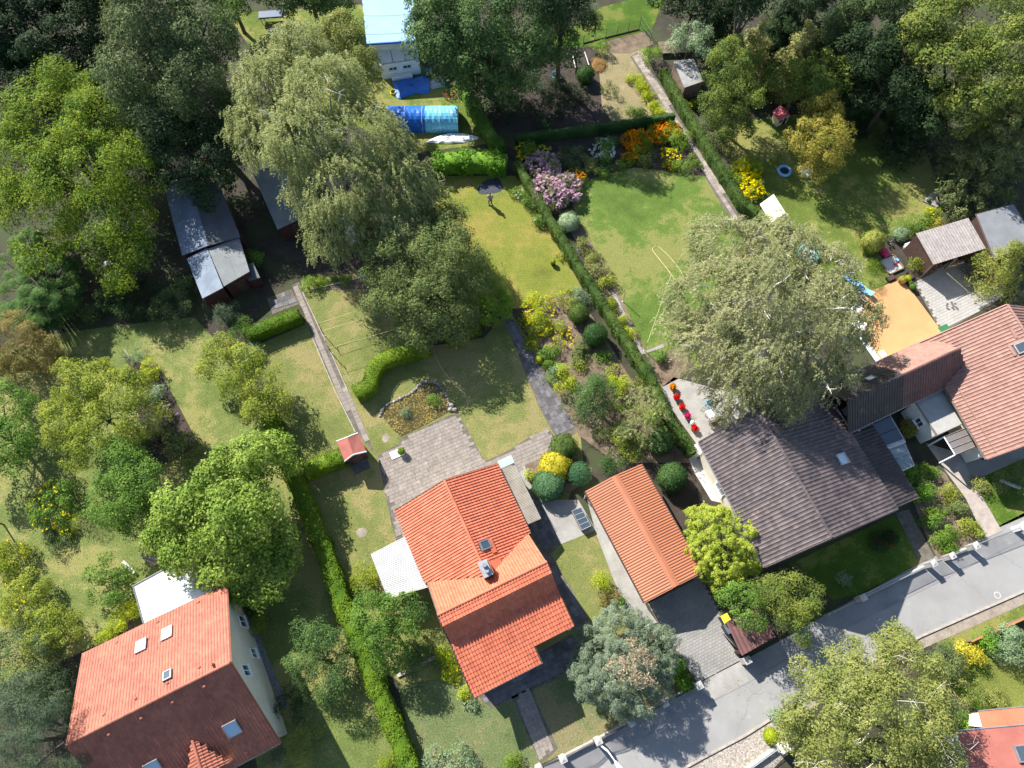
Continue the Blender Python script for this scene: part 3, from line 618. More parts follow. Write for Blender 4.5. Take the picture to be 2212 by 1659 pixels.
# ------------------------------------------------------------------ small red shed in the hedge
rs = thing('garden_shed', 'small red-roofed garden shed with white bargeboards at the end of the hedge', 'shed', G(790, 990))
q = {k: T1(1, 2, *v) for k, v in dict(nw=(700, 548), sw=(763, 706), kn=(785, 515), ks=(832, 652), ne=(868, 482), se=(936, 628)).items()}
a_nw, a_sw, a_ne, a_se = [G(*q[k], 2.0) for k in ('nw', 'sw', 'ne', 'se')]; kn, ks = G(*q['kn'], 2.55), G(*q['ks'], 2.55)
m_felt = mat('red_roofing_felt', (.34, .115, .09), (.28, .09, .072), 1.5, .85, fine=25, finec=.12, stain=((.30, .13, .10), 2, .62))
MB().slab([a_nw, a_sw, ks, kn], .06).build('roof_panel', m_felt, rs); MB().slab([a_ne, a_se, ks + Zu*.004, kn + Zu*.004], .06).build('roof_panel', m_felt, rs)
for a, b_ in ((a_sw, ks), (a_se, ks), (a_nw, kn), (a_ne, kn)): MB().tube([a - Zu * .02, b_ - Zu * .02], .07, 4).build('bargeboard', m_white, rs)
cen = (a_nw + a_sw + a_ne + a_se) / 4; pl = [cen + (p - cen) * .82 for p in (a_nw, a_ne, a_se, a_sw)]
wallring(rs, pl, 1.95, m_redw)
gz = [pl[3] + Zu * -.05, pl[2] + Zu * -.05, ks * .82 + cen * .18 + Zu * .3]; gz[0][2] = 1.93; gz[1][2] = 1.93; gz[2][2] = 2.42
dd = unit(ks - kn); MB().add(gz + [p - dd * .1 for p in gz], [(0, 1, 2), (5, 4, 3), (0, 2, 5, 3), (2, 1, 4, 5)]).build('gable_wall', m_redw, rs)
ww = unit(pl[2] - pl[3]); MB().box((pl[2] + pl[3]) / 2 * [1, 1, 0] + Zu * .9 + dd * .03, .42, .03, .85, ww, dd).build('door', m_woodd, rs)
MB().box((pl[2] + pl[3]) / 2 * [1, 1, 0] + Zu * .05 + dd * .5, .7, .45, .05, ww, dd).build('step', m_slabd, rs)

# ------------------------------------------------------------------ big house at lower left
lz, lr = 4.0, 8.6
l_ne, l_nw, l_se = G(489, 1263, lz), G(178, 1413, lz), G(619, 1597, lz)
lu = unit(l_nw - l_ne); ls = np.array([-lu[1], lu[0], 0]); ls = -ls if ls @ (l_se - l_ne) < 0 else ls
LL = np.linalg.norm(l_nw - l_ne); LD = (l_se - l_ne) @ ls
kE = G(503, 1428, lr); kd = (kE - l_ne) @ ls
def al(u, s, z): p = l_ne + lu * u + ls * s; return np.array([p[0], p[1], z])
lh = thing('house', 'big house with steep clay-tiled roof and cream gable wall, lower left', 'house', (*al(LL/2, LD/2, 0)[:2], 0))
LL2 = LL
Pn = [al(0, 0, lz), al(LL, 0, lz), al(LL2, kd, lr), al(0, kd, lr)]; Ps = [al(0, LD, lz), al(LL2, LD, lz), al(LL2, kd, lr), al(0, kd, lr)]
lroof = MB().slab(Pn, .12).slab(Ps, .12).build('roof', m_under, lh)
sk = [(T1(0, 3, 1120, 685), .8, 1.15, m_blind), (T1(0, 3, 1325, 585), .8, 1.15, m_blind), (T1(0, 3, 1328, 918), .6, .8, m_glass)]
skS = [(T1(0, 3, 1835, 1325), 1.0, 1.1, m_glassl), (T1(0, 3, 1215, 1635), 1.0, 1.1, m_glassl)]
hn = [(onplane(Pn, *p), w/2, h/2) for p, w, h, m in sk]; hs = [(onplane(Ps, *p), w/2, h/2) for p, w, h, m in skS]
tl2 = tile_mesh('roof_tile', m_tileL, .22, .34, .045, .035)
dk = [G(*T1(0, 3, 1515, 1420), 7.0), G(*T1(0, 3, 1500, 1660), 5.5), G(*T1(0, 3, 1840, 1520), 5.3)]
copies('roof_tile', tl2, tiles_on(Pn, lu, .22, .34, skip=hn) + tiles_on(Ps, lu, .22, .34, skip=hs), lroof, 300)
ridge_caps(lroof, Pn[3] + Zu * .03, Pn[2] + Zu * .03, m_tileL)
vn = unit(Pn[3] - Pn[0]); vs = unit(Ps[3] - Ps[0])
for (p, w, h, m), (c, _, _) in zip(sk, hn): skylight(lroof, c, lu, vn, w, h, m)
for (p, w, h, m), (c, _, _) in zip(skS, hs): skylight(lroof, c, lu, vs, w, h, m)
for x, y in ((1570, 335), (1250, 492), (925, 655), (1575, 850), (1078, 1095), (825, 1222), (1325, 975)):
    c = onplane(Pn, *T1(0, 3, x, y)); MB().ball(c + Zu * .07, (.13, .13, .1), 8, 5).build('vent_tile', m_tileL, lroof)
for x, y in ((1617, 995), (1368, 1120), (1120, 1245), (865, 1375), (1950, 1515)):
    c = onplane(Ps, *T1(0, 3, x, y)); MB().ball(c + Zu * .07, (.15, .15, .12), 8, 5).build('vent_tile', m_tileL, lroof)
c = onplane(Pn, *T1(0, 3, 1690, 825)); MB().tube([c, c + Zu * .55], .09, 8).build('vent_pipe', m_tileL, lroof)
# dormer with its own little roof on the front slope
dz1 = 7.2; dA = onplane(Ps, *T1(0, 3, 1518, 1420)); dzt = dA[2]; Lx = 2.6
tip = dA + ls * Lx; eL = tip + lu * 1.5 + ls * -.2 - Zu * .95; eR = tip - lu * 1.5 + ls * -.2 - Zu * .95
rootL = dA + lu * .02; dm = MB().slab([dA, eL, tip], .08).slab([dA, tip, eR], .08).build('dormer', m_under, lroof)
copies('roof_tile', tl2, tiles_on([eL, tip, dA], ls, .22, .34), dm, 60); copies('roof_tile', tl2, tiles_on([tip, eR, dA], ls, .22, .34), dm, 60)
ridge_caps(dm, dA, tip, m_tileL)
MB().add([tip - Zu * .12 - ls * .3, eL - ls * .1, eR - ls * .1, eL - ls * .1 - Zu * 1.2, eR - ls * .1 - Zu * 1.2], [(0, 1, 2), (1, 3, 4, 2)]).build('dormer_front', m_wallc, dm)
gutter(lh, al(0, -.02, lz - .06), al(LL, -.02, lz - .06), m_woodd); gutter(lh, al(0, LD + .03, lz - .06), al(LL2, LD + .03, lz - .06), m_zinc)
for s0_, z0_, s1_, z1_ in ((0, lz, kd, lr), (kd, lr, LD, lz)): MB().tube([al(-.04, s0_, z0_), al(-.04, s1_, z1_)], .08, 4).build('verge_board', m_tileL, lh)
wp = [al(.45, .6, 0), al(.45, LD - .6, 0), al(LL2 - .5, LD - .6, 0), al(LL2 - .5, .6, 0)]; wallring(lh, wp, lz - .1, m_wallc)
g = [al(.45, .7, lz - .12), al(.45, kd, lr - .4), al(.45, LD - .7, lz - .12)]; g2 = [p + lu * .24 for p in g]
MB().add(g + g2, [(2, 1, 0), (3, 4, 5), (0, 1, 4, 3), (1, 2, 5, 4)]).build('gable_wall', m_wallc, lh)
for s, z, w, h in ((2.6, 1.7, 1.0, 1.3), (6.6, 4.6, .9, 1.3), (5.2, 1.6, .8, 1.1)): window(lh, al(.44, s, z), ls, -lu, w, h)
# white flat-roofed extension behind it
ex = thing('extension', 'flat bright white extension roof behind the lower left house', 'extension', G(370, 1290))
e = [G(*p, 2.8) for p in [(288, 1266), (404, 1203), (478, 1230), (489, 1262), (310, 1346)]]
MB().slab(e, .14).build('roof', m_white, ex)
ec = sum(e) / 5; wallring(ex, [ec + (p - ec) * .94 for p in e], 2.6, m_wallw)
MB().tube([e[0] + Zu*.03, e[1] + Zu*.03], .06, 4).tube([e[0] + Zu*.03, e[4] + Zu*.03], .06, 4).build('roof_edge', m_grey, ex)

# ------------------------------------------------------------------ dark-tiled house right of the garage
dzE, dzK = 3.5, 7.2
dS = G(1652, 1224.7, dzE); dN = G(1510, 956.7, dzE); du = unit(dN - dS); dl = np.linalg.norm(dN - dS); dx = np.array([du[1], -du[0], 0])   # dx points east
kS = G(1798, 1162, dzK); rS = G(1941, 1103, dzE - .2); wk = (kS - dS) @ dx; wr = (rS - dS) @ dx
def ad(n, e, z): p = dS + du * n + dx * e; return np.array([p[0], p[1], z])
dh = thing('house', 'dark grey-brown tiled house beside the round golden cypress', 'house', (*ad(dl/2, wk, 0)[:2], 0))
PL = [ad(0, 0, dzE), ad(dl, 0, dzE), ad(dl, wk, dzK), ad(0, wk, dzK)]; PR = [ad(0, wr, dzE - .2), ad(dl, wr, dzE - .2), ad(dl, wk, dzK), ad(0, wk, dzK)]
droof = MB().slab(PL, .12).slab(PR, .12).build('roof', m_under, dh)
tl3 = tile_mesh('roof_tile', m_tileD, .31, .36, .055, .045); skd = onplane(PR, *T1(3, 2, 770, 690))
copies('roof_tile', tl3, tiles_on(PL, du, .31, .36) + tiles_on(PR, du, .31, .36, skip=[(skd, .55, .7)]), droof, 300)
ridge_caps(droof, ad(0, wk, dzK + .03), ad(dl, wk, dzK + .03), m_tileD)
skylight(droof, skd, du, unit(PR[3] - PR[0]), .95, 1.15, m_glassl, m_grey)
MB().box(skd + unit(PR[3] - PR[0]) * -.72 + Zu * .09, .6, .14, .02, du, unit(PR[3] - PR[0]), unit(np.cross(du, PR[3] - PR[0]))).build('flashing', m_wood, droof)
gutter(dh, ad(0, -.05, dzE - .06), ad(dl, -.05, dzE - .06)); gutter(dh, ad(0, wr + .05, dzE - .26), ad(dl, wr + .05, dzE - .26))
for n in (-.05, dl + .05):
    for e0_, z0_ in ((0, dzE + .02), (wr, dzE - .18)): MB().tube([ad(n, e0_, z0_), ad(n, wk, dzK + .02)], .09, 4).build('verge_board', m_tileD, dh)
wallring(dh, [ad(.5, .5, 0), ad(dl - .5, .5, 0), ad(dl - .5, wr - .5, 0), ad(.5, wr - .5, 0)], 3.2, m_wallc)
gb = MB()
for n in (.5, dl - .74):
    g = [ad(n, .6, 3.2), ad(n, wk, dzK - .35), ad(n, wr - .6, 3.1)]; g2 = [p + du * .24 for p in g]; gb.add(g + g2, [(0, 1, 2), (5, 4, 3), (0, 3, 4, 1), (1, 4, 5, 2)])
gb.build('gable_wall', m_wallc, dh)
for e_ in (2.2, 5.0, 8.0): window(dh, ad(.49, e_, 1.6), dx, -du, 1.3, 1.2)
for n_ in (3, 7): window(dh, ad(n_, .49, 1.6), du, -dx, 1.2, 1.2)
cpos = onplane(PR, *T1(3, 2, 800, 320)); fl = MB().box(cpos + Zu * .3, .3, .3, .45, dx, du).build('chimney', m_grey, dh)
MB().tube([cpos + Zu * .7, cpos + Zu * 1.3], .14, 10).lathe(cpos + Zu * 1.3, [(.24, 0), (.26, .05), (.1, .1)], 12).build('flue', m_white, fl)
MB().box(onplane(PR, *T1(3, 2, 860, 400)) + Zu * .15, .9, .16, .04, du, unit(PR[3] - PR[0]), unit(np.cross(du, PR[3] - PR[0]))).build('roof_ladder', m_grey, droof)
# lower ribbed roof along its east side
rb = [ad(.0, wr + .1, 3.05), ad(dl - .4, wr + .1, 3.05)]
q0, q1 = G(*T1(3, 2, 1340, 1040), 2.5), G(*T1(3, 2, 1005, 400), 2.5); ea = max((q0 - dS) @ dx, (q1 - dS) @ dx)
lr_ = thing('side_wing', 'low dark ribbed roof along the east side of the dark house', 'annex', ad(dl/2, ea - .5, 0))
Pl = [ad(.1, ea, 2.5), ad(dl - .5, ea, 2.5), ad(dl - .5, wr + .1, 3.1), ad(.1, wr + .1, 3.1)]
lro = MB().slab(Pl, .1).build('roof', m_under, lr_)
copies('roof_tile', tile_mesh('roof_tile', m_tileB, .30, .42, .07, .03), tiles_on(Pl, du, .30, .42), lro, 300)
gutter(lr_, Pl[0] - Zu*.05, Pl[1] - Zu*.05, m_white, .06)
wallring(lr_, [ad(.5, wr, 0), ad(dl - .8, wr, 0), ad(dl - .8, ea - .4, 0), ad(.5, ea - .4, 0)], 2.4, m_wallw, skip=(0,))

# ------------------------------------------------------------------ cross wing joining the dark house to the pink house
zc, zk = 3.3, 6.0
x0, x1 = G(1831, 866, zk), G(2073, 753, zk); xu = unit(x1 - x0); xs = np.array([xu[1], -xu[0], 0]); XL = np.linalg.norm(x1 - x0)
nE = (x0 - G(1818, 818, zc)) @ xs; sE_ = (G(1956, 877, zc) - x0) @ xs; nE = max(nE, 1.6)
def ax(u, s, z): p = x0 + xu * u + xs * s; return np.array([p[0], p[1], z])
xm = (G(1953, 811, zk) - x0) @ xu
xw = thing('cross_wing', 'cross wing with half black, half brown-pink tiled ridge roof behind the courtyard', 'house wing', ax(XL/2, 1, 0))
xr = MB()
Q = [([ax(0, -nE, zc), ax(xm, -nE, zc), ax(xm, 0, zk), ax(0, 0, zk)], m_tileB), ([ax(0, sE_, zc), ax(xm, sE_, zc), ax(xm, 0, zk), ax(0, 0, zk)], m_tileB),
     ([ax(xm, -nE, zc), ax(XL + .5, -nE, zc), ax(XL, 0, zk), ax(xm, 0, zk)], m_tileP), ([ax(xm, sE_, zc), ax(XL + 1.2, sE_, zc), ax(XL, 0, zk), ax(xm, 0, zk)], m_tileM)]
for p, m in Q: xr.slab(p, .1)
xro = xr.build('roof', m_under, xw)
for p, m in Q: copies('roof_tile', tile_mesh('roof_tile', m, .27, .36, .055, .03), tiles_on(p, xu, .27, .36), xro, 75)
ridge_caps(xro, ax(0, 0, zk + .03), ax(xm, 0, zk + .03), m_tileB); ridge_caps(xro, ax(xm, 0, zk + .03), ax(XL, 0, zk + .03), m_tileM)
gutter(xw, ax(0, sE_ + .05, zc - .05), ax(XL, sE_ + .05, zc - .05)); gutter(xw, ax(0, -nE - .05, zc - .05), ax(XL, -nE - .05, zc - .05))
for x, y in ((990, 1560), (1010, 1575)): pass
skylight(xro, onplane(Q[0][0], *T1(3, 1, 1000, 1545)), xu, unit(Q[0][0][3] - Q[0][0][0]), .8, .7, m_blind)
skylight(xro, onplane(Q[2][0], *T1(3, 1, 1282, 1402)), xu, unit(Q[2][0][3] - Q[2][0][0]), .5, .45, m_glass)
wallring(xw, [ax(.3, -nE + .4, 0), ax(XL, -nE + .4, 0), ax(XL, sE_ - .4, 0), ax(.3, sE_ - .4, 0)], 3.2, m_wallw)
# flat court roof, glass roofs and pergola in the courtyard
fr = thing('flat_roof_annex', 'flat grey bitumen roof annex between the pink house and the courtyard', 'annex', G(2025, 890))
e = [G(*p, 2.7) for p in T(3, 2, (1350, 232), (1552, 128), (1722, 412), (1526, 500))]
MB().slab(e, .18).build('roof', mat('grey_bitumen', (.36, .355, .335), (.31, .305, .29), 1.5, .9, fine=22, finec=.1), fr)
ec = sum(e) / 4; wallring(fr, [ec + (p - ec) * .95 for p in e], 2.5, m_wallw)
MB().tube([e[0] + Zu*.03, e[3] + Zu*.03, e[2] + Zu*.03], .05, 4).build('roof_edge', m_wood, fr)
wl_ = unit(e[3] - e[0]); wn_ = np.cross(Zu, wl_); wn_ = -wn_ if wn_ @ (ec - e[0]) > 0 else wn_
window(fr, ec + ((e[0] + e[3]) / 2 - ec) * .965 + Zu * -1.1, wl_, wn_, .8, .9)
pg = thing('pergola', 'wooden pergola with grey beams in front of the flat annex', 'pergola', G(*T1(3, 2, 1700, 570)))
pq = [G(*p, 2.5) for p in T(3, 2, (1580, 512), (1752, 445), (1848, 580), (1668, 655))]
for k in range(4):
    t = k / 3; MB().tube([pq[0]*(1-t) + pq[3]*t, pq[1]*(1-t) + pq[2]*t], .06, 4).build('beam', m_wood, pg)
for k in (0, 1): MB().tube([pq[k], pq[3 - k]], .055, 4).build('rail', m_white, pg)
for k in range(3):
    a, b_ = k / 3 + .03, (k + 1) / 3 - .03; MB().slab([pq[0]*(1-a) + pq[3]*a, pq[1]*(1-a) + pq[2]*a, pq[1]*(1-b_) + pq[2]*b_, pq[0]*(1-b_) + pq[3]*b_], .01).build('roof_pane', glass('grey_acrylic', (.16, .15, .15), .2), pg)
for p in pq: MB().box([p[0], p[1], 1.22], .05, .05, 1.22).build('post', m_white, pg)
for nm, pts, z, gl in (('long', [(1010, 398), (1150, 335), (1275, 550), (1120, 605)], 2.5, m_glass), ('short', [(1125, 612), (1268, 560), (1345, 735), (1250, 780)], 2.3, glass('greenish_glass', (.16, .20, .21), .15))):
    gr = thing('glass_canopy', 'longer dark glass canopy roof against the ribbed side wing' if nm == 'long' else 'shorter green-tinted glass canopy nearer the front path', 'glass canopy', G(*T(3, 2, pts[2])[0]))
    e = [G(*p, z) for p in T(3, 2, *pts)]
    for k in range(2):
        a, b_ = k/2 + .01, (k+1)/2 - .01; MB().slab([e[0]*(1-a) + e[3]*a, e[1]*(1-a) + e[2]*a, e[1]*(1-b_) + e[2]*b_, e[0]*(1-b_) + e[3]*b_], .02).build('pane', gl, gr)
    for a, b_ in ((0, 1), (1, 2), (2, 3), (3, 0)): MB().tube([e[a], e[b_]], .05, 4).build('frame', m_grey, gr)
    for p in e[1:3]: MB().box([p[0], p[1], z/2], .04, .04, z/2).build('post', m_grey, gr)
    if nm == 'long': MB().slab([e[3]*.9 + e[0]*.1 + Zu*.08, e[2]*.9 + e[1]*.1 + Zu*.08, e[2] + Zu*.05, e[3] + Zu*.05], .04).build('flashing', m_zinc, gr)

# ------------------------------------------------------------------ pink-tiled house at the right edge
pzE, pzK = 3.4, 7.2
pS = G(2131, 992, pzE); pN = G(1990, 748, pzE); pu = unit(pN - pS); pl_ = np.linalg.norm(pN - pS); px = np.array([pu[1], -pu[0], 0])
pk = (G(2168, 646, pzK) - pS) @ px; pl2 = pl_ + .3
def ap(n, e, z): p = pS + pu * n + px * e; return np.array([p[0], p[1], z])
ph = thing('house', 'house with big pink clay-tiled roof cut by the right picture edge', 'house', (*ap(pl_/2, pk, 0)[:2], 0))
PA = [ap(0, 0, pzE), ap(pl2, 0, pzE), ap(pl2, pk, pzK), ap(0, pk, pzK)]; PB = [ap(0, 2*pk, pzE), ap(pl2, 2*pk, pzE), ap(pl2, pk, pzK), ap(0, pk, pzK)]
pro = MB().slab(PA, .12).slab(PB, .12).build('roof', m_under, ph)
tl5 = tile_mesh('roof_tile', m_tileP, .30, .37, .06, .035); skp = onplane(PA, *T1(3, 1, 2200, 1290))
copies('roof_tile', tl5, tiles_on(PA, pu, .30, .37, skip=[(skp, .5, .6)]) + tiles_on(PB, pu, .30, .37), pro, 300)
ridge_caps(pro, ap(0, pk, pzK + .03), ap(pl2, pk, pzK + .03), m_tileP)
vp = unit(PA[3] - PA[0]); skylight(pro, skp, pu, vp, .9, 1.0, m_glass)
pg_ = MB(); a = ap(.3, 0, pzE) + vp * .75; pg_.tube([a + Zu*.16, a + pu * (pl_ - 4.4) + Zu*.16], .035, 5).build('snow_guard', m_tileP, pro)
for x, y in ((2120, 1180), (2110, 1320)):
    c = onplane(PA, *T1(3, 1, x, y)); st = MB().box(c + Zu*.14, .5, .11, .025, pu, vp, unit(np.cross(pu, vp))).build('roof_step', m_tileP, pro)
gutter(ph, ap(0, -.05, pzE - .05), ap(pl_ - 4.0, -.05, pzE - .05), m_wood)
wallring(ph, [ap(.5, .6, 0), ap(pl_ - .5, .6, 0), ap(pl_ - .5, 2*pk - .6, 0), ap(.5, 2*pk - .6, 0)], 3.2, m_wallw)
gb = MB()
for n in (.5, pl_ - .74):
    g = [ap(n, .7, 3.2), ap(n, pk, pzK - .35), ap(n, 2*pk - .7, 3.2)]; g2 = [p + pu * .24 for p in g]; gb.add(g + g2, [(0, 1, 2), (5, 4, 3), (0, 3, 4, 1), (1, 4, 5, 2)])
gb.build('gable_wall', m_wallw, ph)
window(ph, ap(2.0, .59, 1.5), pu, -px, 1.2, 1.2); window(ph, ap(.49, 3.0, 1.5), px, -pu, 1.4, 1.2)
for n in (pl2 + .03, -.03): MB().tube([ap(n, 0, pzE + .03), ap(n, pk, pzK + .03)], .1, 4).build('verge_board', m_tileP, ph)

# ------------------------------------------------------------------ simple flat or pent sheds
def pent(name, label, cat, corners, zs, rm, wm, inset=.93, cor=None, th=.1, nu=3, nv=1, group=None, door=None, skip=(), edge=None):
    """shed from four roof corners in view positions with their heights"""
    P = [G(x, y, z) for (x, y), z in zip(corners, zs)]; c = sum(P) / 4
    t = thing(name, label, cat, (c[0], c[1], 0), group)
    if cor: 
        sheets('roof_sheet', rm, *P, nu, nv, cor[0], cor[1], t)
        MB().slab([p - Zu*.06 for p in P], .06).build('roof_deck', m_under, t)
    else:
        q0, q1, q2, q3 = P
        for i in range(nu):
            a, b_ = i/nu, (i+1)/nu - .004; MB().slab([q0*(1-a)+q1*a + Zu*.004*(i%2), q0*(1-b_)+q1*b_ + Zu*.004*(i%2), q3*(1-b_)+q2*b_ + Zu*.004*(i%2), q3*(1-a)+q2*a + Zu*.004*(i%2)], th).build('roof_sheet', rm, t)
    if edge: MB().tube([p + Zu*.0 for p in P] + [P[0]], .05, 4).build('roof_edge', edge, t)
    W = [c + (p - c) * inset for p in P]; z = min(zs) - .12
    wallring(t, W, z, wm, skip=skip)
    if door is not None:
        a, b_ = W[door], W[(door + 1) % 4]; d = unit((b_ - a) * [1, 1, 0]); n = np.cross(Zu, d); mid = (a + b_) / 2 * [1, 1, 0]; n = -n if n @ (mid - c*[1,1,0]) < 0 else n
        MB().box(mid + Zu * .95 + n * .03, .42, .03, .95, d, n).build('door', m_woodd, t)
    return t, P
m_cmet = mat('corrugated_steel', (.215, .26, .325), (.15, .185, .235), .8, .75, metal=0, fine=18, finec=.15, stain=((.22, .24, .27), 1.0, .6))
m_bitd = mat('bitumen_dark_grey', (.115, .12, .13), (.085, .09, .098), .8, .85, fine=20, finec=.15, stain=((.10, .10, .105), 1.2, .62))
m_bitg = mat('bitumen_green_grey', (.20, .215, .215), (.15, .165, .17), .7, .8, fine=20, finec=.12, stain=((.14, .145, .15), .9, .6))
V4 = lambda c, r, *p: T(c, r, *p)
pent('shed', 'shed half roofed in shiny blue-grey corrugated steel, upper row under the walnut tree', 'shed', V4(0, 1, (1285, -10), (1490, -60), (1645, 485), (1440, 565)), (2.5, 3.0, 3.0, 2.5), m_cmet, m_redw, cor=(.14, .02), nu=1, nv=1)
pent('shed', 'dark grey felt-roofed shed beside the shiny steel roof, upper row', 'shed', V4(0, 1, (1500, 0), (1720, -20), (1900, 415), (1648, 486)), (2.96, 2.6, 2.6, 2.96), m_bitd, m_redw, nu=2)
pent('shed', 'lower front shed with light blue corrugated steel roof', 'shed', V4(0, 1, (1475, 590), (1635, 505), (1762, 820), (1600, 905)), (2.3, 2.7, 2.7, 2.3), m_cmet, m_redw, cor=(.14, .02), nu=1, nv=2)
pent('shed', 'lower front shed with grey felt roof and dark red wall', 'shed', V4(0, 1, (1642, 512), (1890, 422), (1972, 690), (1768, 808)), (2.68, 2.4, 2.4, 2.68), m_bitg, m_redw, nu=2, door=2)
pent('log_store', 'tiny flat-roofed lean-to box at the corner of the grey felt shed', 'shed', V4(0, 1, (1908, 642), (2000, 622), (2055, 738), (1962, 762)), (1.6, 1.6, 1.6, 1.6), m_bitd, m_redw, nu=1)
pent('garage', 'garage with flat grey-green felt roof partly under the big birch', 'garage', [(545, 372), (612, 352), (668, 463), (599, 495)], (2.6, 2.6, 2.5, 2.5), m_bitg, m_redw, nu=1, door=2)
MB_door = MB().box(G(*T1(0, 1, 1805, 150)) + Zu * 1.4, .35, .04, .55, [.5, -.85, 0], [.85, .5, 0]); tag(MB_door.build('board', m_white, None, G(*T1(0, 1, 1805, 150))), 'white board standing by the dark felt shed', 'board')
t_, _ = pent('tool_shed', 'narrow grey plank shed with patched felt roof beside the right hedge', 'shed', V4(2, 0, (1402, 482), (1560, 462), (1640, 640), (1490, 692)), (2.2, 2.2, 2.1, 2.1), mat('felt_patched', (.30, .30, .295), (.21, .21, .21), 1.2, .85, fine=20, stain=((.15, .15, .15), 1.5, .6)), m_wood, nu=1)
for i in range(3):
    pass
# open timber shed and its flat-roofed neighbour beside the spruce
os_, P = pent('open_shed', 'open-fronted timber shed with speckled fibre-cement roof on the courtyard', 'shed', [(1978.6, 504), (2091, 471), (2128.6, 536.6), (2016.7, 571.6)], (2.9, 2.9, 2.6, 2.6), mat('fibre_cement', (.36, .325, .305), (.28, .25, .235), 2, .9, fine=9, finec=.4, stain=((.20, .165, .155), 2.6, .57)), m_woodd, cor=(.27, .045), nu=4, nv=1, inset=.95, skip=(2,))
for k in (.03, .5, .97):
    p = P[3] * (1 - k) + P[2] * k; MB().box([p[0], p[1] + .15, 1.25], .07, .07, 1.25).build('post', m_wood, os_)
pent('garage', 'flat grey garage roof in spruce shade at the right edge, beside the open shed', 'garage', [(2108, 462), (2190, 440), (2235, 520), (2148, 559)], (2.7, 2.7, 2.7, 2.7), mat('grey_felt_blue', (.20, .208, .22), (.16, .168, .18), 1, .85, fine=20), m_woodd, nu=1, edge=m_woodd)
# bin shelter by the drive
pent('bin_shelter', 'low shelter with brown ribbed roof by the road, right of the driveway', 'shelter', [(1569, 1344), (1637, 1305), (1675, 1376), (1603, 1416)], (2.0, 2.0, 2.0, 2.0), m_tileM, m_woodd, cor=(.3, .05), nu=2, nv=1, skip=(3,))
# long house with pale blue sheet roof at the top edge
bh, P = pent('cabin', 'cabin with pale blue tarpaulin roof reaching the top edge of the picture', 'cabin', [(776, -60), (888, -60), (900, 88), (792, 95)], (4.2, 4.2, 4.0, 4.0), mat('pale_blue_sheet', (.25, .42, .62), (.21, .37, .56), .4, .6, fine=12, finec=.06, bmp=.15), m_wallw, nu=1)
MB().tube([P[3] - Zu * .05, P[2] - Zu * .05], .12, 6).build('roof_edge', mat('blue_tarp', (.02, .12, .50), (.015, .09, .42), 1, .45), bh)
for k in range(4):
    t = .12 + .25 * k; a = P[0]*(1-t) + P[3]*t; b_ = P[1]*(1-t) + P[2]*t; MB().tube(tubepath([a + Zu*.03, (a + b_)/2 + Zu*.03 + P[0]*0 + np.array([0, -.15, 0]), b_ + Zu*.03], 4), .012, 4).build('tie_rope', m_woodd, bh)
pq = [G(*p, z) for p, z in zip(T(1, 0, (1015, 382), (1325, 340), (1345, 460), (1045, 505)), (2.9, 2.9, 2.1, 2.1))]
lx = thing('lean_to', 'white three-panel lean-to with two small windows below the pale blue roof', 'lean-to', (*(sum(pq)/4)[:2], 0))
for k in range(3):
    a, b_ = k/3 + .008, (k+1)/3 - .008; MB().slab([pq[0]*(1-a)+pq[1]*a, pq[0]*(1-b_)+pq[1]*b_, pq[3]*(1-b_)+pq[2]*b_, pq[3]*(1-a)+pq[2]*a], .05).build('roof_panel', m_white, lx)
d = unit((pq[2] - pq[3]) * [1, 1, 0]); n = np.array([d[1], -d[0], 0]); mid = (pq[2] + pq[3]) / 2; hw = np.linalg.norm((pq[2] - pq[3])[:2]) / 2
MB().box([mid[0], mid[1], 1.0], hw, .1, 1.0, d, n).build('wall', m_white, lx)
for s in (-.4, .35): window(lx, mid * [1, 1, 0] + d * hw * s + n * .11 + Zu * 1.35, d, n, .95, .5)
MB().box(mid * [1, 1, 0] + n * .35 + Zu * .3, hw * .55, .25, .3, d, n).build('step', m_white, lx)
for s in (-1, 1): MB().hexa([np.array([*(pq[0 if s < 0 else 1])[:2], 0]) - d*.08, np.array([*(pq[0 if s < 0 else 1])[:2], 0]) + d*.08, np.array([*(pq[3 if s < 0 else 2])[:2], 0]) + d*.08, np.array([*(pq[3 if s < 0 else 2])[:2], 0]) - d*.08], [(pq[0 if s < 0 else 1]) - d*.08 - Zu*.07, (pq[0 if s < 0 else 1]) + d*.08 - Zu*.07, (pq[3 if s < 0 else 2]) + d*.08 - Zu*.07, (pq[3 if s < 0 else 2]) - d*.08 - Zu*.07]).build('side_wall', m_white, lx)
# red-roofed house at the lower right corner
rh = thing('house', 'white house with red sheet roof in the lower right corner', 'house', G(2180, 1640))
m_redr = mat('red_roof_sheet', (.33, .11, .085), (.27, .09, .07), .8, .7, fine=14, finec=.12, stain=((.5, .32, .26), 3, .68))
a = [G(*p, z) for p, z in zip([(2067, 1579), (2330, 1555), (2330, 1750), (2130, 1750)], (3.6, 3.6, 5.0, 5.0))]
b2 = [G(*p, z) for p, z in zip([(2114, 1536), (2330, 1516), (2330, 1558), (2124, 1572)], (2.7, 2.7, 3.1, 3.1))]
MB().slab(a, .1).build('roof', m_redr, rh); MB().slab(b2, .1).build('porch_roof', m_tile, rh)
MB().tube([a[0], a[1]], .07, 4).build('gutter', m_zinc, rh); MB().tube([b2[0], b2[1]], .06, 4).build('gutter', m_zinc, rh)
MB().prism([(a[0] + [.5, -.5, 0])[:2], (a[1] + [0, -.5, 0])[:2], a[2][:2], (a[3] + [.1, 0, 0])[:2]], 0, 3.45).build('wall', m_wallw, rh)
skylight(rh, a[0]*.35 + a[1]*.3 + a[2]*.2 + a[3]*.15, unit(a[1] - a[0]), unit(a[3] - a[0]), .9, 1.1, m_glass)
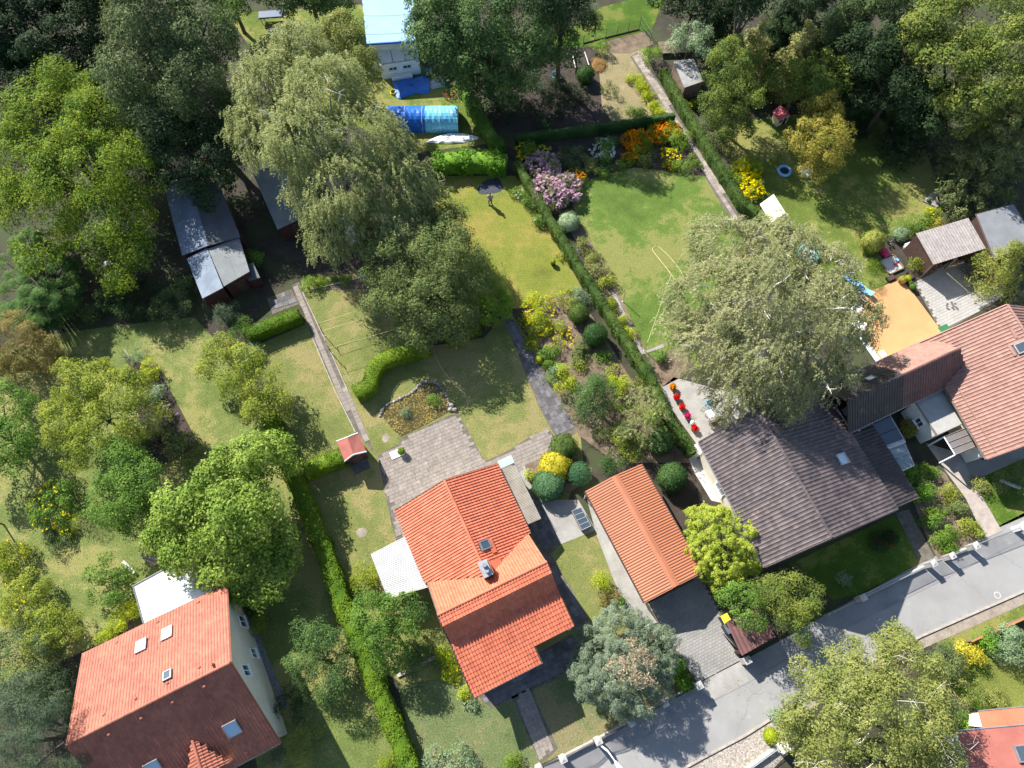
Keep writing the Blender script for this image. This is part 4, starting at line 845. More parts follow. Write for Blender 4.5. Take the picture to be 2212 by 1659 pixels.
pw = [np.array(p) for p in b2]; MB().prism([(pw[0] + [.3, -.3, 0])[:2], (pw[1] + [0, -.3, 0])[:2], pw[2][:2], (pw[3] + [.3, 0, 0])[:2]], 0, 2.55).build('porch_wall', m_wallw, rh)
tr = [G(*p) for p in T(3, 3, (1640, 1400), (1690, 1390), (1880, 1700), (1640, 1700))]
tt = MB().prism([p[:2] for p in tr], 0, .25).build('terrace', m_white); struct(tt)
# ================================================================== VEGETATION
def leaf_mesh(name, P, Nn, size, aspect, m, extra=None, tang=None, curl=.0):
    """one mesh of pointed leaves: centres P, normals Nn, half length size"""
    n = len(P); Nn = Nn / np.maximum(np.linalg.norm(Nn, axis=1, keepdims=True), 1e-6)
    t = rng.normal(size=(n, 3)) if tang is None else tang
    t = t - Nn * np.sum(t * Nn, 1, keepdims=True); t /= np.maximum(np.linalg.norm(t, axis=1, keepdims=True), 1e-6)
    b = np.cross(Nn, t); s = np.asarray(size).reshape(-1, 1) * np.ones((n, 1)); w = s * aspect
    V = np.stack([P - t * s + b * w, P - t * s * .7 - b * w, P + t * s], 1).reshape(-1, 3)
    nf = n; ev = None; nv = len(V)
    loops = np.arange(nv); starts = np.arange(n) * 3; tot = np.full(n, 3)
    if extra is not None and len(extra.v):
        EV = np.concatenate(extra.v); el = []; es = []; et = []
        off = nv; k = len(loops)
        for f in extra.f: es.append(k); et.append(len(f)); el += [i + off for i in f]; k += len(f)
        V = np.concatenate([V, EV]); loops = np.concatenate([loops, el]); starts = np.concatenate([starts, es]); tot = np.concatenate([tot, et])
    me = bpy.data.meshes.new(name)
    me.vertices.add(len(V)); me.vertices.foreach_set('co', V.astype(np.float32).ravel())
    me.loops.add(len(loops)); me.loops.foreach_set('vertex_index', loops.astype(np.int32))
    me.polygons.add(len(starts)); me.polygons.foreach_set('loop_start', starts.astype(np.int32)); me.polygons.foreach_set('loop_total', tot.astype(np.int32))
    me.update(calc_edges=True); me.materials.append(m)
    return me
def sph(n, zmin=-1.0):
    z = rng.uniform(zmin, 1, n); a = rng.uniform(0, 2 * np.pi, n); r = np.sqrt(1 - z * z)
    return np.stack([r * np.cos(a), r * np.sin(a), z], 1)
def clumps(lobes, dens, zmin=-.45, shell=(.72, 1.02), keep=.72):
    """boughs' ends spread over the outside of overlapping lobes (centre, radii)"""
    out = []; dirs = []
    for i, (c, r) in enumerate(lobes):
        n = max(3, int(dens * 4 * np.pi * (r[0] * r[1] + r[0] * r[2] + r[1] * r[2]) / 3 * (1 - zmin) / 2))
        d = sph(n, zmin); s = rng.uniform(shell[0], shell[1], (n, 1))
        # uneven outline: slow lumps on the lobe
        ph = rng.uniform(0, 6.28, 4); k = 1 + .10 * np.sin(3 * np.arctan2(d[:, 1], d[:, 0]) + ph[0]) + .07 * np.sin(5 * np.arctan2(d[:, 1], d[:, 0]) + ph[1] + 3 * d[:, 2])
        p = c + d * r * s * k[:, None]; ok = np.ones(n, bool)
        for j, (c2, r2) in enumerate(lobes):
            if j != i: ok &= np.sum(((p - c2) / r2) ** 2, 1) > keep ** 2
        out.append(p[ok]); dirs.append(d[ok])
    return np.concatenate(out), np.concatenate(dirs)
def leaves_broad(lobes, dens=1.3, cr=.55, per=40, ls=.13, aspect=.55, up=.55, flat=.55, zmin=-.45, shell=(.72, 1.02), fill=.25):
    """leaves gathered in rounded sprays at the boughs' ends, with ragged edges and gaps between the sprays"""
    c, d = clumps(lobes, dens / 2.6, zmin, (shell[0] * .9, shell[1] * .93))
    k = rng.uniform(.5, 1.45, len(c)); rad = cr * 1.6 * k; cnt = (per * 4.6 * k ** 2).astype(int) + 4; idx = np.repeat(np.arange(len(c)), cnt); n = len(idx)
    dd = sph(n) + .75 * (d[idx] * .6 + Zu * .5); dd /= np.linalg.norm(dd, axis=1, keepdims=True)
    ph = rng.uniform(0, 6.28, (len(c), 2))[idx]; lump = 1 + .22 * np.sin(4 * dd[:, 0] + ph[:, 0]) * np.sin(4 * dd[:, 1] + ph[:, 1])
    q = rng.uniform(.5, 1.0, n) ** .6; far = rng.uniform(size=n) < .13; q[far] *= rng.uniform(1.05, 1.4, far.sum())
    P = c[idx] + dd * (rad[idx] * q * lump)[:, None] * np.array([1, 1, min(flat + .2, 1)])
    N = .7 * dd + .25 * d[idx] + up * .7 * Zu + .42 * rng.normal(size=P.shape)
    if fill:
        m = int(n * fill * .5); l = rng.integers(len(lobes), size=m); C = np.array([a for a, _ in lobes])[l]; Rr = np.array([b for _, b in lobes])[l]
        d2 = sph(m, zmin); p2 = C + d2 * Rr * rng.uniform(.3, .85, (m, 1)); P = np.concatenate([P, p2]); N = np.concatenate([N, d2 + Zu * .4 + .6 * rng.normal(size=p2.shape)])
    return P, N, ls * .8 * rng.uniform(.5, 1.35, len(P)), aspect, None
def leaves_birch(lobes, dens=2.2, ls=.11, strands=6, length=1.3, zmin=-.2, per=11):
    per = int(per * 1.6); ls *= .8
    c, d = clumps(lobes, dens, zmin, (.66, .97))
    n = len(c) * strands; i = np.repeat(np.arange(len(c)), strands)
    st = c[i] + rng.normal(size=(n, 3)) * [.32, .32, .18]; L = rng.uniform(.5, 1.2, n) * length
    hd = d[i] * [1, 1, 0] + rng.normal(size=(n, 3)) * [.35, .35, 0]
    t = np.tile(np.linspace(0, 1, per), n); k = np.repeat(np.arange(n), per)
    P = st[k] + hd[k] * (np.sqrt(t) * .5 * L[k])[:, None] + np.array([0, 0, -1]) * (t ** 1.6 * L[k])[:, None] + rng.normal(size=(n * per, 3)) * .055
    N = .5 * d[i][k] + .75 * Zu + .42 * rng.normal(size=P.shape); tg = hd[k] * .6 + np.array([0, 0, -1.]) * .9 + rng.normal(size=P.shape) * .35
    return P, N, ls * rng.uniform(.65, 1.3, len(P)), .42, tg
def leaves_conifer(base, H, R, z0=.08, whorls=22, nb=11, per=13, ls=.22, droop=.25, taper=.8, aspect=.34, lean=(0, 0)):
    whorls = int(whorls * 1.25); nb += 3; per = int(per * 1.35)
    """tiers of spreading boughs round an upright stem"""
    P = []; N = []; Tg = []
    for w in range(whorls):
        f = z0 + (1 - z0) * (w + rng.uniform(-.3, .3)) / whorls; f = min(max(f, z0), .985); rr = R * (1 - f) ** taper + .12
        m = max(4, int(nb * (.45 + .75 * (1 - f))))
        for k in range(m):
            a = 2 * np.pi * (k + rng.uniform(-.35, .35)) / m + w * .7; br = rr * rng.uniform(.72, 1.12); d = np.array([math.cos(a), math.sin(a), 0])
            cnt = max(4, int(per * br / R + 4)); t = np.sqrt(rng.uniform(.02, 1, cnt)); side = rng.normal(size=cnt) * (.10 + .17 * br * (1.05 - t) + .05)
            s = np.array([-d[1], d[0], 0]); z = -droop * br * t + .16 * br * t ** 3 + rng.normal(size=cnt) * .06
            P.append(base + [lean[0] * f, lean[1] * f, f * H] + d * (br * t)[:, None] + s * side[:, None] + Zu * z[:, None])
            N.append(np.tile(Zu * .8 + d * .35, (cnt, 1)) + rng.normal(size=(cnt, 3)) * .45); Tg.append(np.tile(d, (cnt, 1)) + s * np.sign(side)[:, None] * .8)
    P = np.concatenate(P); return P, np.concatenate(N), ls * rng.uniform(.65, 1.3, len(P)), aspect, np.concatenate(Tg)
def clipped_ball(c, r, dens=190, ls=.055, lump=.05):
    """clipped shrub: close leaf skin over a solid core"""
    r = np.array([r, r, r]) if np.isscalar(r) else np.asarray(r, float)
    n = int(dens * 4 * np.pi * (r[0] * r[1] + r[0] * r[2] + r[1] * r[2]) / 3); d = sph(n, -.75)
    w = 1 + lump * np.sin(5 * d[:, 0] + 3) * np.sin(6 * d[:, 1]) + lump * .6 * np.sin(11 * d[:, 2] + 9 * d[:, 0])
    P = c + d * r * (w * rng.uniform(.95, 1.03, n))[:, None]; N = d + .55 * rng.normal(size=d.shape)
    core = MB().ball(c, r * .93, 18, 10, .05)
    return (P, N, ls * rng.uniform(.7, 1.3, n), .6, None), core
def stem_parts(root, base, lobes, tr, m, extra=6, white=False, tipz=0):
    """trunk and limbs reaching into the lobes"""
    cz = np.mean([c for c, _ in lobes], 0); top = np.array([cz[0], cz[1], cz[2] + .15 * lobes[0][1][2]])
    mid = base + (top - base) * .5 + rng.normal(size=3) * [.12, .12, 0]
    tk = MB().tube(tubepath([base - Zu * .1, mid, top], 5), list(np.linspace(tr, tr * .45, 11)), 8).build('trunk', m, root, smooth=True)
    for i, (c, r) in enumerate(lobes[:10]):
        s = base + (top - base) * rng.uniform(.35, .7); e = c + rng.normal(size=3) * r * .2
        MB().tube(tubepath([s, (s + e) / 2 + Zu * .3, e], 4), list(np.linspace(tr * .45, tr * .12, 9)), 5).build('limb', m, root, smooth=True)
    return tk
def lob(*L):
    """lobes from (view x, view y, height of centre, radius in view units, vertical radius in metres)"""
    out = []
    for x, y, z, r, rz in L:
        c = G(x, y, z); rm = r * mpp(c); out.append((c, np.array([rm, rm, rz])))
    return out
m_bark = mat('bark', (.14, .11, .085), (.08, .062, .05), 6, .9, fine=20, finec=.4, bmp=.6)
m_birchbark = mat('birch_bark', (.70, .66, .60), (.50, .46, .42), 5, .8, fine=9, finec=.3, stain=((.08, .07, .06), 5, .66))
m_twig = mat('bleached_twig', (.58, .53, .47), (.42, .38, .33), 5, .85)
LM = {
 'walnut': leafmat('leaf_walnut', (.044, .080, .016), (.165, .190, .026), (.088, .128, .021), .4),
 'linden': leafmat('leaf_linden', (.046, .072, .022), (.145, .155, .04), (.085, .108, .028), .38),
 'alder': leafmat('leaf_alder', (.034, .052, .022), (.100, .120, .050), (.060, .080, .033), .28),
 'dark': leafmat('leaf_dark_shaded', (.009, .018, .009), (.032, .050, .021), (.018, .032, .014), .25),  # dark conifer green; also carries the wooded corner's shade in its colour
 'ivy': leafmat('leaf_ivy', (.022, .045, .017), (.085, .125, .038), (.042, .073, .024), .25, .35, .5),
 'sumac': leafmat('leaf_sumac', (.020, .050, .014), (.075, .115, .032), (.042, .078, .021), .35),
 'birch': leafmat('leaf_birch', (.085, .108, .042), (.240, .245, .115), (.150, .165, .068), .42),
 'birch2': leafmat('leaf_birch_grey', (.085, .098, .045), (.245, .240, .135), (.152, .158, .077), .42),
 'robinia': leafmat('leaf_robinia', (.045, .068, .026), (.128, .143, .052), (.080, .102, .037), .35),
 'maple': leafmat('leaf_maple', (.055, .100, .016), (.215, .260, .070), (.118, .168, .034), .42, .32, .6),
 'fruit': leafmat('leaf_fruit', (.075, .105, .020), (.23, .24, .052), (.135, .16, .03), .38),
 'green': leafmat('leaf_green', (.036, .075, .016), (.115, .175, .042), (.07, .12, .026), .38),
 'bright': leafmat('leaf_bright', (.055, .105, .018), (.140, .195, .036), (.092, .150, .026), .4),
 'hedge': leafmat('leaf_hedge', (.040, .080, .012), (.115, .155, .021), (.072, .114, .016), .35),
 'hedge2': leafmat('leaf_hedge_yew', (.026, .048, .014), (.078, .105, .028), (.048, .074, .020), .3),
 'hedge3': leafmat('leaf_hedge_privet', (.062, .092, .014), (.17, .18, .024), (.11, .138, .018), .35),
 'laurel': leafmat('leaf_laurel', (.042, .098, .016), (.13, .215, .032), (.08, .155, .024), .35, .3, .6),
 'yew': leafmat('leaf_yew', (.030, .055, .018), (.125, .135, .030), (.066, .090, .022), .25),
 'thuja': leafmat('leaf_thuja', (.060, .085, .022), (.185, .18, .05), (.11, .125, .032), .25),
 'spruce': leafmat('leaf_spruce', (.030, .046, .020), (.125, .135, .050), (.070, .084, .032), .15),
 'fir': leafmat('leaf_fir_gold', (.072, .082, .03), (.22, .205, .085), (.135, .138, .052), .2),
 'blue': leafmat('leaf_blue_spruce', (.050, .070, .046), (.140, .165, .110), (.085, .108, .07), .15),
 'golden': leafmat('leaf_golden_cypress', (.085, .125, .018), (.265, .285, .058), (.170, .200, .036), .3),
 'box': leafmat('leaf_box', (.015, .036, .012), (.048, .080, .026), (.030, .056, .018), .2),
 'boxb': leafmat('leaf_box_blue', (.022, .054, .026), (.056, .100, .046), (.037, .076, .035), .2),
 'gold': leafmat('leaf_gold_shrub', (.160, .155, .018), (.340, .300, .050), (.250, .225, .032), .35),
 'olive': leafmat('leaf_olive', (.075, .095, .028), (.195, .200, .070), (.128, .142, .044), .4),
 'autumn': leafmat('leaf_autumn', (.10, .105, .024), (.25, .205, .058), (.17, .155, .036), .4),
 'brown': leafmat('leaf_brown_yew', (.075, .065, .022), (.20, .155, .06), (.125, .105, .038), .25),
 'silver': leafmat('leaf_silver', (.072, .105, .058), (.17, .215, .125), (.115, .155, .085), .3),
 'pine': leafmat('leaf_pine', (.022, .038, .022), (.075, .098, .056), (.045, .064, .036), .2),
 'tan': leafmat('leaf_dry_tan', (.130, .105, .068), (.290, .245, .170), (.200, .165, .112), .3),
 'red': leafmat('leaf_red', (.10, .02, .015), (.25, .06, .03), (.17, .04, .02), .3),
 'ylgreen': leafmat('leaf_yellowgreen', (.105, .145, .016), (.26, .28, .036), (.175, .21, .024), .4),
}
def fl(name, c, trans=.3): return leafmat('petal_' + name, tuple(x * .42 for x in c), tuple(x * .6 for x in c), tuple(x * .52 for x in c), trans)
PET = dict(orange=fl('orange', (.72, .25, .008)), yellow=fl('yellow', (.72, .60, .02)), pink=fl('pink', (.46, .31, .36)), white=fl('white', (.72, .74, .70)), red=fl('red', (.62, .02, .03)), magenta=fl('magenta', (.5, .03, .16)), lilac=fl('lilac', (.33, .24, .42)), cream=fl('cream', (.6, .58, .42)))
NL = [0]
def plant(name, label, cat, base, data, m, core=None, part='foliage', group=None):
    root = thing(name, label, cat, base, group); P, N, s, a, tg = data; NL[0] += len(P)
    if core:
        core.v = [v - org(root) for v in core.v]
    me = leaf_mesh(part, P - org(root), N, s, a, m, core, tg); mesh_obj(part, me, root)
    return root
def tree(label, lobes, m, style='broad', tr=.22, bark=None, base=None, cat='tree', name='tree', limbs=True, **k):
    if base is None:
        c = np.mean([c for c, _ in lobes], 0); base = np.array([c[0], c[1], 0])
    else: base = G(*base)
    d = leaves_birch(lobes, **k) if style == 'birch' else leaves_broad(lobes, **k)
    r = plant(name, label, cat, base, d, LM[m], part='crown')
    if limbs: stem_parts(r, base, lobes, tr, bark or m_bark)
    return r
def bush(label, x, y, r, h, m, name='shrub', cat='shrub', dens=2.6, cr=.34, per=34, ls=.085, flower=None, nf=60, fs=.07, group=None, lumps=4, sx=1.0, shell=(.62, 1.02), aspect=.55):
    """loose shrub of several lobes; r in view units, h in metres"""
    c = G(x, y, h * .5); rm = r * mpp(c); base = np.array([c[0], c[1], 0]); L = []
    for i in range(lumps):
        a = 2 * math.pi * i / lumps + rng.uniform(-.5, .5); q = rng.uniform(.25, .5) * (lumps > 1); f = rng.uniform(.5, .72) if lumps > 1 else 1
        L.append((np.array([c[0] + math.cos(a) * rm * q * sx, c[1] + math.sin(a) * rm * q, h * rng.uniform(.42, .62)]), np.array([rm * f * sx, rm * f, h * .5 * rng.uniform(.75, 1)])))
    root = plant(name, label, cat, base, leaves_broad(L, dens, cr, per, ls, aspect, zmin=-.5, shell=shell, fill=.3), LM[m], group=group)
    MB().tube([base - Zu * .05, base + Zu * h * .45], [.05, .03], 5).tube([base, base + np.array([rm * .3, .1, h * .5])], [.035, .02], 4).tube([base, base + np.array([-rm * .3, -.1, h * .5])], [.035, .02], 4).build('stems', m_bark, root)
    if flower:
        cc, d = clumps(L, nf / 12, -.1, (.92, 1.08), .9); pick = rng.permutation(len(cc))[:nf]; cc = cc[pick]
        add_flowers(root, cc, PET[flower], fs)
    return root
def add_flowers(root, C, m, fs=.07, petals=6, name='blossoms'):
    n = len(C); i = np.repeat(np.arange(n), petals); P = C[i] + rng.normal(size=(n * petals, 3)) * fs * .7; N = Zu + rng.normal(size=P.shape) * .6; NL[0] += len(P)
    me = leaf_mesh(name, P - org(root), N, fs * rng.uniform(.7, 1.25, len(P)), .8, m); o = mesh_obj(name, me, root); o['kind'] = 'stuff'; return o
def ballbush(label, x, y, r, m, h=None, name='clipped_shrub', cat='shrub', dens=200, ls=.055, rz=None, lump=.05, group=None):
    c = G(x, y, h or 0); rm = r * mpp(c); h = h or rm * .8; c = G(x, y, h); rz = rz or rm * .92
    d, core = clipped_ball(c, (rm, rm, rz), dens, ls, lump); base = np.array([c[0], c[1], 0])
    root = plant(name, label, cat, base, d, LM[m], core, group=group)
    MB().tube([base - Zu * .05, base + Zu * h], [.07, .05], 6).build('stem', m_bark, root)
    return root
def hedge(label, pts, w, h, m, dens=150, ls=.06, rough=.05, name='hedge', topz=None, lean=0):
    """clipped hedge along view positions of its top edge's middle"""
    C = [G(x, y, h) * [1, 1, 0] for x, y in pts]; C = np.array(tubepath(C, 5)); n = len(C); Pp = []; Nn = []
    D = np.gradient(C, axis=0); D /= np.linalg.norm(D, axis=1, keepdims=True); S = np.stack([-D[:, 1], D[:, 0], 0 * D[:, 0]], 1)
    prof = [(-.5, .02), (-.52, .45), (-.5, .9), (-.42, .98), (0, 1.0), (.42, .98), (.5, .9), (.52, .45), (.5, .02)]
    core = MB(); V = []; F = []; k = len(prof)
    for i in range(n):
        for a, b_ in prof: V.append(C[i] + S[i] * a * w * .94 * (1 + .05 * math.sin(i * 1.7 + a * 3)) + Zu * (b_ * h * .965 + .03 * math.sin(i * 2.3)))
    for i in range(n - 1):
        for j in range(k - 1): F.append((i*k + j, i*k + j + 1, (i+1)*k + j + 1, (i+1)*k + j))
    F += [tuple(range(k)), tuple(range((n-1)*k, n*k))[::-1]]
    base = C[n // 2] * 1.0; core.add(np.array(V), F)
    seg = np.linalg.norm(np.diff(C, axis=0), axis=1); cum = np.concatenate([[0], np.cumsum(seg)]); Lh = cum[-1]
    per = w * 1.0 + 2 * h; N_ = int(dens * Lh * per); s = rng.uniform(0, Lh, N_); q = rng.uniform(0, per, N_)
    ix = np.clip(np.searchsorted(cum, s) - 1, 0, n - 2); t = ((s - cum[ix]) / seg[ix])[:, None]; cc = C[ix] * (1 - t) + C[ix + 1] * t; sd = S[ix]
    lumpy = rough * (np.sin(s * 2.1 + 1) + np.sin(s * 5.3 + q * 3) * .7)
    top = q < w; left = (~top) & (q < w + h); right = ~top & ~left
    P = cc.copy(); Nv = np.zeros_like(P)
    a = (q / w - .5) * w; P[top] += sd[top] * a[top][:, None] + Zu * (h + lumpy[top] - .10 * h * np.abs(a[top] / w * 2) ** 6 * .5)[:, None]; Nv[top] = Zu
    zz = (q - w); P[left] += -sd[left] * (w * .5 + lumpy[left])[:, None] + Zu * zz[left][:, None]; Nv[left] = -sd[left]
    zz = (q - w - h); P[right] += sd[right] * (w * .5 + lumpy[right])[:, None] + Zu * zz[right][:, None]; Nv[right] = sd[right]
    ne = int(dens * w * h)
    for e_, sg in ((0, -1), (n - 1, 1)):
        pe = C[e_] + S[e_] * rng.uniform(-.5, .5, (ne, 1)) * w + Zu * rng.uniform(0, h, (ne, 1)) + D[e_] * sg * .02; P = np.concatenate([P, pe]); Nv = np.concatenate([Nv, np.tile(D[e_] * sg, (ne, 1))])
    P += rng.normal(size=P.shape) * .03; Nv = Nv * .8 + .6 * rng.normal(size=P.shape) + Zu * .2
    return plant(name, label, 'hedge', base, (P, Nv, ls * rng.uniform(.7, 1.35, len(P)), .6, None), LM[m], core)
def branches(root, lobes, m, n=30, r=.045, fork=3, out=(.55, 1.0), zbias=.35):
    """bleached boughs showing between the leaves, lying along the outside of the crown"""
    b = MB()
    for _ in range(n):
        c, rr = lobes[rng.integers(len(lobes))]; d = sph(1, zbias)[0]; hd = unit(d * [1, 1, 0] + [1e-3, 0, 0])
        p0 = c + d * rr * rng.uniform(.5, .75); L = rng.uniform(.9, 2.2); dr = unit(hd + Zu * rng.uniform(.1, .6) + rng.normal(size=3) * .4)
        p1 = p0 + dr * L * .5 + rng.normal(size=3) * .1; p2 = p1 + unit(dr + rng.normal(size=3) * .35) * L * .5
        b.tube([p0, p1, p2], [r, r * .7, r * .3], 4)
        for k in range(fork):
            s = p0 + (p2 - p0) * rng.uniform(.35, .8); e = s + unit(dr + rng.normal(size=3) * .8) * L * rng.uniform(.25, .5); b.tube([s, e], [r * .5, r * .18], 3)
    o = b.build('bare_branches', m, root); o['kind'] = 'stuff'; return o

# ---------------------------------------------------------------- big trees
TL = []
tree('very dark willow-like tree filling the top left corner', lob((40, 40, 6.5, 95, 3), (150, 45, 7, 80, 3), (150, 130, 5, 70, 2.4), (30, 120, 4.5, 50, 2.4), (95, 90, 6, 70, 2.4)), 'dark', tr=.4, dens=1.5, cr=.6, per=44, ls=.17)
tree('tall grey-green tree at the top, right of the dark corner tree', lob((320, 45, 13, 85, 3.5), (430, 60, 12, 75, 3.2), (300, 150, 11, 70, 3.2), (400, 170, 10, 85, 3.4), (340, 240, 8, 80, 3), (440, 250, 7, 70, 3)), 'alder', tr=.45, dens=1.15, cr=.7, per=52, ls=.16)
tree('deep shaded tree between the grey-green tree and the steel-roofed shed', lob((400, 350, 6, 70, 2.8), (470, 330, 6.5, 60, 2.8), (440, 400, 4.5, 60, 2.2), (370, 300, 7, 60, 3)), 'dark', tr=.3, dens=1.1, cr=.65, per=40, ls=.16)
tree('broad yellow-green walnut tree on the left edge', lob((110, 250, 7.6, 85, 2.6), (230, 270, 7.2, 85, 2.6), (60, 350, 6.8, 95, 2.6), (180, 370, 7.4, 100, 2.9), (285, 360, 6, 75, 2.6), (100, 470, 5.6, 100, 2.4), (230, 480, 5.2, 90, 2.4), (260, 550, 4, 62, 2), (150, 190, 7.6, 45, 1.8)), 'walnut', tr=.45, dens=1.0, cr=.75, per=52, ls=.16, aspect=.45)
def sumac(label, spots):
    base = G(85, 620); root = thing('sumac_tree', label, 'tree', base); P = []; N = []; S = []; Tg = []
    for x, y, z in spots:
        c = G(x, y, z); m = rng.integers(9, 13); MB().tube([base + (c - base) * .3 * [1, 1, 0], c - Zu * .05], [.06, .025], 5).build('stem', m_bark, root)
        for k in range(m):
            a = 2 * np.pi * k / m + rng.uniform(-.2, .2); L = rng.uniform(.55, .8); d = np.array([math.cos(a), math.sin(a), 0]); s = np.array([-d[1], d[0], 0])
            for j in range(7):
                t = (j + 1) / 7
                for sg in (-1, 1):
                    P.append(c + d * L * t + s * sg * .09 + Zu * (.12 * t - .42 * t * t * L)); N.append(Zu + d * .35 + rng.normal(size=3) * .15); S.append(.125 * (1.15 - .5 * abs(t - .45))); Tg.append(s * sg + d * .5)
    me = leaf_mesh('crown', np.array(P) - org(root), np.array(N), np.array(S), .3, LM['sumac'], None, np.array(Tg)); mesh_obj('crown', me, root); return root
sp = []
for i in range(125):
    a = rng.uniform(0, 6.28); q = math.sqrt(rng.uniform(0, 1)); x = 80 + 92 * q * math.cos(a); y = 605 + 110 * q * math.sin(a); sp.append((x, y, 4.6 - 2.6 * q * q + rng.uniform(-.3, .3)))
sumac('sumac with star-shaped leaf rosettes below the walnut tree on the left', sp)
bl = lob((640, 120, 11, 70, 3), (580, 190, 11, 75, 3.2), (700, 200, 12.5, 85, 3.2), (570, 290, 9.5, 70, 3), (660, 300, 11.5, 90, 3.4), (780, 290, 11, 85, 3.2), (690, 405, 8, 72, 3), (740, 400, 9.5, 90, 3.2), (850, 390, 8.5, 80, 3), (730, 490, 6.5, 75, 2.6), (850, 480, 6.5, 80, 2.6), (910, 430, 6, 50, 2.2))
bt = tree('huge weeping birch with pale olive foliage, upper middle left', bl, 'birch', 'birch', tr=.5, bark=m_birchbark, base=(760, 520), dens=2.1, strands=7, ls=.125, length=1.05)
branches(bt, bl, m_birchbark, 34)
tree('yellowish birch crown left of the pale blue roof', lob((740, 80, 8, 45, 2.4), (700, 110, 7, 40, 2.2), (780, 140, 7, 45, 2.2), (760, 180, 6, 45, 2)), 'olive', tr=.2, dens=1.9, cr=.5, per=40, ls=.12)
tree('dense green tree below the big birch by the clothesline lawn', lob((875, 560, 6.2, 80, 2.4), (955, 545, 6, 74, 2.3), (860, 640, 5, 70, 2.3), (935, 635, 5.4, 76, 2.3), (995, 590, 4.8, 55, 2), (900, 700, 3.4, 55, 1.8), (975, 680, 3.6, 55, 1.8), (970, 490, 5.4, 45, 2)), 'robinia', tr=.3, dens=1.6, cr=.55, per=46, ls=.12)
tree('ivy-dark tall tree at the top beside the blue roof', lob((950, 30, 9, 60, 3), (1040, 40, 9, 80, 3.2), (1140, 40, 8.5, 80, 3.2), (960, 110, 7, 60, 3), (1040, 130, 6.5, 70, 3), (1120, 130, 6, 70, 3), (1190, 90, 6, 60, 3), (1070, 180, 3.5, 55, 2.4), (990, 150, 4, 45, 2.4)), 'ivy', tr=.45, dens=1.1, cr=.7, per=46, ls=.16)
tree('dark tree crowning the top edge left of the sunny lawn strip', lob((1190, 0, 11, 55, 3), (1240, 20, 9, 40, 2.5)), 'dark', tr=.3, dens=1.3, cr=.6, per=40, ls=.15)
wl2 = lob((1560, 540, 9.5, 80, 2.8), (1680, 550, 10, 90, 3), (1780, 600, 9, 80, 2.8), (1530, 640, 9.5, 85, 3), (1640, 650, 11.5, 100, 3.4), (1760, 690, 10.5, 90, 3.2), (1540, 740, 8.5, 80, 2.8), (1650, 760, 10, 95, 3.2), (1760, 780, 8.5, 80, 2.8), (1580, 830, 7, 65, 2.4), (1680, 850, 7, 65, 2.4), (1850, 690, 7.5, 55, 2.2), (1480, 700, 7.5, 50, 2.2))
bt2 = tree('large grey-green weeping birch with white branches over the right garden', wl2, 'birch2', 'birch', tr=.5, bark=m_birchbark, base=(1640, 800), dens=1.75, strands=6, ls=.12, length=1.0)
branches(bt2, wl2, m_birchbark, 62, .05)
tree('bright glossy maple beside the white extension', lob((460, 1035, 5, 58, 1.8), (545, 1005, 5, 58, 1.8), (405, 1110, 4.4, 62, 1.8), (495, 1110, 5.8, 74, 2), (562, 1080, 4.4, 50, 1.7), (410, 1185, 3.9, 58, 1.6), (510, 1190, 4.2, 64, 1.7), (575, 1165, 3.2, 46, 1.5), (480, 1245, 3, 50, 1.5), (560, 1240, 2.8, 52, 1.5), (612, 1210, 2.3, 36, 1.2), (370, 1150, 3.6, 38, 1.4), (600, 985, 3.6, 36, 1.3)), 'maple', tr=.35, dens=1.35, cr=.6, per=44, ls=.15, aspect=.7)
tree('olive fruit tree spreading over the left lawn', lob((180, 830, 4.6, 60, 1.7), (250, 850, 4.8, 65, 1.8), (150, 900, 4, 60, 1.6), (230, 920, 4.5, 70, 1.7), (290, 900, 4, 45, 1.5), (170, 960, 3.2, 50, 1.4)), 'fruit', tr=.18, dens=1.9, cr=.45, per=42, ls=.105)
tree('darker small tree under the olive fruit tree', lob((260, 1000, 4, 55, 1.6), (310, 1050, 4, 55, 1.6), (250, 1080, 3.8, 60, 1.6), (300, 1110, 3, 45, 1.4)), 'green', tr=.16, dens=1.9, cr=.45, per=42, ls=.11)
tree('olive-yellow plum tree beside the clipped hedge block, left middle', lob((475, 765, 3.2, 34, 1.4), (525, 785, 3.6, 38, 1.5), (500, 830, 3, 32, 1.3), (565, 820, 3.2, 38, 1.4), (590, 870, 2.8, 34, 1.3), (560, 890, 2.6, 32, 1.2), (450, 810, 2.6, 24, 1.1)), 'fruit', tr=.15, dens=2.1, cr=.42, per=40, ls=.1)
tree('leafy tree on the left edge beside the lawn', lob((5, 880, 3.2, 58, 1.8), (25, 950, 3, 48, 1.6), (-15, 1000, 2.6, 50, 1.6)), 'green', tr=.2, dens=1.8, cr=.45, per=40, ls=.11)
tree('green tree against the white canopy of the centre house', lob((812, 1325, 3.8, 42, 1.4), (862, 1318, 3.6, 38, 1.3), (818, 1380, 3.6, 46, 1.4), (872, 1375, 3, 38, 1.2), (840, 1415, 2.4, 38, 1.1)), 'green', tr=.15, dens=2.2, cr=.42, per=42, ls=.1)
tree('light yellow-green tree in the top right corner', lob((2030, 60, 11, 80, 3), (2130, 40, 12, 95, 3.4), (2200, 100, 12, 90, 3.4), (2060, 150, 9.5, 80, 3), (2150, 170, 10, 85, 3), (2220, 210, 9, 70, 3), (2080, 220, 7.5, 55, 2.4)), 'linden', tr=.45, dens=1.1, cr=.7, per=48, ls=.16)
tree('yellowing small tree on the far right lawn', lob((1770, 250, 5, 45, 1.7), (1790, 300, 5.2, 55, 1.8), (1750, 300, 4.6, 45, 1.6), (1770, 350, 3.4, 40, 1.4)), 'autumn', tr=.16, dens=2.2, cr=.42, per=42, ls=.1)
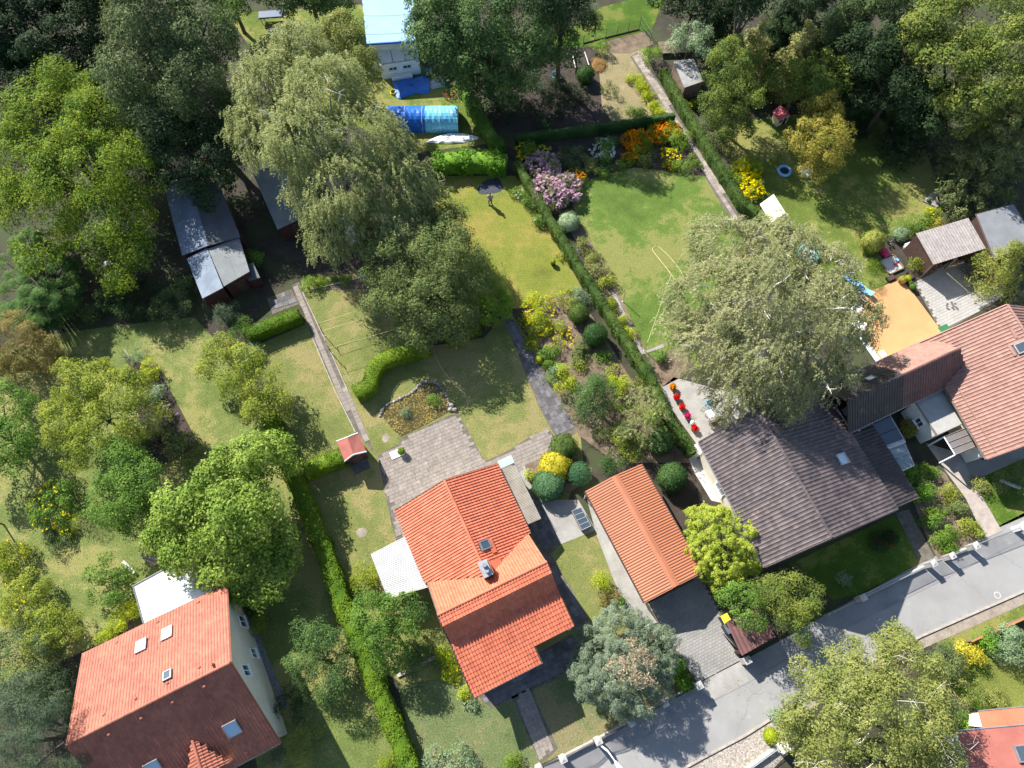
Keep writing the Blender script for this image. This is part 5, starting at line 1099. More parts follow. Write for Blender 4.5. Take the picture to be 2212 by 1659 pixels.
bb = lob((1800, 1470, 7, 75, 2), (1880, 1440, 7, 70, 2), (1960, 1450, 7, 70, 2), (1780, 1560, 7.2, 80, 2.2), (1870, 1540, 8.5, 95, 2.4), (1970, 1540, 8, 85, 2.3), (1800, 1640, 6.5, 80, 2), (1900, 1640, 7.5, 90, 2.2), (2000, 1620, 6.5, 70, 2), (1930, 1390, 5.5, 40, 1.5), (1740, 1600, 5, 45, 1.6))
bt3 = tree('broad olive-gold tree south of the road, lower right', bb, 'olive', tr=.4, dens=1.8, cr=.5, per=44, ls=.115)
branches(bt3, bb, m_twig, 22, .03)
tree('feathery pale tamarisk between the spruce and the long hedge', lob((1385, 870, 3.6, 32, 1.4), (1400, 900, 3.6, 32, 1.4), (1375, 935, 2.8, 30, 1.2)), 'birch', 'birch', tr=.12, dens=2.6, strands=4, ls=.09, length=.8)
# conifers
def conifer(label, x, y, H, R, m, base=None, **k):
    """x, y: view position of the tip"""
    tip = G(x, y, H); b0 = np.array([tip[0], tip[1], 0]); root = plant('conifer', label, 'tree', b0, leaves_conifer(b0, H, R, **k), LM[m], part='crown')
    MB().tube([b0 - Zu * .1, b0 + Zu * H * .97], [.10 + H * .014, .02], 7).build('trunk', m_bark, root, smooth=True); return root
def conf2(label, x, y, H, R, m, **k):
    """bushy conifer: stacked skirts of boughs round the stem; x, y is the view position of the tip"""
    tip = G(x, y, H); b0 = np.array([tip[0], tip[1], 0]); L = []
    for f in (.16, .34, .52, .69, .84, .95): rr = R * (1.02 - f) ** .8; L.append((b0 + Zu * H * f, np.array([rr, rr, H * .13])))
    q = k.get('ls', .22) * .62
    d = leaves_broad(L, dens=2.0, cr=.38, per=34, ls=q, aspect=.3, up=.4, zmin=-.25, shell=(.55, 1.12), fill=.2)
    e = leaves_conifer(b0, H, R * 1.12, whorls=13, nb=8, per=12, ls=q * 1.25, droop=.22, taper=.8, aspect=.3)
    d = (np.concatenate([d[0], e[0]]), np.concatenate([d[1], e[1]]), np.concatenate([d[2], e[2]]), .3, np.concatenate([rng.normal(size=d[0].shape), e[4]]))
    root = plant('conifer', label, 'tree', b0, d, LM[m], part='crown')
    MB().tube([b0 - Zu * .1, b0 + Zu * H * .97], [.10 + H * .014, .02], 7).build('trunk', m_bark, root, smooth=True); return root
conf2('large spruce leaning over the right edge above the open shed', 2195, 265, 8.5, 5.2, 'spruce', whorls=26, nb=15, per=22, ls=.26, droop=.3)
conf2('second spruce behind, cut by the right edge', 2270, 170, 10, 4.4, 'spruce', whorls=24, nb=14, per=18, ls=.26)
conf2('spruce at the right edge above the courtyard', 2205, 535, 5.5, 2.9, 'thuja', whorls=20, nb=13, per=16, ls=.2, droop=.1)
conf2('golden-green fir, left of a pair behind the yew', 1650, 50, 8.5, 2.6, 'fir', whorls=22, nb=11, per=13, ls=.26)
conf2('golden-green fir, right of a pair behind the yew', 1745, 60, 8.5, 2.7, 'fir', whorls=22, nb=11, per=13, ls=.26)
conf2('blue-green spruce right of the golden firs', 1835, 15, 10, 3.1, 'alder', whorls=24, nb=12, per=14, ls=.28)
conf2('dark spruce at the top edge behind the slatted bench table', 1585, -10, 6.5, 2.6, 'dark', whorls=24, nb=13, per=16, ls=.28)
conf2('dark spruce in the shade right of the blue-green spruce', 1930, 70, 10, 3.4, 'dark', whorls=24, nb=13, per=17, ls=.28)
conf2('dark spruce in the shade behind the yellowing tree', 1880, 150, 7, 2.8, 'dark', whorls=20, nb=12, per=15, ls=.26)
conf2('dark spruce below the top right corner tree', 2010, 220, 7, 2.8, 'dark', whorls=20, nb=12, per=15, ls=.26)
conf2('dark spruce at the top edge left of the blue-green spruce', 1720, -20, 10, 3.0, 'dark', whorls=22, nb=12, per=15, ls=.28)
conf2('bushy young spruce beside the flowerless bed in the middle', 1293, 822, 6, 2.5, 'ivy', whorls=18, nb=13, per=17, ls=.16, droop=.05, taper=.6)
# upright yew and thuja clumps, pines
tree('tall loose yew beside the right hedge', lob((1570, 150, 6.5, 50, 2.4), (1600, 210, 5.5, 45, 2.2), (1550, 220, 5, 40, 2), (1580, 260, 3.6, 45, 1.8), (1590, 120, 6.5, 40, 2)), 'yew', tr=.2, dens=2.4, cr=.42, per=46, ls=.1, name='yew_tree')
tree('grey-leaved shrub tree behind the narrow plank shed', lob((1490, 80, 4, 38, 1.6), (1515, 100, 3.8, 35, 1.5), (1470, 95, 3.4, 28, 1.3)), 'silver', tr=.12, dens=2.2, cr=.42, per=36, ls=.11)
tree('grey-green pine in the bottom left corner', lob((30, 1520, 9, 60, 1.8), (80, 1560, 9, 65, 1.8), (20, 1610, 8.5, 70, 1.8), (110, 1620, 8, 65, 1.7), (160, 1640, 7, 45, 1.5), (60, 1650, 8, 60, 1.6)), 'pine', tr=.3, dens=2.0, cr=.4, per=52, ls=.13, aspect=.16, flat=.8)
bl3 = lob((1350, 1430, 3.2, 92, 2.6), (1300, 1400, 2.6, 60, 2), (1400, 1395, 2.6, 60, 2), (1300, 1470, 2.6, 58, 2), (1390, 1480, 2.6, 62, 2), (1345, 1365, 2.4, 62, 1.9), (1340, 1500, 2.3, 50, 1.8), (1265, 1440, 2.2, 35, 1.5), (1435, 1440, 2.2, 32, 1.5))
bs = tree('round blue-grey spruce with a dry tan patch on top, by the road', bl3, 'blue', tr=.2, dens=6.5, cr=.2, per=28, ls=.095, aspect=.3, name='blue_spruce')
tc = clumps(lob((1368, 1432, 4.6, 45, 1.25)), 8, .1, (.85, 1.08))[0]; tc = tc[rng.permutation(len(tc))[:150]]
i_ = np.repeat(np.arange(len(tc)), 26); Pd = tc[i_] + rng.normal(size=(len(i_), 3)) * .17; me = leaf_mesh('dry_patch', Pd - org(bs), Zu + rng.normal(size=Pd.shape) * .6, .085 * rng.uniform(.7, 1.3, len(Pd)), .35, LM['tan']); mesh_obj('dry_patch', me, bs)
gl = lob((1566, 1172, 2.3, 92, 2.5), (1535, 1135, 2.1, 50, 1.9), (1602, 1148, 2.1, 54, 1.9), (1525, 1195, 1.9, 50, 1.8), (1612, 1198, 1.9, 46, 1.8), (1562, 1225, 1.7, 54, 1.6))
tree('round golden-yellow cypress between the garage and the dark house', gl, 'golden', tr=.16, dens=13, cr=.15, per=17, ls=.085, aspect=.5, name='golden_cypress', limbs=True)
tree('egg-shaped brown-yellow yew on the left edge', lob((30, 740, 3.2, 62, 2.8), (80, 760, 2.6, 48, 2.2), (0, 780, 2.6, 50, 2.2)), 'brown', tr=.15, zmin=-.9, dens=3.0, cr=.32, per=44, ls=.09, aspect=.35, name='yew_tree')
ballbush('egg-shaped clipped thuja by the paved path to the courtyard', 1885, 522, 25, 'thuja', 1.2, rz=1.25, lump=.09)
tree('dark yew thicket between the cream gable and the left hedge', lob((680, 1375, 2.6, 40, 1.4), (712, 1400, 2.4, 40, 1.3), (662, 1430, 2.4, 38, 1.3), (698, 1470, 2.2, 44, 1.3), (728, 1450, 2, 32, 1.1)), 'ivy', tr=.12, dens=2.4, cr=.42, per=44, ls=.095, aspect=.4, name='yew_thicket')
tree('dark thuja thicket by the road between shelter and gate', lob((1710, 1270, 3.2, 42, 1.8), (1740, 1310, 3, 42, 1.7), (1680, 1290, 3, 40, 1.7), (1720, 1350, 2.4, 40, 1.4)), 'yew', tr=.15, dens=2.4, cr=.4, per=44, ls=.1, aspect=.4)
tree('small tree leaning over the brown ribbed shelter roof', lob((1605, 1290, 4, 30, 1.3), (1620, 1330, 3.8, 28, 1.2), (1585, 1300, 3.4, 24, 1.1)), 'green', tr=.1, dens=2.4, cr=.38, per=40, ls=.095)

# ---------------------------------------------------------------- hedges
hedge('long bright hedge along the left plot boundary', [(578, 895), (612, 985), (660, 1095), (700, 1195), (735, 1295), (775, 1400), (830, 1530), (885, 1665)], 1.3, 1.8, 'hedge', 140, .066, .09)
hedge('short clipped hedge running left from the small red-roofed shed', T(1, 2, (440, 765), (560, 715), (740, 650)), 1.3, 1.8, 'hedge', 150, .06)
hedge('S-curved clipped hedge beside the pond', T(1, 1, (840, 1640), (950, 1575), (985, 1460), (1060, 1375), (1220, 1320), (1420, 1265)), 1.3, 1.5, 'hedge', 190, .052, .012)
hedge('clipped hedge block beside the slab path, left middle', T(1, 1, (-20, 1175), (180, 1090), (395, 1010)), 1.15, 1.5, 'hedge', 190, .052, .015)
hedge('long dark green hedge dividing the middle and right gardens', [(x + 5, y - 4) for x, y in T(2, 0, (150, 1290), (270, 1500)) + T(2, 1, (420, 300), (600, 590), (790, 890), (960, 1160), (1130, 1430), (1240, 1600)) + T(2, 2, (1330, 330), (1430, 480), (1545, 650))], .8, 1.3, 'hedge2', 170, .06, .09)
hedge('tall dark hedge along the right garden path', [(x + 8, y - 5) for x, y in T(2, 0, (1295, 560), (1480, 880), (1640, 1150), (1800, 1400), (1930, 1600)) + T(2, 1, (2040, 230))], .85, 1.25, 'hedge2', 160, .062, .07)
hedge('dark cross hedge behind the orange flowers', T(2, 0, (150, 1070), (700, 1000), (1100, 945), (1415, 898)), .55, 1.3, 'box', 150, .06, .05)
hedge('ragged ivy hedge right of the blue tarpaulin tunnel', T(1, 0, (1690, 640), (1800, 850), (1890, 1010), (2000, 1160)), 1.1, 1.5, 'green', 120, .085, .15)
hedge('glossy laurel hedge below the white tarpaulin', [(935, 345), (985, 338), (1040, 338), (1092, 345)], 1.7, 1.8, 'laurel', 95, .13, .28)

# ---------------------------------------------------------------- clipped shrubs in the middle garden
ballbush('smaller round clipped box in the sunny bed by the long hedge', *T1(2, 1, 655, 1025), 23, 'hedge2', 1.0, rz=.95)
ballbush('larger round clipped box in the sunny bed by the long hedge', *T1(2, 1, 785, 1195), 27, 'box', 1.1, rz=1.1)
ballbush('golden-yellow clipped euonymus among green domes by the lean-to', *T1(2, 2, 465, 745), 35, 'gold', .9, rz=.9, ls=.07, lump=.1)
ballbush('big dark green clipped dome below the golden shrub', *T1(2, 2, 415, 895), 35, 'boxb', .95, rz=.95)
ballbush('dark green clipped dome right of the golden shrub', *T1(2, 2, 655, 805), 27, 'boxb', .9, rz=.9)
ballbush('reddish-green clipped dome behind the golden shrub', *T1(2, 2, 530, 590), 30, 'hedge2', .9, rz=.85, lump=.1)
ballbush('very dark round box right of the orange garage roof', *T1(2, 2, 1390, 830), 33, 'box', 1.1, rz=1.15)
ballbush('dark round box at the end of the long hedge bed', *T1(2, 2, 1300, 550), 30, 'box', 1.1, rz=1.1)
ballbush('yellow clipped ball by the white gate pillar, south of the road', *T1(3, 3, 215, 1390), 17, 'ylgreen', .55, rz=.6)
ballbush('dark round box in the shaded top garden', *T1(2, 0, 705, 590), 20, 'box', .9, rz=.9)
ballbush('grey-green round shrub by the right side of the long hedge', *T1(2, 1, 575, 300), 24, 'silver', .7, rz=.75, lump=.1, dens=160)
ballbush('silver-blue round shrub at the courtyard path', *T1(3, 1, 1240, 395), 18, 'silver', .55, rz=.55, lump=.12)
ballbush('small yellow-green ball in the sunny bed, left', *T1(2, 1, 345, 1385), 9, 'ylgreen', .32, rz=.34)
ballbush('small dark ball in the sunny bed, beside the dark path', *T1(2, 1, 425, 1425), 11, 'hedge', .34, rz=.36)
# ---------------------------------------------------------------- loose shrubs
B = lambda lab, xy, r, h, m, **k: bush(lab, xy[0], xy[1], r, h, m, **k)
B('dark leafy bush at the foot of the tree by the upper lawn', (1048, 655), 62, 2.8, 'bright', dens=2.2, ls=.1, lumps=6)
B('flowering undergrowth with yellow dots under the green tree', (985, 715), 42, 1.0, 'hedge', flower='yellow', nf=16, sx=1.3)
B('bright green agapanthus clump at the path corner', T1(1, 1, 472, 810), 17, .8, 'bright', aspect=.2, ls=.16, lumps=1)
B('low plant in the narrow bed, second from the path corner', T1(1, 1, 570, 785), 8, .35, 'hedge', lumps=1)
B('low plant in the narrow bed, middle', T1(1, 1, 650, 768), 9, .35, 'green', lumps=1)
B('low iris clump in the narrow bed under the tree', T1(1, 1, 745, 745), 14, .5, 'bright', aspect=.2, ls=.13, lumps=1)
B('blue-green young conifer bush behind the plum tree', T1(0, 1, 1800, 1030), 32, 2.4, 'pine', aspect=.2, dens=2.8)
B('fern-green juniper beside the clipped hedge block', T1(0, 1, 1910, 1170), 26, 1.4, 'green', aspect=.25)
B('silvery lavender by the plum tree', T1(0, 1, 1990, 1330), 16, .7, 'silver')
B('mixed shrub with grey leaves in front of the steel-roofed sheds', T1(0, 1, 1350, 990), 45, 1.6, 'alder', lumps=6)
B('dark undergrowth left of the sheds', T1(0, 1, 1100, 900), 50, 1.8, 'dark', lumps=6)
B('shaded yellow-dotted bush beside the steel-roofed shed', T1(0, 1, 1460, 800), 24, 1.6, 'ivy', flower='yellow', nf=14)
B('shaded shrub below the walnut tree', T1(0, 1, 880, 900), 45, 1.6, 'ivy', lumps=5)
B('lilac-flowered bush in the shade right of the sumac', T1(0, 1, 730, 1020), 20, 1.2, 'ivy', flower='lilac', nf=22, fs=.09)
B('low dark bush below the sumac', T1(0, 1, 560, 1080), 30, 1.0, 'dark')
B('sunlit small shrub right of the felt-roofed shed', T1(0, 1, 2010, 550), 20, 1.2, 'green')
B('wispy green bush at the end of the left border', T1(0, 1, 1080, 1340), 26, 1.0, 'silver', aspect=.25, dens=1.8)
B('yellow-green bush leading the left border', T1(0, 1, 1190, 1490), 26, 1.1, 'ylgreen', flower='yellow', nf=20)
B('grey seedhead plants in the left border', T1(0, 2, 1230, 190), 20, 1.0, 'silver')
B('tall brownish border plants beside the left lawn', T1(0, 2, 1290, 330), 26, 1.0, 'olive', flower='lilac', nf=14)
B('dull green plants further down the left border', T1(0, 2, 1330, 450), 24, .9, 'alder')
B('broad green shrub at the lower end of the left border', T1(0, 2, 1430, 590), 36, 1.8, 'robinia', lumps=5)
B('dark border plants under the fruit tree', T1(0, 2, 1150, 560), 30, .9, 'ivy')
B('round green rose bush with yellow rim on the left lawn', (112, 1085), 52, 1.7, 'green', flower='yellow', nf=60, lumps=6, ls=.1)
B('yellow rudbeckia clump at the foot of the round bush', T1(0, 2, 530, 1210), 28, .9, 'hedge', flower='yellow', nf=70)
B('grey-green mound below the rudbeckia', T1(0, 2, 450, 1330), 24, .7, 'alder')
B('feathery asparagus beside the small trees, left lawn', T1(0, 2, 720, 1200), 26, 1.0, 'birch', aspect=.15, dens=1.6)
rb_ = B('ivy-green arching rose bush left of the white extension', (240, 1255), 55, 2.0, 'green', lumps=6, ls=.1)
B('spiky ornamental grass tuft beside the white extension', T1(0, 2, 1385, 1395), 21, .8, 'hedge3', aspect=.09, ls=.3, lumps=1)
B('small yellow shrub at the corner of the white extension', T1(0, 3, 1030, 390), 15, .8, 'ylgreen', lumps=2)
B('yellow shrub below the white extension, left', T1(0, 3, 935, 520), 17, .8, 'ylgreen', lumps=3)
B('low yellow shrub against the clay roof eave', T1(0, 3, 850, 600), 14, .7, 'ylgreen', lumps=2)
B('tall yellow-flowered shrub on the lower left edge', (15, 1210), 42, 2.2, 'hedge3', flower='yellow', nf=30, lumps=5)
B('bushy yellow-green thicket on the lower left edge, upper part', (60, 1300), 62, 2.6, 'fruit', flower='yellow', nf=18, lumps=7)
B('bushy green thicket on the lower left edge, middle', (110, 1360), 60, 2.6, 'fruit', lumps=7)
B('dark thicket left of the clay-tiled house', (50, 1420), 80, 3.0, 'alder', lumps=8)
B('very dark thicket behind the corner pine', (110, 1500), 60, 3.0, 'dark', lumps=6)
B('bright yellow-green bush at the corner of the white canopy', (795, 1250), 36, 1.8, 'hedge3', lumps=5)
B('dark bush in the corner between canopy and front wing', (895, 1330), 35, 1.8, 'ivy', lumps=4)
B('low groundcover bush below the green tree by the front wing', (905, 1420), 38, .8, 'ivy', lumps=5)
B('yellow daylily row along the front wing, upper', T1(1, 3, 1560, 760), 18, .7, 'ylgreen', flower='yellow', nf=20, lumps=2)
B('yellow daylily row along the front wing, lower', T1(1, 3, 1615, 890), 18, .6, 'ylgreen', flower='yellow', nf=70, lumps=2)
B('little plant by the front slabs', T1(1, 3, 1700, 1045), 9, .4, 'ylgreen', lumps=1)
B('grey little plant by the front slabs', T1(1, 3, 1755, 1160), 8, .35, 'silver', lumps=1)
B('dark yew bush below the cream gable wall', (640, 1520), 48, 2.2, 'dark', lumps=5, aspect=.3)
B('light green bush at the bottom edge below the clay-tiled house', (650, 1625), 46, 2.2, 'thuja', lumps=5)
B('blue-grey bush at the bottom edge beside the clay-tiled roof', (600, 1620), 32, 2.0, 'pine', lumps=4, aspect=.25)
B('green bush on the bottom edge right of the long left hedge', (975, 1650), 48, 1.6, 'silver', lumps=5)
B('yellow-green shoot bush at the bottom end of the path by the hedge', T1(1, 3, 1120, 1620), 18, .9, 'hedge3', lumps=3)
B('small green shrub by the cream gable, in sun', T1(1, 3, 35, 370), 13, .8, 'green', lumps=2)
B('small yellowish shrub by the cream gable, lower', T1(1, 3, 105, 500), 16, .9, 'fruit', lumps=2)
B('young thin tree on the lawn by the garage', T1(2, 3, 820, 170), 17, 1.6, 'ylgreen', dens=1.2, lumps=2)
B('dark twiggy shrub below the thin young tree', T1(2, 3, 880, 290), 20, .8, 'brown', lumps=3)
B('white hydrangea at the corner of the garage strip', T1(2, 3, 970, 355), 11, .6, 'laurel', flower='cream', nf=26, fs=.1, lumps=1)
B('small laurel at the gate beside the blue-grey spruce', T1(2, 3, 1475, 965), 15, .7, 'laurel', lumps=2)
B('dark evergreen bush at the foot of the blue-grey spruce', T1(2, 3, 1380, 850), 26, 1.6, 'laurel', lumps=3)
B('small staked bush on the front lawn', T1(2, 3, 130, 1580), 9, .7, 'hedge', lumps=1)
# flower bed by the dark path and long hedge
B('yellow-flowered perennial thicket in the sunny bed, upper left', T1(2, 1, 350, 1010), 38, .9, 'ylgreen', flower='yellow', nf=90, lumps=5, dens=2.2)
B('deep yellow coneflowers in the sunny bed', T1(2, 1, 360, 1130), 22, .8, 'hedge3', flower='yellow', nf=80, lumps=3)
B('leafy rose bush at the top of the sunny bed', T1(2, 1, 560, 900), 28, 1.1, 'fruit', flower='yellow', nf=20)
B('greyish sage in the sunny bed beside the rose bush', T1(2, 1, 660, 890), 20, .8, 'silver', lumps=3)
B('loose yellow-dotted plants in the middle of the sunny bed', T1(2, 1, 540, 1190), 28, .7, 'fruit', flower='yellow', nf=50, dens=1.6)
B('small green shrub below the larger round box', T1(2, 1, 845, 1350), 18, .8, 'laurel', lumps=2)
B('sparse green plants below the smaller round box', T1(2, 1, 680, 1310), 18, .6, 'robinia', dens=1.6, lumps=3)
B('low plant on the edge of the dark path', T1(2, 1, 300, 1240), 10, .4, 'hedge', lumps=1)
B('low plant in the sunny bed by the stake', T1(2, 1, 430, 1310), 12, .4, 'fruit', lumps=2)
B('tiny plant in the sandy part of the bed', T1(2, 1, 650, 1440), 9, .35, 'fruit', lumps=1)
B('variegated yellow-green shrub above the bushy spruce', T1(2, 2, 545, 75), 28, 1.5, 'ylgreen', ls=.1, lumps=4)
B('bright yellow-green shrub right of the bushy spruce', T1(2, 2, 985, 110), 28, 1.4, 'ylgreen', lumps=4)
B('green shrub low between the spruce and the tamarisk', T1(2, 2, 1060, 540), 36, 1.3, 'fruit', lumps=4)
B('dark yucca clump left of the garage roof', T1(2, 2, 860, 760), 20, .9, 'box', aspect=.12, ls=.22, lumps=1)
B('low plant by the golden shrub', T1(2, 2, 290, 815), 8, .5, 'ylgreen', lumps=1)
B('leafy perennials beside the dark path, middle of the sunny bed', T1(2, 1, 470, 1250), 20, .6, 'fruit', lumps=3)
B('yellow tansy by the rim of the sunny bed', T1(2, 1, 250, 1060), 18, .7, 'hedge3', flower='yellow', nf=30, lumps=2)
B('soft green groundcover above the variegated shrub', T1(2, 1, 480, 1480), 22, .5, 'green', lumps=3)
B('low green carpet in front of the tamarisk', T1(2, 2, 880, 480), 26, .5, 'robinia', lumps=4)
B('dry grassy tuft between bushy spruce and hedge', T1(2, 2, 1150, 320), 22, .7, 'fruit', aspect=.2, lumps=3)
for lab, x, y, r, h, m, f in (('yellow-green perennials at the top corner of the sunny bed', 1162, 705, 24, .8, 'fruit', 'yellow'), ('mixed leafy perennials by the dark path, upper', 1150, 745, 20, .7, 'hedge3', None), ('green bushes in the middle of the sunny bed', 1185, 775, 22, .7, 'green', None), ('low herbs beneath the round box', 1262, 775, 18, .5, 'robinia', None), ('grey herbs near the lower dark path', 1205, 800, 16, .5, 'silver', None), ('tall leafy bush between tamarisk and hedge', 1415, 905, 24, 1.4, 'bright', None), ('leafy groundcover left of the dark end box', 1385, 965, 26, .8, 'green', None), ('shaded ferns above the garage roof', 1335, 985, 24, .7, 'ivy', None), ('wispy weeds on the sandy bed', 1320, 810, 20, .5, 'fruit', None), ('ferny plants between spruce and shrub', 1345, 880, 22, .9, 'hedge', None)):
    B(lab, (x, y), r, h, m, lumps=3, **(dict(flower=f, nf=20) if f else {}))
# plants on the right side of the long hedge
B('brown flower heads beside the long hedge, upper', T1(2, 1, 690, 500), 16, .7, 'olive', flower='lilac', nf=14, lumps=2)
B('olive border plants beside the long hedge, middle', T1(2, 1, 740, 570), 22, .8, 'olive', lumps=3)
B('pale border plants beside the long hedge', T1(2, 1, 800, 680), 22, .7, 'fir', lumps=3)
B('green border clump beside the long hedge, lower', T1(2, 1, 870, 800), 20, .9, 'fruit', lumps=3)
B('small bush by the lawn edge path', T1(2, 1, 925, 950), 10, .5, 'hedge3', lumps=1)
B('yellow-cream plants by the lawn edge path', T1(2, 1, 985, 1070), 13, .5, 'fruit', flower='cream', nf=24, lumps=2)
B('yellow-green plants near the end of the lawn edge path', T1(2, 1, 1050, 1180), 13, .5, 'ylgreen', lumps=2)
B('small bush by the end of the lawn edge path', T1(2, 1, 1305, 1385), 15, .8, 'green', lumps=2)
B('tiny dark conifer by the long hedge', T1(2, 1, 1205, 1450), 9, .9, 'box', lumps=1)
for lab, x, y, r in (('white flowers along the left foot of the long hedge, top', 180, 80, 18), ('white flowers along the left foot of the long hedge, upper', 250, 160, 17), ('white flowers along the left foot of the long hedge, middle', 350, 290, 16)):
    B(lab, T1(2, 1, x, y), r, .7, 'green', flower='white', nf=40, lumps=2)
B('white flowers on the left foot of the long hedge, lower', T1(2, 1, 540, 570), 9, .4, 'fruit', flower='white', nf=20, lumps=1)
# right garden flower bed
def bed(lab, x, y, r, h, m, f, nf, fs=.1, **k): return bush(lab, *T1(2, 0, x, y), r, h, m, name='flower_clump', cat='flowers', flower=f, nf=int(nf * 1.9), fs=fs, **k)
bed('orange coneflower drift in the right bed, left of its centre', 1110, 1120, 30, .8, 'hedge', 'orange', 190, lumps=4, sx=1.2)
bed('orange coneflower drift in the right bed, nearest the hedge corner', 1340, 1040, 26, .8, 'hedge', 'orange', 150, lumps=4, sx=1.4)
bed('bright orange rudbeckia mound in the right bed', 1285, 1095, 15, .8, 'hedge', 'orange', 90, lumps=2)
bed('round orange rudbeckia mound on the lawn edge, left', 1055, 1245, 17, .6, 'hedge', 'orange', 110, lumps=2)
bed('small orange mound on the lawn edge, middle', 1190, 1285, 9, .5, 'green', 'orange', 22, lumps=1)
bed('orange mound on the lawn edge, right', 1365, 1310, 13, .5, 'hedge', 'orange', 60, lumps=2)
bed('yellow-orange airy flowers beside the phlox leaves', 1370, 1220, 22, .7, 'ylgreen', 'yellow', 40, lumps=3)
bed('dark orange helenium beside the pink hydrangea', 640, 1400, 21, .9, 'green', 'orange', 70, lumps=3)
bed('yellow flowers above the pink hydrangea', 250, 1210, 26, .9, 'green', 'yellow', 80, lumps=3)
bed('yellow flowers above the pink hydrangea, right clump', 385, 1190, 14, .9, 'green', 'yellow', 36, lumps=1)
bed('big pink hydrangea by the long hedge, lower mass', 480, 1500, 46, 1.5, 'robinia', 'pink', 150, fs=.17, lumps=6)
bed('dusky pink hydrangea, upper mass in half shade', 380, 1320, 38, 1.4, 'robinia', 'pink', 80, fs=.16, lumps=4)
bed('white phlox in the right bed', 850, 1190, 28, .9, 'green', 'white', 60, fs=.09, lumps=4)
bed('light green phlox leaves at the end of the right bed, upper', 1450, 1110, 26, .8, 'bright', None, 0, lumps=4)
bed('light green phlox leaves at the end of the right bed, lower', 1530, 1290, 28, .8, 'bright', None, 0, lumps=4)
bed('dark green perennials in the middle of the right bed', 600, 1230, 36, .8, 'alder', None, 0, lumps=5)
bed('olive perennials by the lawn edge of the right bed', 750, 1320, 22, .7, 'olive', None, 0, lumps=3)
bed('shaded green perennials behind the orange flowers', 950, 1130, 26, .7, 'ivy', None, 0, lumps=3)
bed('low green edging plants along the right bed', 900, 1320, 26, .5, 'green', None, 0, lumps=4, sx=1.5)
bed('dark leaves between the orange mounds', 1170, 1220, 24, .6, 'robinia', None, 0, lumps=3)
for k, (x, y, h) in enumerate(((1100, 620, .8), (1150, 690, .8), (1200, 760, .8), (1250, 830, .8), (1290, 890, .8))):
    bush(['yellow-green daylily strip by the sandy path, top', 'yellow-green daylily strip by the sandy path, second', 'yellow-green daylily strip by the sandy path, third', 'yellow-green daylily strip by the sandy path, fourth', 'yellow-green daylily strip by the sandy path, lowest'][k], *T1(2, 0, x, y), 15, .6, 'ylgreen', aspect=.2, ls=.15, lumps=2, group='daylily strip', flower='yellow', nf=8)
B('small upright green bush in the top sandy garden', T1(2, 0, 840, 380), 12, 1.4, 'bright', lumps=2)
B('bright tree-mallow bush at the top end of the right hedge', T1(2, 0, 1230, 440), 22, 1.8, 'bright', lumps=4)
B('twiggy shrub on the edge of the shaded top garden', T1(2, 0, 880, 700), 20, 1.0, 'robinia', dens=1.6)
B('small green plants at the foot of the dark cross hedge', T1(2, 0, 1110, 885), 11, .4, 'green', lumps=2)
B('dark bush in the shaded top garden, left', T1(2, 0, 450, 700), 40, 1.6, 'dark', lumps=5)
B('dark bush in the shaded top garden, middle', T1(2, 0, 620, 740), 36, 1.4, 'dark', lumps=4)
B('dark bush in the shaded top garden, by the cross hedge', T1(2, 0, 400, 900), 45, 1.6, 'dark', lumps=5)
B('dark ferny bush behind the ragged ivy hedge', T1(2, 0, 120, 850), 40, 1.8, 'dark', lumps=5)
B('white-flowered shrub in the gap at the top edge', T1(2, 0, 690, 40), 28, 2.2, 'silver', lumps=3)
# far right garden
B('yellow goldenrod bush by the white parasol, upper', T1(2, 0, 1960, 1350), 34, 1.3, 'bright', flower='yellow', nf=190, fs=.1, lumps=5)
B('yellow goldenrod bush by the white parasol, lower', T1(2, 0, 2010, 1490), 30, 1.2, 'hedge3', flower='yellow', nf=220, fs=.1, lumps=4)
B('small yellow plants below the narrow plank shed', T1(2, 0, 1560, 820), 16, .7, 'hedge3', flower='yellow', nf=40, lumps=2)
B('green bush row beside the tall dark hedge', T1(2, 0, 1720, 980), 34, 1.6, 'alder', lumps=5)
B('lower green bush row beside the tall dark hedge', T1(2, 0, 1760, 1110), 26, 1.3, 'robinia', lumps=4)
B('yellow flowers in the shade behind the yellowing tree', T1(3, 0, 900, 820), 30, 1.2, 'dark', flower='yellow', nf=50, lumps=4)
B('lilac-flowered bush right of the yellowing tree', T1(3, 0, 930, 1060), 20, .8, 'dark', flower='lilac', nf=26, lumps=2)
B('dark shrub at the foot of the golden firs', T1(3, 0, 230, 700), 36, 2.0, 'yew', lumps=4)
B('dark shrubs in the far shade of the top right', T1(3, 0, 1300, 900), 60, 2.0, 'dark', lumps=6)
B('ivy-dark bushes below the dark spruces', T1(3, 0, 1150, 650), 60, 2.0, 'dark', lumps=6)
B('yellow flowering edge by the stone plinth', T1(3, 1, 1490, 260), 20, .7, 'ylgreen', flower='yellow', nf=40, lumps=3)
B('low green edge plants along the open shed', T1(3, 1, 1400, 330), 24, .6, 'green', lumps=4, sx=1.4)
B('orange-brown edge plants along the open shed', T1(3, 1, 1510, 310), 18, .6, 'autumn', lumps=3)
B('green tussocks in the grass left of the terracotta terrace', T1(3, 1, 1010, 770), 24, .7, 'green', aspect=.2, lumps=3)
B('yellow-green tussock by the toys', T1(3, 1, 1000, 640), 18, .5, 'hedge', aspect=.2, lumps=2)
B('climber at the corner post of the open shed', T1(3, 1, 1390, 640), 15, 1.6, 'hedge3', lumps=2)
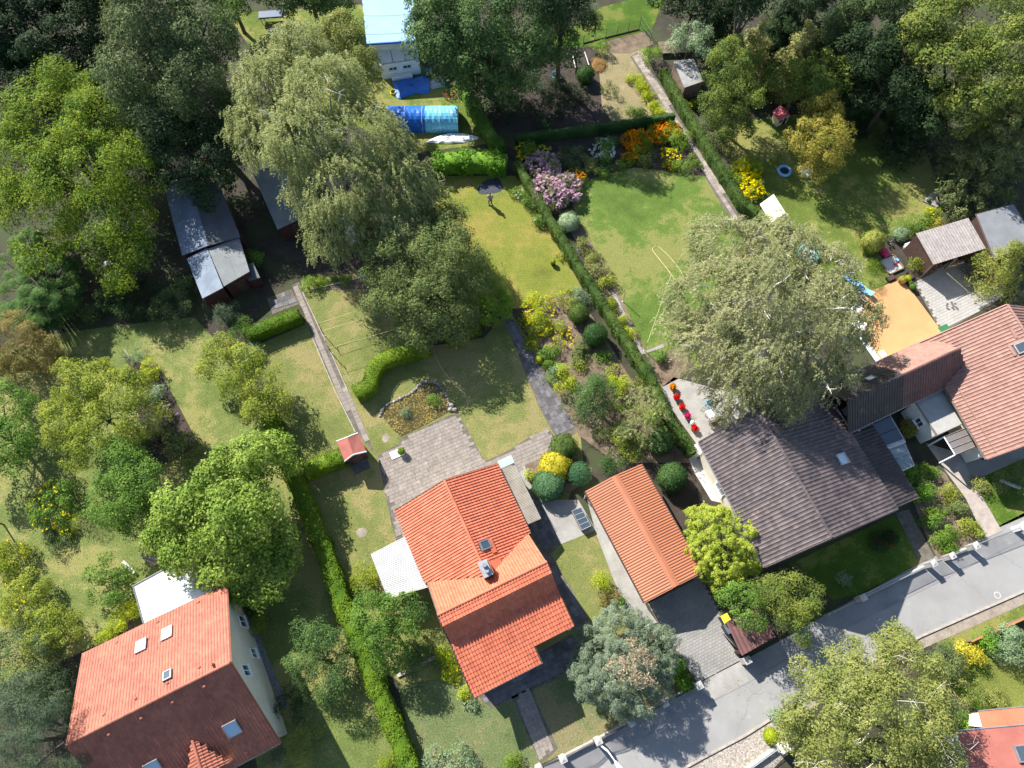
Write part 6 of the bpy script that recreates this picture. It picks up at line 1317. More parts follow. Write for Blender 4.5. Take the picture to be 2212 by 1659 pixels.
# front gardens on the right
for lab, x, y, r, h, m in (('dark green shrub nearest the short glass canopy', 1310, 820, 20, 1.0, 'laurel'), ('big round shrub right of the ribbed side wing', 1400, 950, 24, 1.1, 'laurel'), ('yellow-green round shrub, upper of the front pair', 1510, 1105, 15, .8, 'bright'), ('dark round shrub in the front bed', 1470, 1200, 14, .7, 'green'), ('yellow-green round shrub, lower left of the front bed', 1560, 1290, 19, .9, 'bright'), ('yellow-green shrub right of the lower round one', 1625, 1245, 15, .8, 'bright'), ('small shrub at the end of the front bed', 1600, 1385, 9, .5, 'bright'), ('leafy shrub beside the rockery, upper', 1480, 790, 20, .8, 'bright'), ('leafy shrub beside the rockery, middle', 1600, 970, 22, .8, 'fruit'), ('leafy shrub beside the rockery, lower', 1690, 1080, 20, .7, 'robinia'), ('long low shrub by the tan drive', 1750, 1210, 24, .7, 'fruit'), ('last low shrub by the tan drive', 1840, 1260, 15, .6, 'fruit'), ('shrub in the courtyard corner with orange tips', 1290, 450, 13, 1.0, 'autumn'), ('low grey shrub at the right front lawn', 1860, 900, 14, .5, 'olive')):
    B(lab, T1(3, 2, x, y), r * .82, h, m, lumps=3)
B('dark conifer bush on the right front lawn', T1(3, 2, 2130, 830), 42, 1.8, 'spruce', lumps=5, aspect=.25)
B('red dahlia clump on the shaded front lawn, left', T1(3, 2, 1060, 1345), 11, .5, 'dark', flower='red', nf=46, fs=.09, lumps=1)
B('dark red dahlia clump on the shaded front lawn, right', T1(3, 2, 1160, 1335), 12, .5, 'dark', flower='red', nf=30, fs=.08, lumps=1)
B('grey cushion plant on the shaded front lawn', T1(3, 3, 800, 145), 11, .4, 'silver', lumps=1)
# south of the road
B('blue-green shrub right of the olive-gold tree', (2040, 1430), 38, 1.8, 'alder', lumps=4)
B('yellow shrub between the roadside trees', (2090, 1420), 26, 1.2, 'gold', lumps=3)
B('twiggy brown shrub beside the bright lawn', (2075, 1480), 40, 1.8, 'olive', lumps=4, dens=2)
B('grey-green rhododendron right of the bright lawn', (2185, 1395), 46, 2.0, 'silver', lumps=5)
B('green shrub behind the orange fence line', (2130, 1385), 24, 1.2, 'laurel', lumps=3)
B('dark shrub by the red-roofed corner house', (2060, 1540), 26, 1.2, 'ivy', lumps=3)
B('hosta clump by the corner house porch', T1(3, 3, 1780, 1300), 18, .5, 'bright', ls=.16, aspect=.7, lumps=2)
B('pale grey-green groundcover beside the yellow ball', T1(3, 3, 300, 1310), 26, .5, 'silver', lumps=4)
B('brownish shrub at the edge of the corner lawn', T1(3, 3, 1960, 1110), 18, .8, 'olive', lumps=2)

# wooded top edge, reaching beyond the picture
def wood(label, spots, m, **k): return tree(label, lob(*spots), m, **k)
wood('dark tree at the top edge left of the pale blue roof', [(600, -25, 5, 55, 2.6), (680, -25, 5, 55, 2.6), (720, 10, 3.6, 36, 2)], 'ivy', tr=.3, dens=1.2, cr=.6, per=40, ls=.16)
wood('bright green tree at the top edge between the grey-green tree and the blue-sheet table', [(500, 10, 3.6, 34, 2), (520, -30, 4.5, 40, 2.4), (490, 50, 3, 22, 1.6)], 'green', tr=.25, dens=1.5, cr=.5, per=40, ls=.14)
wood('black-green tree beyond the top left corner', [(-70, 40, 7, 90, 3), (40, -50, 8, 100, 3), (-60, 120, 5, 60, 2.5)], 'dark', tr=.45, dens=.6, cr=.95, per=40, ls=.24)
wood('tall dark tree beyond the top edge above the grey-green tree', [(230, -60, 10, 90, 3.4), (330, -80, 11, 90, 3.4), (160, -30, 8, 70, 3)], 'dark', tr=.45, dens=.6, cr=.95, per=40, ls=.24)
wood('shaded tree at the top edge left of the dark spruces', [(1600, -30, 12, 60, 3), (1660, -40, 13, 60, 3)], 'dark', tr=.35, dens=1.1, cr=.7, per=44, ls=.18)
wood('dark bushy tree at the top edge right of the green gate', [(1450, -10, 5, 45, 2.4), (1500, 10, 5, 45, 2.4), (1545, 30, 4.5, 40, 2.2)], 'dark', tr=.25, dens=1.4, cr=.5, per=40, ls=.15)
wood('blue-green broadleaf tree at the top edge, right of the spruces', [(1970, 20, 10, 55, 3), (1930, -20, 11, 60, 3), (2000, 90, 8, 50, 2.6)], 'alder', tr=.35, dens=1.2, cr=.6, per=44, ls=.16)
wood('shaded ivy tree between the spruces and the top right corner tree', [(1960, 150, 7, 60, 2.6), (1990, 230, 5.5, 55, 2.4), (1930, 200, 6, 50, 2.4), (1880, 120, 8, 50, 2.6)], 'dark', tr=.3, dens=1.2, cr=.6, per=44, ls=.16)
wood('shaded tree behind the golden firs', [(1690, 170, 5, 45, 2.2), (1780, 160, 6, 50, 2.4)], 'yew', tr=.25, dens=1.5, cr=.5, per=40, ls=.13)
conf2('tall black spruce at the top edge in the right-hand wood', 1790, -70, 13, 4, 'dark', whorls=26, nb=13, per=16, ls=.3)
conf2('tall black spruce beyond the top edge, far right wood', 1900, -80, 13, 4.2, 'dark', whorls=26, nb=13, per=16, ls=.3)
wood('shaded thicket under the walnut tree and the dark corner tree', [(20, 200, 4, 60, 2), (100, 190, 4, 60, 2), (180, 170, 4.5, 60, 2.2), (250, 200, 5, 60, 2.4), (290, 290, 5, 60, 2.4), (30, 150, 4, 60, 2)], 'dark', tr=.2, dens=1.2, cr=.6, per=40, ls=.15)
# turf: blades standing over the mown sheets
def turf(sheet_o, m, per=10, cap=9000, sz=.055):
    me = sheet_o.data; P = [np.array(v.co) for v in me.vertices]; q = [p[:2] for p in P]; lo = np.min(q, 0); hi = np.max(q, 0); n = int(min(cap * 2.5, per * np.prod(hi - lo)))
    X = rng.uniform(lo, hi, (n, 2)); q2 = [tuple(x) for x in q]; X = X[[inpoly(x, q2) for x in X]][:cap]
    e = []
    for a, b_ in zip(q, q[1:] + q[:1]):
        L = np.linalg.norm(b_ - a); k = int(min(L, 60) * 9); t = rng.uniform(0, 1, (k, 1)); e.append(a + (b_ - a) * t + rng.normal(size=(k, 2)) * .07)
    X = np.concatenate([X] + e); Pz = np.concatenate([X, np.full((len(X), 1), P[0][2] + .012)], 1)
    N = rng.normal(size=Pz.shape) * .8 + Zu * .8; mm = leaf_mesh('grass_blades', Pz, N, sz * rng.uniform(.5, 1.5, len(Pz)), .3, m, None, rng.normal(size=Pz.shape) + Zu * .8)
    o = mesh_obj('grass_blades', mm, sheet_o); o['kind'] = 'stuff'
LT = {'lawn_left_plot': leafmat('blade_left', (.05, .07, .02), (.13, .13, .05), None, .3), 'lawn_centre_dry': leafmat('blade_dry', (.07, .075, .022), (.15, .125, .05), None, .3), 'lawn_centre_north': leafmat('blade_north', (.085, .10, .016), (.155, .14, .03), None, .3), 'lawn_right_lush': leafmat('blade_lush', (.045, .08, .012), (.115, .135, .03), None, .3)}
for o in list(bpy.data.objects):
    if o.name.startswith('lawn') and o.type == 'MESH' and o.parent is None and o.data.materials and len(o.data.polygons) == 1:
        turf(o, LT.get(o.data.materials[0].name, LT['lawn_right_lush']), cap=7000)
# fallen leaves blown over lawns, paving and road
pts = []
for cx, cy, sp, n in ((700, 800, 150, 420), (1060, 560, 110, 260), (1050, 850, 120, 320), (920, 990, 90, 200), (1420, 560, 110, 300), (1500, 760, 90, 260), (300, 900, 200, 420), (1100, 1560, 90, 160), (760, 1150, 60, 160), (1780, 440, 140, 260), (1520, 1430, 110, 120), (1900, 1360, 160, 120)):
    xy = rng.normal(size=(n, 2)) * sp * [1, .7] + [cx, cy]; pts += [G(x, y, .055) for x, y in xy if -40 < x < 2260 and -20 < y < 1690]
pts = np.array(pts); o = mesh_obj('fallen_leaves', leaf_mesh('fallen_leaves', pts, Zu + rng.normal(size=pts.shape) * .3, .045 * rng.uniform(.6, 1.4, len(pts)), .6, leafmat('leaf_fallen', (.09, .065, .02), (.24, .19, .07), None, .2))); o['kind'] = 'stuff'; tag(o, 'yellow and brown fallen leaves scattered over lawns and paving', 'leaves')
print('leaves', NL[0])
# ================================================================== SMALL THINGS
def pm(name, c, rough=.5, **k): return mat('paint_' + name, c, tuple(x * .85 for x in c), 3, rough, fine=25, finec=.08, bmp=.08, **k)
m_blue = pm('blue', (.03, .16, .55)); m_cyan = pm('cyan', (.12, .42, .68)); m_black = pm('black', (.02, .02, .022)); m_red = pm('red', (.55, .02, .02)); m_yel = pm('yellow', (.75, .55, .04)); m_pink = pm('pink', (.62, .05, .16)); m_green = pm('green', (.03, .16, .06)); m_terra = pm('terracotta', (.36, .15, .08), .8); m_rope = pm('rope', (.62, .55, .30), .8); m_bluel = pm('light_blue', (.18, .45, .72)); m_turq = pm('turquoise', (.10, .45, .48)); m_stone = mat('field_stone', (.36, .33, .30), (.20, .185, .17), 4, .9, var=.35, fine=14, finec=.35)
m_rust = pm('rust', (.25, .07, .03), .9)
Bx, Ax = np.array([math.cos(math.radians(25)), math.sin(math.radians(25)), 0]), np.array([-math.sin(math.radians(25)), math.cos(math.radians(25)), 0])
def one(b, name, m, label, cat, loc, group=None, smooth=False): return tag(b.build(name, m, None, np.asarray(loc, float) * [1, 1, 0], smooth), label, cat, group)

# ---- garden pond
out = T(1, 2, (1045, 345), (1085, 275), (1180, 225), (1290, 172), (1370, 95), (1450, 82), (1520, 120), (1560, 190), (1600, 280), (1598, 310), (1400, 418), (1208, 512), (1140, 450), (1085, 380))
m_water = bpy.data.materials.new('pond_water'); N, L, Bn = nodes(m_water); Bn.inputs['Base Color'].default_value = (.062, .05, .018, 1); Bn.inputs['Roughness'].default_value = .12
bump(N, L, Bn, noise(N, L, _pos(N).outputs['Position'], 6, 3), .12, .02)
wt = sheet('pond_water', out, .03, m_water)
Pw = [G(x, y)[:2] for x, y in out]; lo = np.min(Pw, 0); hi = np.max(Pw, 0); pts = []
while len(pts) < 950:
    p = rng.uniform(lo, hi)
    if inpoly(p, Pw): pts.append([p[0], p[1], .036 + rng.uniform(0, .012)])
pts = np.array(pts); s_ = rng.uniform(.035, .10, len(pts)); me = leaf_mesh('lily_pads', pts, Zu + rng.normal(size=pts.shape) * .08, s_, .85, leafmat('lily_pad', (.05, .042, .01), (.20, .16, .055), (.105, .085, .024), .2)); o = mesh_obj('lily_pads', me, wt); o['kind'] = 'stuff'
rim = thing('pond_stones', 'border of rounded field stones round the top of the garden pond', 'stones', G(*T1(1, 2, 1400, 100)))
rl = [G(*p) for p in T(1, 2, (1045, 345), (1082, 272), (1180, 222), (1290, 168), (1370, 90), (1450, 76), (1525, 112), (1565, 185), (1605, 278), (1640, 318))]
rp = tubepath(rl, 14); acc = 0; last = rp[0]
for p in rp:
    if np.linalg.norm(p - last) > .25 or p is rp[0]:
        q = rng.uniform(.11, .19); MB().ball(p + Zu * q * .35 + rng.normal(size=3) * [.03, .03, 0], (q, q * rng.uniform(.75, 1.1), q * .65), 8, 5, .25).build('stone', m_stone, rim, smooth=True); last = p
for p in T(1, 2, (1610, 265), (1635, 300), (1600, 300)): MB().ball(G(*p) + Zu * .12, (.24, .2, .17), 8, 5, .3).build('stone', m_stone, rim, smooth=True)
bush('grassy water plant in the middle of the pond', *T1(1, 2, 1262, 300), 11, .5, 'silver', aspect=.12, ls=.16, lumps=1, name='water_plant', cat='plant')
bush('dark green water plant near the far rim of the pond', *T1(1, 2, 1480, 215), 11, .5, 'green', lumps=1, name='water_plant', cat='plant')
# ---- patio tub, white slab, cold frame, hoses
def tub(label, x, y, r, h, pot, leaf, flower=None, nf=30, cat='potted plant', fs=.06, group=None):
    b = G(x, y); rm = r * mpp(b); t = thing('plant_pot', label, cat, b, group)
    MB().lathe(b, [(rm * .7, 0), (rm * .95, h), (rm * 1.02, h), (rm * 1.02, h + .04), (rm * .9, h + .04), (rm * .88, h - .03)], 14).build('pot', pot, t, smooth=False)
    c = b + Zu * (h + rm * .35); d, core = clipped_ball(c, (rm * .95, rm * .95, rm * .75), 260, .05, .12); core.v = [v - org(t) for v in core.v]
    P, N_, s, a, tg = d; me = leaf_mesh('foliage', P - org(t), N_, s, a, LM[leaf], core); mesh_obj('foliage', me, t)
    if flower:
        dd = sph(nf, .1); add_flowers(t, c + dd * rm * [1, 1, .8], PET[flower], fs)
    return t
tub('round box ball in a white tub on the patio', *T1(1, 2, 1217, 640), 8.5, .45, m_white, 'hedge')
one(MB().box(G(*T1(1, 2, 1165, 652)) + Zu * .08, .42, .34, .03, Bx, Ax), 'slab', m_white, 'square white slab beside the tub on the patio', 'slab', G(*T1(1, 2, 1165, 652)))
cf = thing('cold_frame', 'raised cold frame with four dark panes on the concrete yard', 'cold frame', G(*T1(2, 2, 680, 1165)))
q = [G(*p, .62) for p in T(2, 2, (600, 1098), (672, 1072), (752, 1215), (680, 1250))]
MB().prism([p[:2] for p in q], .0, .5).build('planter_box', m_wood, cf)
for k in range(4):
    a, b_ = k / 4 + .015, (k + 1) / 4 - .015; f = lambda s, t: (q[0]*(1-s) + q[1]*s)*(1-t) + (q[3]*(1-s) + q[2]*s)*t
    MB().slab([f(.06, a), f(.94, a), f(.94, b_), f(.06, b_)], .02).build('pane', m_glass, cf)
for k in range(5): t = k / 4; MB().tube([q[0]*(1-t) + q[3]*t, q[1]*(1-t) + q[2]*t], .04, 4).build('bar', m_grey, cf)
for a, b_ in ((0, 3), (1, 2)): MB().tube([q[a], q[b_]], .04, 4).build('rail', m_grey, cf)
tub('terracotta bowl standing on the cold frame', *T1(2, 2, 694, 1172), 3.2, .12, m_terra, 'autumn')
hs = [G(*p) + Zu * .035 for p in T(1, 1, (1465, 1315), (1530, 1460), (1690, 1640)) + T(1, 2, (1690, 140), (1738, 225), (1725, 290), (1690, 315), (1640, 315))]
one(MB().tube(tubepath(hs, 8), .022, 6), 'garden_hose', m_rope, 'pale garden hose curving over the lawn right of the pond', 'hose', hs[3])
hs = [G(*p) + Zu * .035 for p in T(2, 1, (1480, 870), (1380, 710), (1270, 570), (1237, 520), (1262, 493), (1300, 510), (1400, 610), (1465, 700), (1500, 800))]
one(MB().tube(tubepath(hs, 8), .028, 6), 'garden_hose', m_rope, 'yellow hose looped on the right garden lawn', 'hose', hs[3])
# ---- washing lines
def tpost(label, x, y, h, m, bar=0.0, d=None):
    b = G(x, y); t = thing('line_post', label, 'post', b); MB().tube([b, b + Zu * h], .035, 6).build('pole', m, t)
    if bar: MB().tube([b + Zu * h - d * bar, b + Zu * h + d * bar], .025, 5).build('crossbar', m, t)
    MB().lathe(b, [(.12, 0), (.1, .06), (.05, .07)], 8).build('socket', m_concl, t); return b + Zu * h
p1 = tpost('washing line post by the slab path, upper', 812*.86406, 840*.86406, 1.75, m_woodd, .55, unit(Ax)); p2 = tpost('washing line post by the slab path, lower', 829.5*.86406, 884*.86406, 1.75, m_woodd, .55, unit(Ax))
e1 = tpost('washing line post under the green tree, upper', 965*.86406, 790*.86406, 1.75, m_woodd, .55, unit(Ax)); e2 = tpost('washing line post under the green tree, lower', 1010*.86406, 840*.86406, 1.75, m_woodd)
wl_ = thing('washing_line', 'three taut pale washing lines across the dry lawn', 'washing line', (p1 + e1) / 2 * [1, 1, 0])
for a, b_ in ((p1 + Ax * .5, e1 + Ax * .5), (p1 - Ax * .4, e1 - Ax * .5), (p2 - Ax * .3, e2)): MB().tube([a, (a + b_) / 2 - Zu * .04, b_], .014, 5).build('line', m_rope, wl_)
s = .86406
a1 = tpost('lone line post on the right garden lawn, left', 1557*s, 754*s, 1.8, m_grey); a2 = tpost('line post near the birch on the right lawn', 1669*s, 709*s, 1.8, m_grey); a3 = tpost('line post at the corner of the lawn edge path', *T1(2, 1, 1170, 1318), 1.8, m_grey)
one(MB().tube([a2, (a2 + a3) / 2 - Zu * .1, a3], .016, 5), 'washing_line', m_rope, 'single yellow line strung over the right garden lawn', 'washing line', (a2 + a3) / 2)
tub('yellow-green plant in a dark pot on the upper lawn', *T1(2, 1, 448, 635), 6, .4, m_black, 'ylgreen')
# ---- person on the upper lawn
def person(x, y):
    b = G(x, y); t = thing('person', 'person in grey shirt and dark trousers standing on the upper lawn', 'person', b)
    J = {'pel': (0, 0, .95), 'spn': (0, .01, 1.15), 'chs': (0, -.02, 1.36), 'nck': (0, .0, 1.52), 'hd0': (0, -.03, 1.60), 'hd1': (0, -.03, 1.74), 'shL': (-.19, 0, 1.43), 'elL': (-.27, .02, 1.17), 'wrL': (-.14, -.22, 1.05), 'haL': (-.06, -.28, 1.06), 'shR': (.19, 0, 1.43), 'elR': (.27, .02, 1.17), 'wrR': (.14, -.22, 1.06), 'haR': (.06, -.28, 1.08), 'hpL': (-.1, 0, .9), 'knL': (-.13, -.03, .5), 'anL': (-.15, .02, .09), 'toL': (-.16, -.15, .04), 'hpR': (.1, 0, .9), 'knR': (.12, -.04, .5), 'anR': (.13, -.02, .09), 'toR': (.14, -.19, .04)}
    Rr = dict(pel=.145, spn=.135, chs=.155, nck=.058, hd0=.085, hd1=.095, shL=.075, elL=.052, wrL=.038, haL=.042, shR=.075, elR=.052, wrR=.038, haR=.042, hpL=.095, knL=.068, anL=.048, toL=.042, hpR=.095, knR=.068, anR=.048, toR=.042)
    E_ = [('pel', 'spn'), ('spn', 'chs'), ('chs', 'nck'), ('nck', 'hd0'), ('hd0', 'hd1'), ('chs', 'shL'), ('shL', 'elL'), ('elL', 'wrL'), ('wrL', 'haL'), ('chs', 'shR'), ('shR', 'elR'), ('elR', 'wrR'), ('wrR', 'haR'), ('pel', 'hpL'), ('hpL', 'knL'), ('knL', 'anL'), ('anL', 'toL'), ('pel', 'hpR'), ('hpR', 'knR'), ('knR', 'anR'), ('anR', 'toR')]
    def skin(name, keys, m, grow=0.0):
        ks = [k for k in J if k in keys]; me = bpy.data.meshes.new(name); me.from_pydata([J[k] for k in ks], [(ks.index(a), ks.index(c)) for a, c in E_ if a in keys and c in keys], [])
        o = mesh_obj(name, me, t, None, m); md = o.modifiers.new('skin', 'SKIN'); md.use_smooth_shade = True
        for i, k in enumerate(ks): me.skin_vertices[0].data[i].radius = (Rr[k] + grow,) * 2
        me.skin_vertices[0].data[0].use_root = True
        sb = o.modifiers.new('sub', 'SUBSURF'); sb.levels = 2; sb.render_levels = 2; return o
    skin('body', set(J), pm('skin', (.50, .30, .22), .6))
    skin('shirt', {'pel', 'spn', 'chs', 'shL', 'elL', 'shR', 'elR'}, pm('grey_shirt', (.34, .35, .40), .9), .022)
    skin('trousers', {'pel', 'hpL', 'knL', 'anL', 'hpR', 'knR', 'anR'}, pm('dark_trousers', (.10, .12, .15), .9), .016)
    MB().ball(np.array(b) + [0, -.0, 1.735], (.105, .115, .09), 12, 8).build('hair', pm('brown_hair', (.09, .07, .06), .9), t, smooth=True)
    for sx in (-1, 1):
        for k in range(4): p = np.array(b) + [sx * (.055 - .012 * k), -.30, 1.075 - .02 * k]; MB().tube([p, p + [-sx * .03, -.04, -.01], p + [-sx * .055, -.035, -.02]], [.011, .010, .008], 5).build('finger', MATS['paint_skin'], t)
        p = np.array(b) + [sx * .05, -.28, 1.09]; MB().tube([p, p + [-sx * .02, -.03, .035]], [.012, .009], 5).build('thumb', MATS['paint_skin'], t)
    for sx in (-1, 1): MB().ball(np.array(b) + [sx * .036, -.118, 1.665], .012, 6, 5).build('eye', m_black, t)
    MB().ball(np.array(b) + [0, -.132, 1.64], (.014, .02, .022), 6, 5).build('nose', MATS['paint_skin'], t)
    for sx in (-1, 1): MB().box(np.array(b) + [sx * .145, -.08 if sx > 0 else -.06, .045], .055, .14, .045).build('shoe', m_black, t)
    o = MB().box(np.array(b) + [0, -.33, 1.07], .08, .05, .012).build('remote_control', m_black, None, b); tag(o, 'small dark remote control held in the person\'s hands', 'remote control')
person(1226*s, 511*s)
# ---- tarpaulins, tunnel and yard clutter below the pale blue roof
def drape(name, pts, z, m, label, cat, bumpy=.05, thick=.02, n=16):
    P = [G(*p) for p in pts]; b = MB()
    c = sum(P) / len(P); V = []; F = []; k = len(P) * 4; ring = tubepath(P + [P[0]], 4)[:-1]; k = len(ring); R_ = 5
    for j in range(R_):
        t = j / (R_ - 1)
        for p in ring: V.append(c + (p - c) * (1 - t * .98) + Zu * (z * (0.05 if j == 0 else 1) * (1 if j else 1) + rng.uniform(0, bumpy)))
    for j in range(R_ - 1):
        for i in range(k): F.append((j*k + i, j*k + (i+1) % k, (j+1)*k + (i+1) % k, (j+1)*k + i))
    F.append(tuple(range((R_-1)*k, R_*k))); b.add(V, F); return one(b, name, m, label, cat, c)
tn = thing('tarp_tunnel', 'barrel-shaped tunnel of dark blue and sky-blue tarpaulin', 'tarp tunnel', G(900, 262))
ta, tb = G(838, 256, .6), G(990, 255, .6); tu = unit((tb - ta) * [1, 1, 0]); tv = np.array([-tu[1], tu[0], 0]); TLn = np.linalg.norm((tb - ta)[:2]); base0 = ta * [1, 1, 0]
def barrel(x0, x1, nm, m):
    V = []; F = []; nx, na = 14, 14
    for i in range(nx + 1):
        x = x0 + (x1 - x0) * i / nx
        for k in range(na + 1):
            a = math.pi * k / na; w = 1 + .012 * math.sin(i * 2.6 + k) + rng.normal() * .006; V.append(base0 + tu * x + tv * math.cos(a) * 1.45 * w + Zu * (math.sin(a) ** .8 * 1.75 * w))
    for i in range(nx):
        for k in range(na): F.append((i*(na+1) + k, i*(na+1) + k + 1, (i+1)*(na+1) + k + 1, (i+1)*(na+1) + k))
    F += [tuple(range(na + 1)), tuple(range(nx*(na+1), (nx+1)*(na+1)))[::-1]]
    return MB().add(V, F).build(nm, m, tn, smooth=False)
barrel(0, TLn * .54, 'cover', pm('tarp_blue', (.015, .13, .52), .35)); barrel(TLn * .54 - .02, TLn, 'cover', pm('tarp_sky', (.16, .52, .78), .35))
for k in range(5): x = TLn * (k + .02) / 4.05; MB().tube([base0 + tu * x + tv * math.cos(a) * 1.46 + Zu * (math.sin(a) ** .8 * 1.77) for a in np.linspace(0, math.pi, 13)], .018, 4).build('hoop', m_white, tn)
drape('tarpaulin', T(1, 0, (1405, 1128), (1480, 1085), (1580, 1058), (1725, 1060), (1825, 1095), (1700, 1130), (1540, 1138)), .18, pm('tarp_white', (.80, .80, .78), .5), 'white tarpaulin lying below the blue tunnel', 'tarpaulin', .1)
drape('tarpaulin', T(1, 0, (1140, 650), (1280, 625), (1415, 608), (1432, 735), (1300, 745), (1185, 782)), .22, m_blue, 'flat crumpled blue tarpaulin above the tunnel', 'tarpaulin', .12)
drape('tarpaulin', T(1, 0, (1440, 650), (1500, 620), (1580, 625), (1605, 680), (1520, 695), (1450, 705)), .3, pm('tarp_grey', (.42, .42, .41), .6), 'bundled grey-white tarpaulin beside the water barrel', 'tarpaulin', .15)
drape('tarpaulin', T(1, 0, (1815, 1485), (1865, 1430), (1955, 1402), (2005, 1440), (2005, 1510), (1900, 1532), (1825, 1532)), .03, pm('tarp_slate', (.04, .045, .07), .8), 'dark slate-blue tarpaulin on the grass behind the person', 'tarpaulin', .025)
wb = thing('water_barrel', 'dark green water barrel by the white lean-to', 'barrel', G(*T1(1, 0, 1418, 590))); c = G(*T1(1, 0, 1418, 590))
MB().lathe(c, [(.34, 0), (.42, .3), (.42, .6), (.36, .9), (.32, .9), (.32, .8)], 16).build('drum', pm('barrel_green', (.05, .13, .11)), wb); MB().lathe(c + Zu * .78, [(.31, 0), (.31, .01)], 16).build('water', m_water, wb)
hc = thing('hose_reel', 'coil of yellow hose at the edge of the blue tarpaulin', 'hose coil', G(*T1(1, 0, 1150, 735)))
for k in range(5): c = G(*T1(1, 0, 1150, 735)) + Zu * (.05 + .045 * k); MB().tube([c + np.array([math.cos(a), math.sin(a), 0]) * (.34 - .01 * k) for a in np.linspace(0, 6.28, 20)], .025, 5).build('loop', m_yel, hc)
rb2 = thing('wire_basket', 'rusty heap of wire and pipe beside the tunnel', 'wire heap', G(*T1(1, 0, 1600, 765)))
for k in range(9):
    c = G(*T1(1, 0, 1600, 765)) + np.array([rng.uniform(-.3, .3), rng.uniform(-.2, .2), .12 + .05 * k]); rr = rng.uniform(.35, .65); MB().tube([c + np.array([math.cos(a) * rr, math.sin(a) * rr * .8, .1 * math.sin(2 * a + k)]) for a in np.linspace(0, 6.28, 18)], .022, 4).build('hoop', m_rust, rb2)
def trestle(label, p, w, d, ang, top, cover=None, h=.75):
    b = G(*p); u = rot2([1, 0], ang); v = rot2([0, 1], ang); t = thing('trestle_table', label, 'table', b)
    for k in range(3): MB().box(b + Zu * h + v * d * (k - 1) * .68, w, d * .31, .025, u, v).build('plank', top, t)
    for sx in (-1, 1):
        for sy in (-1, 1): MB().box(b + Zu * h * .5 + u * sx * w * .85 + v * sy * d * .8, .03, .03, h * .5 - .02, u, v).build('leg', m_woodd, t)
    if cover: MB().box(b + Zu * (h + .09) - u * w * .15, w * .8, d * .95, .06, u, v).build('cover', cover, t)
    return t
trestle('plank table with oddments on the top left lawn', T1(1, 0, 330, 285), 2.2, .5, .06, m_conc)
trestle('table under a dark blue sheet near the top left edge', T1(1, 0, 215, 160), 1.7, .55, .1, m_wood, pm('navy_sheet', (.05, .09, .17), .5))
b_ = MB(); c = G(*T1(1, 0, 375, 280)) + Zu * .85
for k in range(10): b_.box(c + np.array([rng.uniform(-.6, .6), rng.uniform(-.3, .3), .02 * (k % 4)]), rng.uniform(.1, .3), .05, .035, rot2([1, 0], rng.uniform(0, 3)), None)
od = one(b_, 'wood_offcuts', m_wood, 'jumble of offcuts lying on the plank table', 'offcuts', c); od['kind'] = 'stuff'
pl_t = thing('ladder', 'wooden ladder leaning beside the white lean-to', 'ladder', G(*T1(1, 0, 1380, 420)))
la, lb = G(*T1(1, 0, 1410, 490)), G(*T1(1, 0, 1360, 350), 1.8)
for sx in (-.2, .2): MB().tube([la + [sx, 0, 0], lb + [sx, 0, 0]], .035, 4).build('rail', m_wood, pl_t)
for k in range(7): p = la + (lb - la) * (k + .7) / 7.6; MB().tube([p - [.2, 0, 0], p + [.2, 0, 0]], .022, 4).build('rung', m_wood, pl_t)
# ---- top sandy garden: gate, wire fence, compost frame, straw heap
gt = thing('garden_gate', 'open green mesh gate at the top of the sandy garden', 'gate', G(*T1(2, 0, 1180, 260)))
ga, gb_ = G(*T1(2, 0, 1135, 215)), G(*T1(2, 0, 1215, 340)); 
for k in range(9): p = ga + (gb_ - ga) * k / 8; MB().tube([p, p + Zu * 1.5], .03 if k in (0, 8) else .012, 4).build('bar', m_green, gt)
for z in (.12, .8, 1.48): MB().tube([ga + Zu * z, gb_ + Zu * z], .022, 4).build('rail', m_green, gt)
wf = thing('wire_fence', 'low wire fence between the sunny top lawn and the sandy garden', 'fence', G(*T1(2, 0, 900, 300)))
fa, fb = G(*T1(2, 0, 690, 345)), G(*T1(2, 0, 1130, 235))
for k in range(6): p = fa + (fb - fa) * k / 5; MB().tube([p, p + Zu * 1.3], .03, 5).build('post', m_woodd, wf)
for z in (.15, .4, .65, .9, 1.2): MB().tube([fa + Zu * z, fb + Zu * z], .01, 4).build('wire', m_grey, wf)
MB().box((fa + fb) / 2 + Zu * .07, np.linalg.norm(fb - fa) / 2, .05, .07, unit(fb - fa), None).build('board', m_woodd, wf)
cb_ = thing('compost_frame', 'dark square compost frame with pale side rails', 'compost frame', G(*T1(2, 0, 665, 465)))
q = [G(*p, .8) for p in T(2, 0, (605, 425), (700, 405), (735, 515), (630, 540))]; MB().prism([p[:2] for p in [(sum(q)/4) + (x - sum(q)/4)*.9 for x in q]], 0, .5).build('heap', m_bedd, cb_)
for i in range(4): MB().tube([q[i], q[(i+1) % 4]], .07, 4).build('rail', m_concl if i in (1, 3) else m_woodd, cb_); MB().box([q[i][0], q[i][1], .4], .05, .05, .4).build('post', m_wood, cb_)
c = G(*T1(2, 0, 810, 515)); n_ = 1400; d = sph(n_, 0) * np.sqrt(rng.uniform(.3, 1, (n_, 1))); P_ = c + d * [1.1, 1.3, .26]; root = thing('straw_heap', 'heap of orange-brown straw beside the compost frame', 'straw', c); o = mesh_obj('straw', leaf_mesh('straw', P_ - org(root), Zu + rng.normal(size=P_.shape) * .7, np.full(n_, .14), .1, leafmat('straw', (.10, .06, .025), (.21, .14, .06), None, .1), MB().ball(np.zeros(3), (.9, 1.1, .2), 14, 8, .3)), root); o['kind'] = 'stuff'
trestle('grey slatted bench table behind the bright bush at the top', T1(2, 0, 1400, 400), 1.7, .9, .05, m_wood, None, .5)
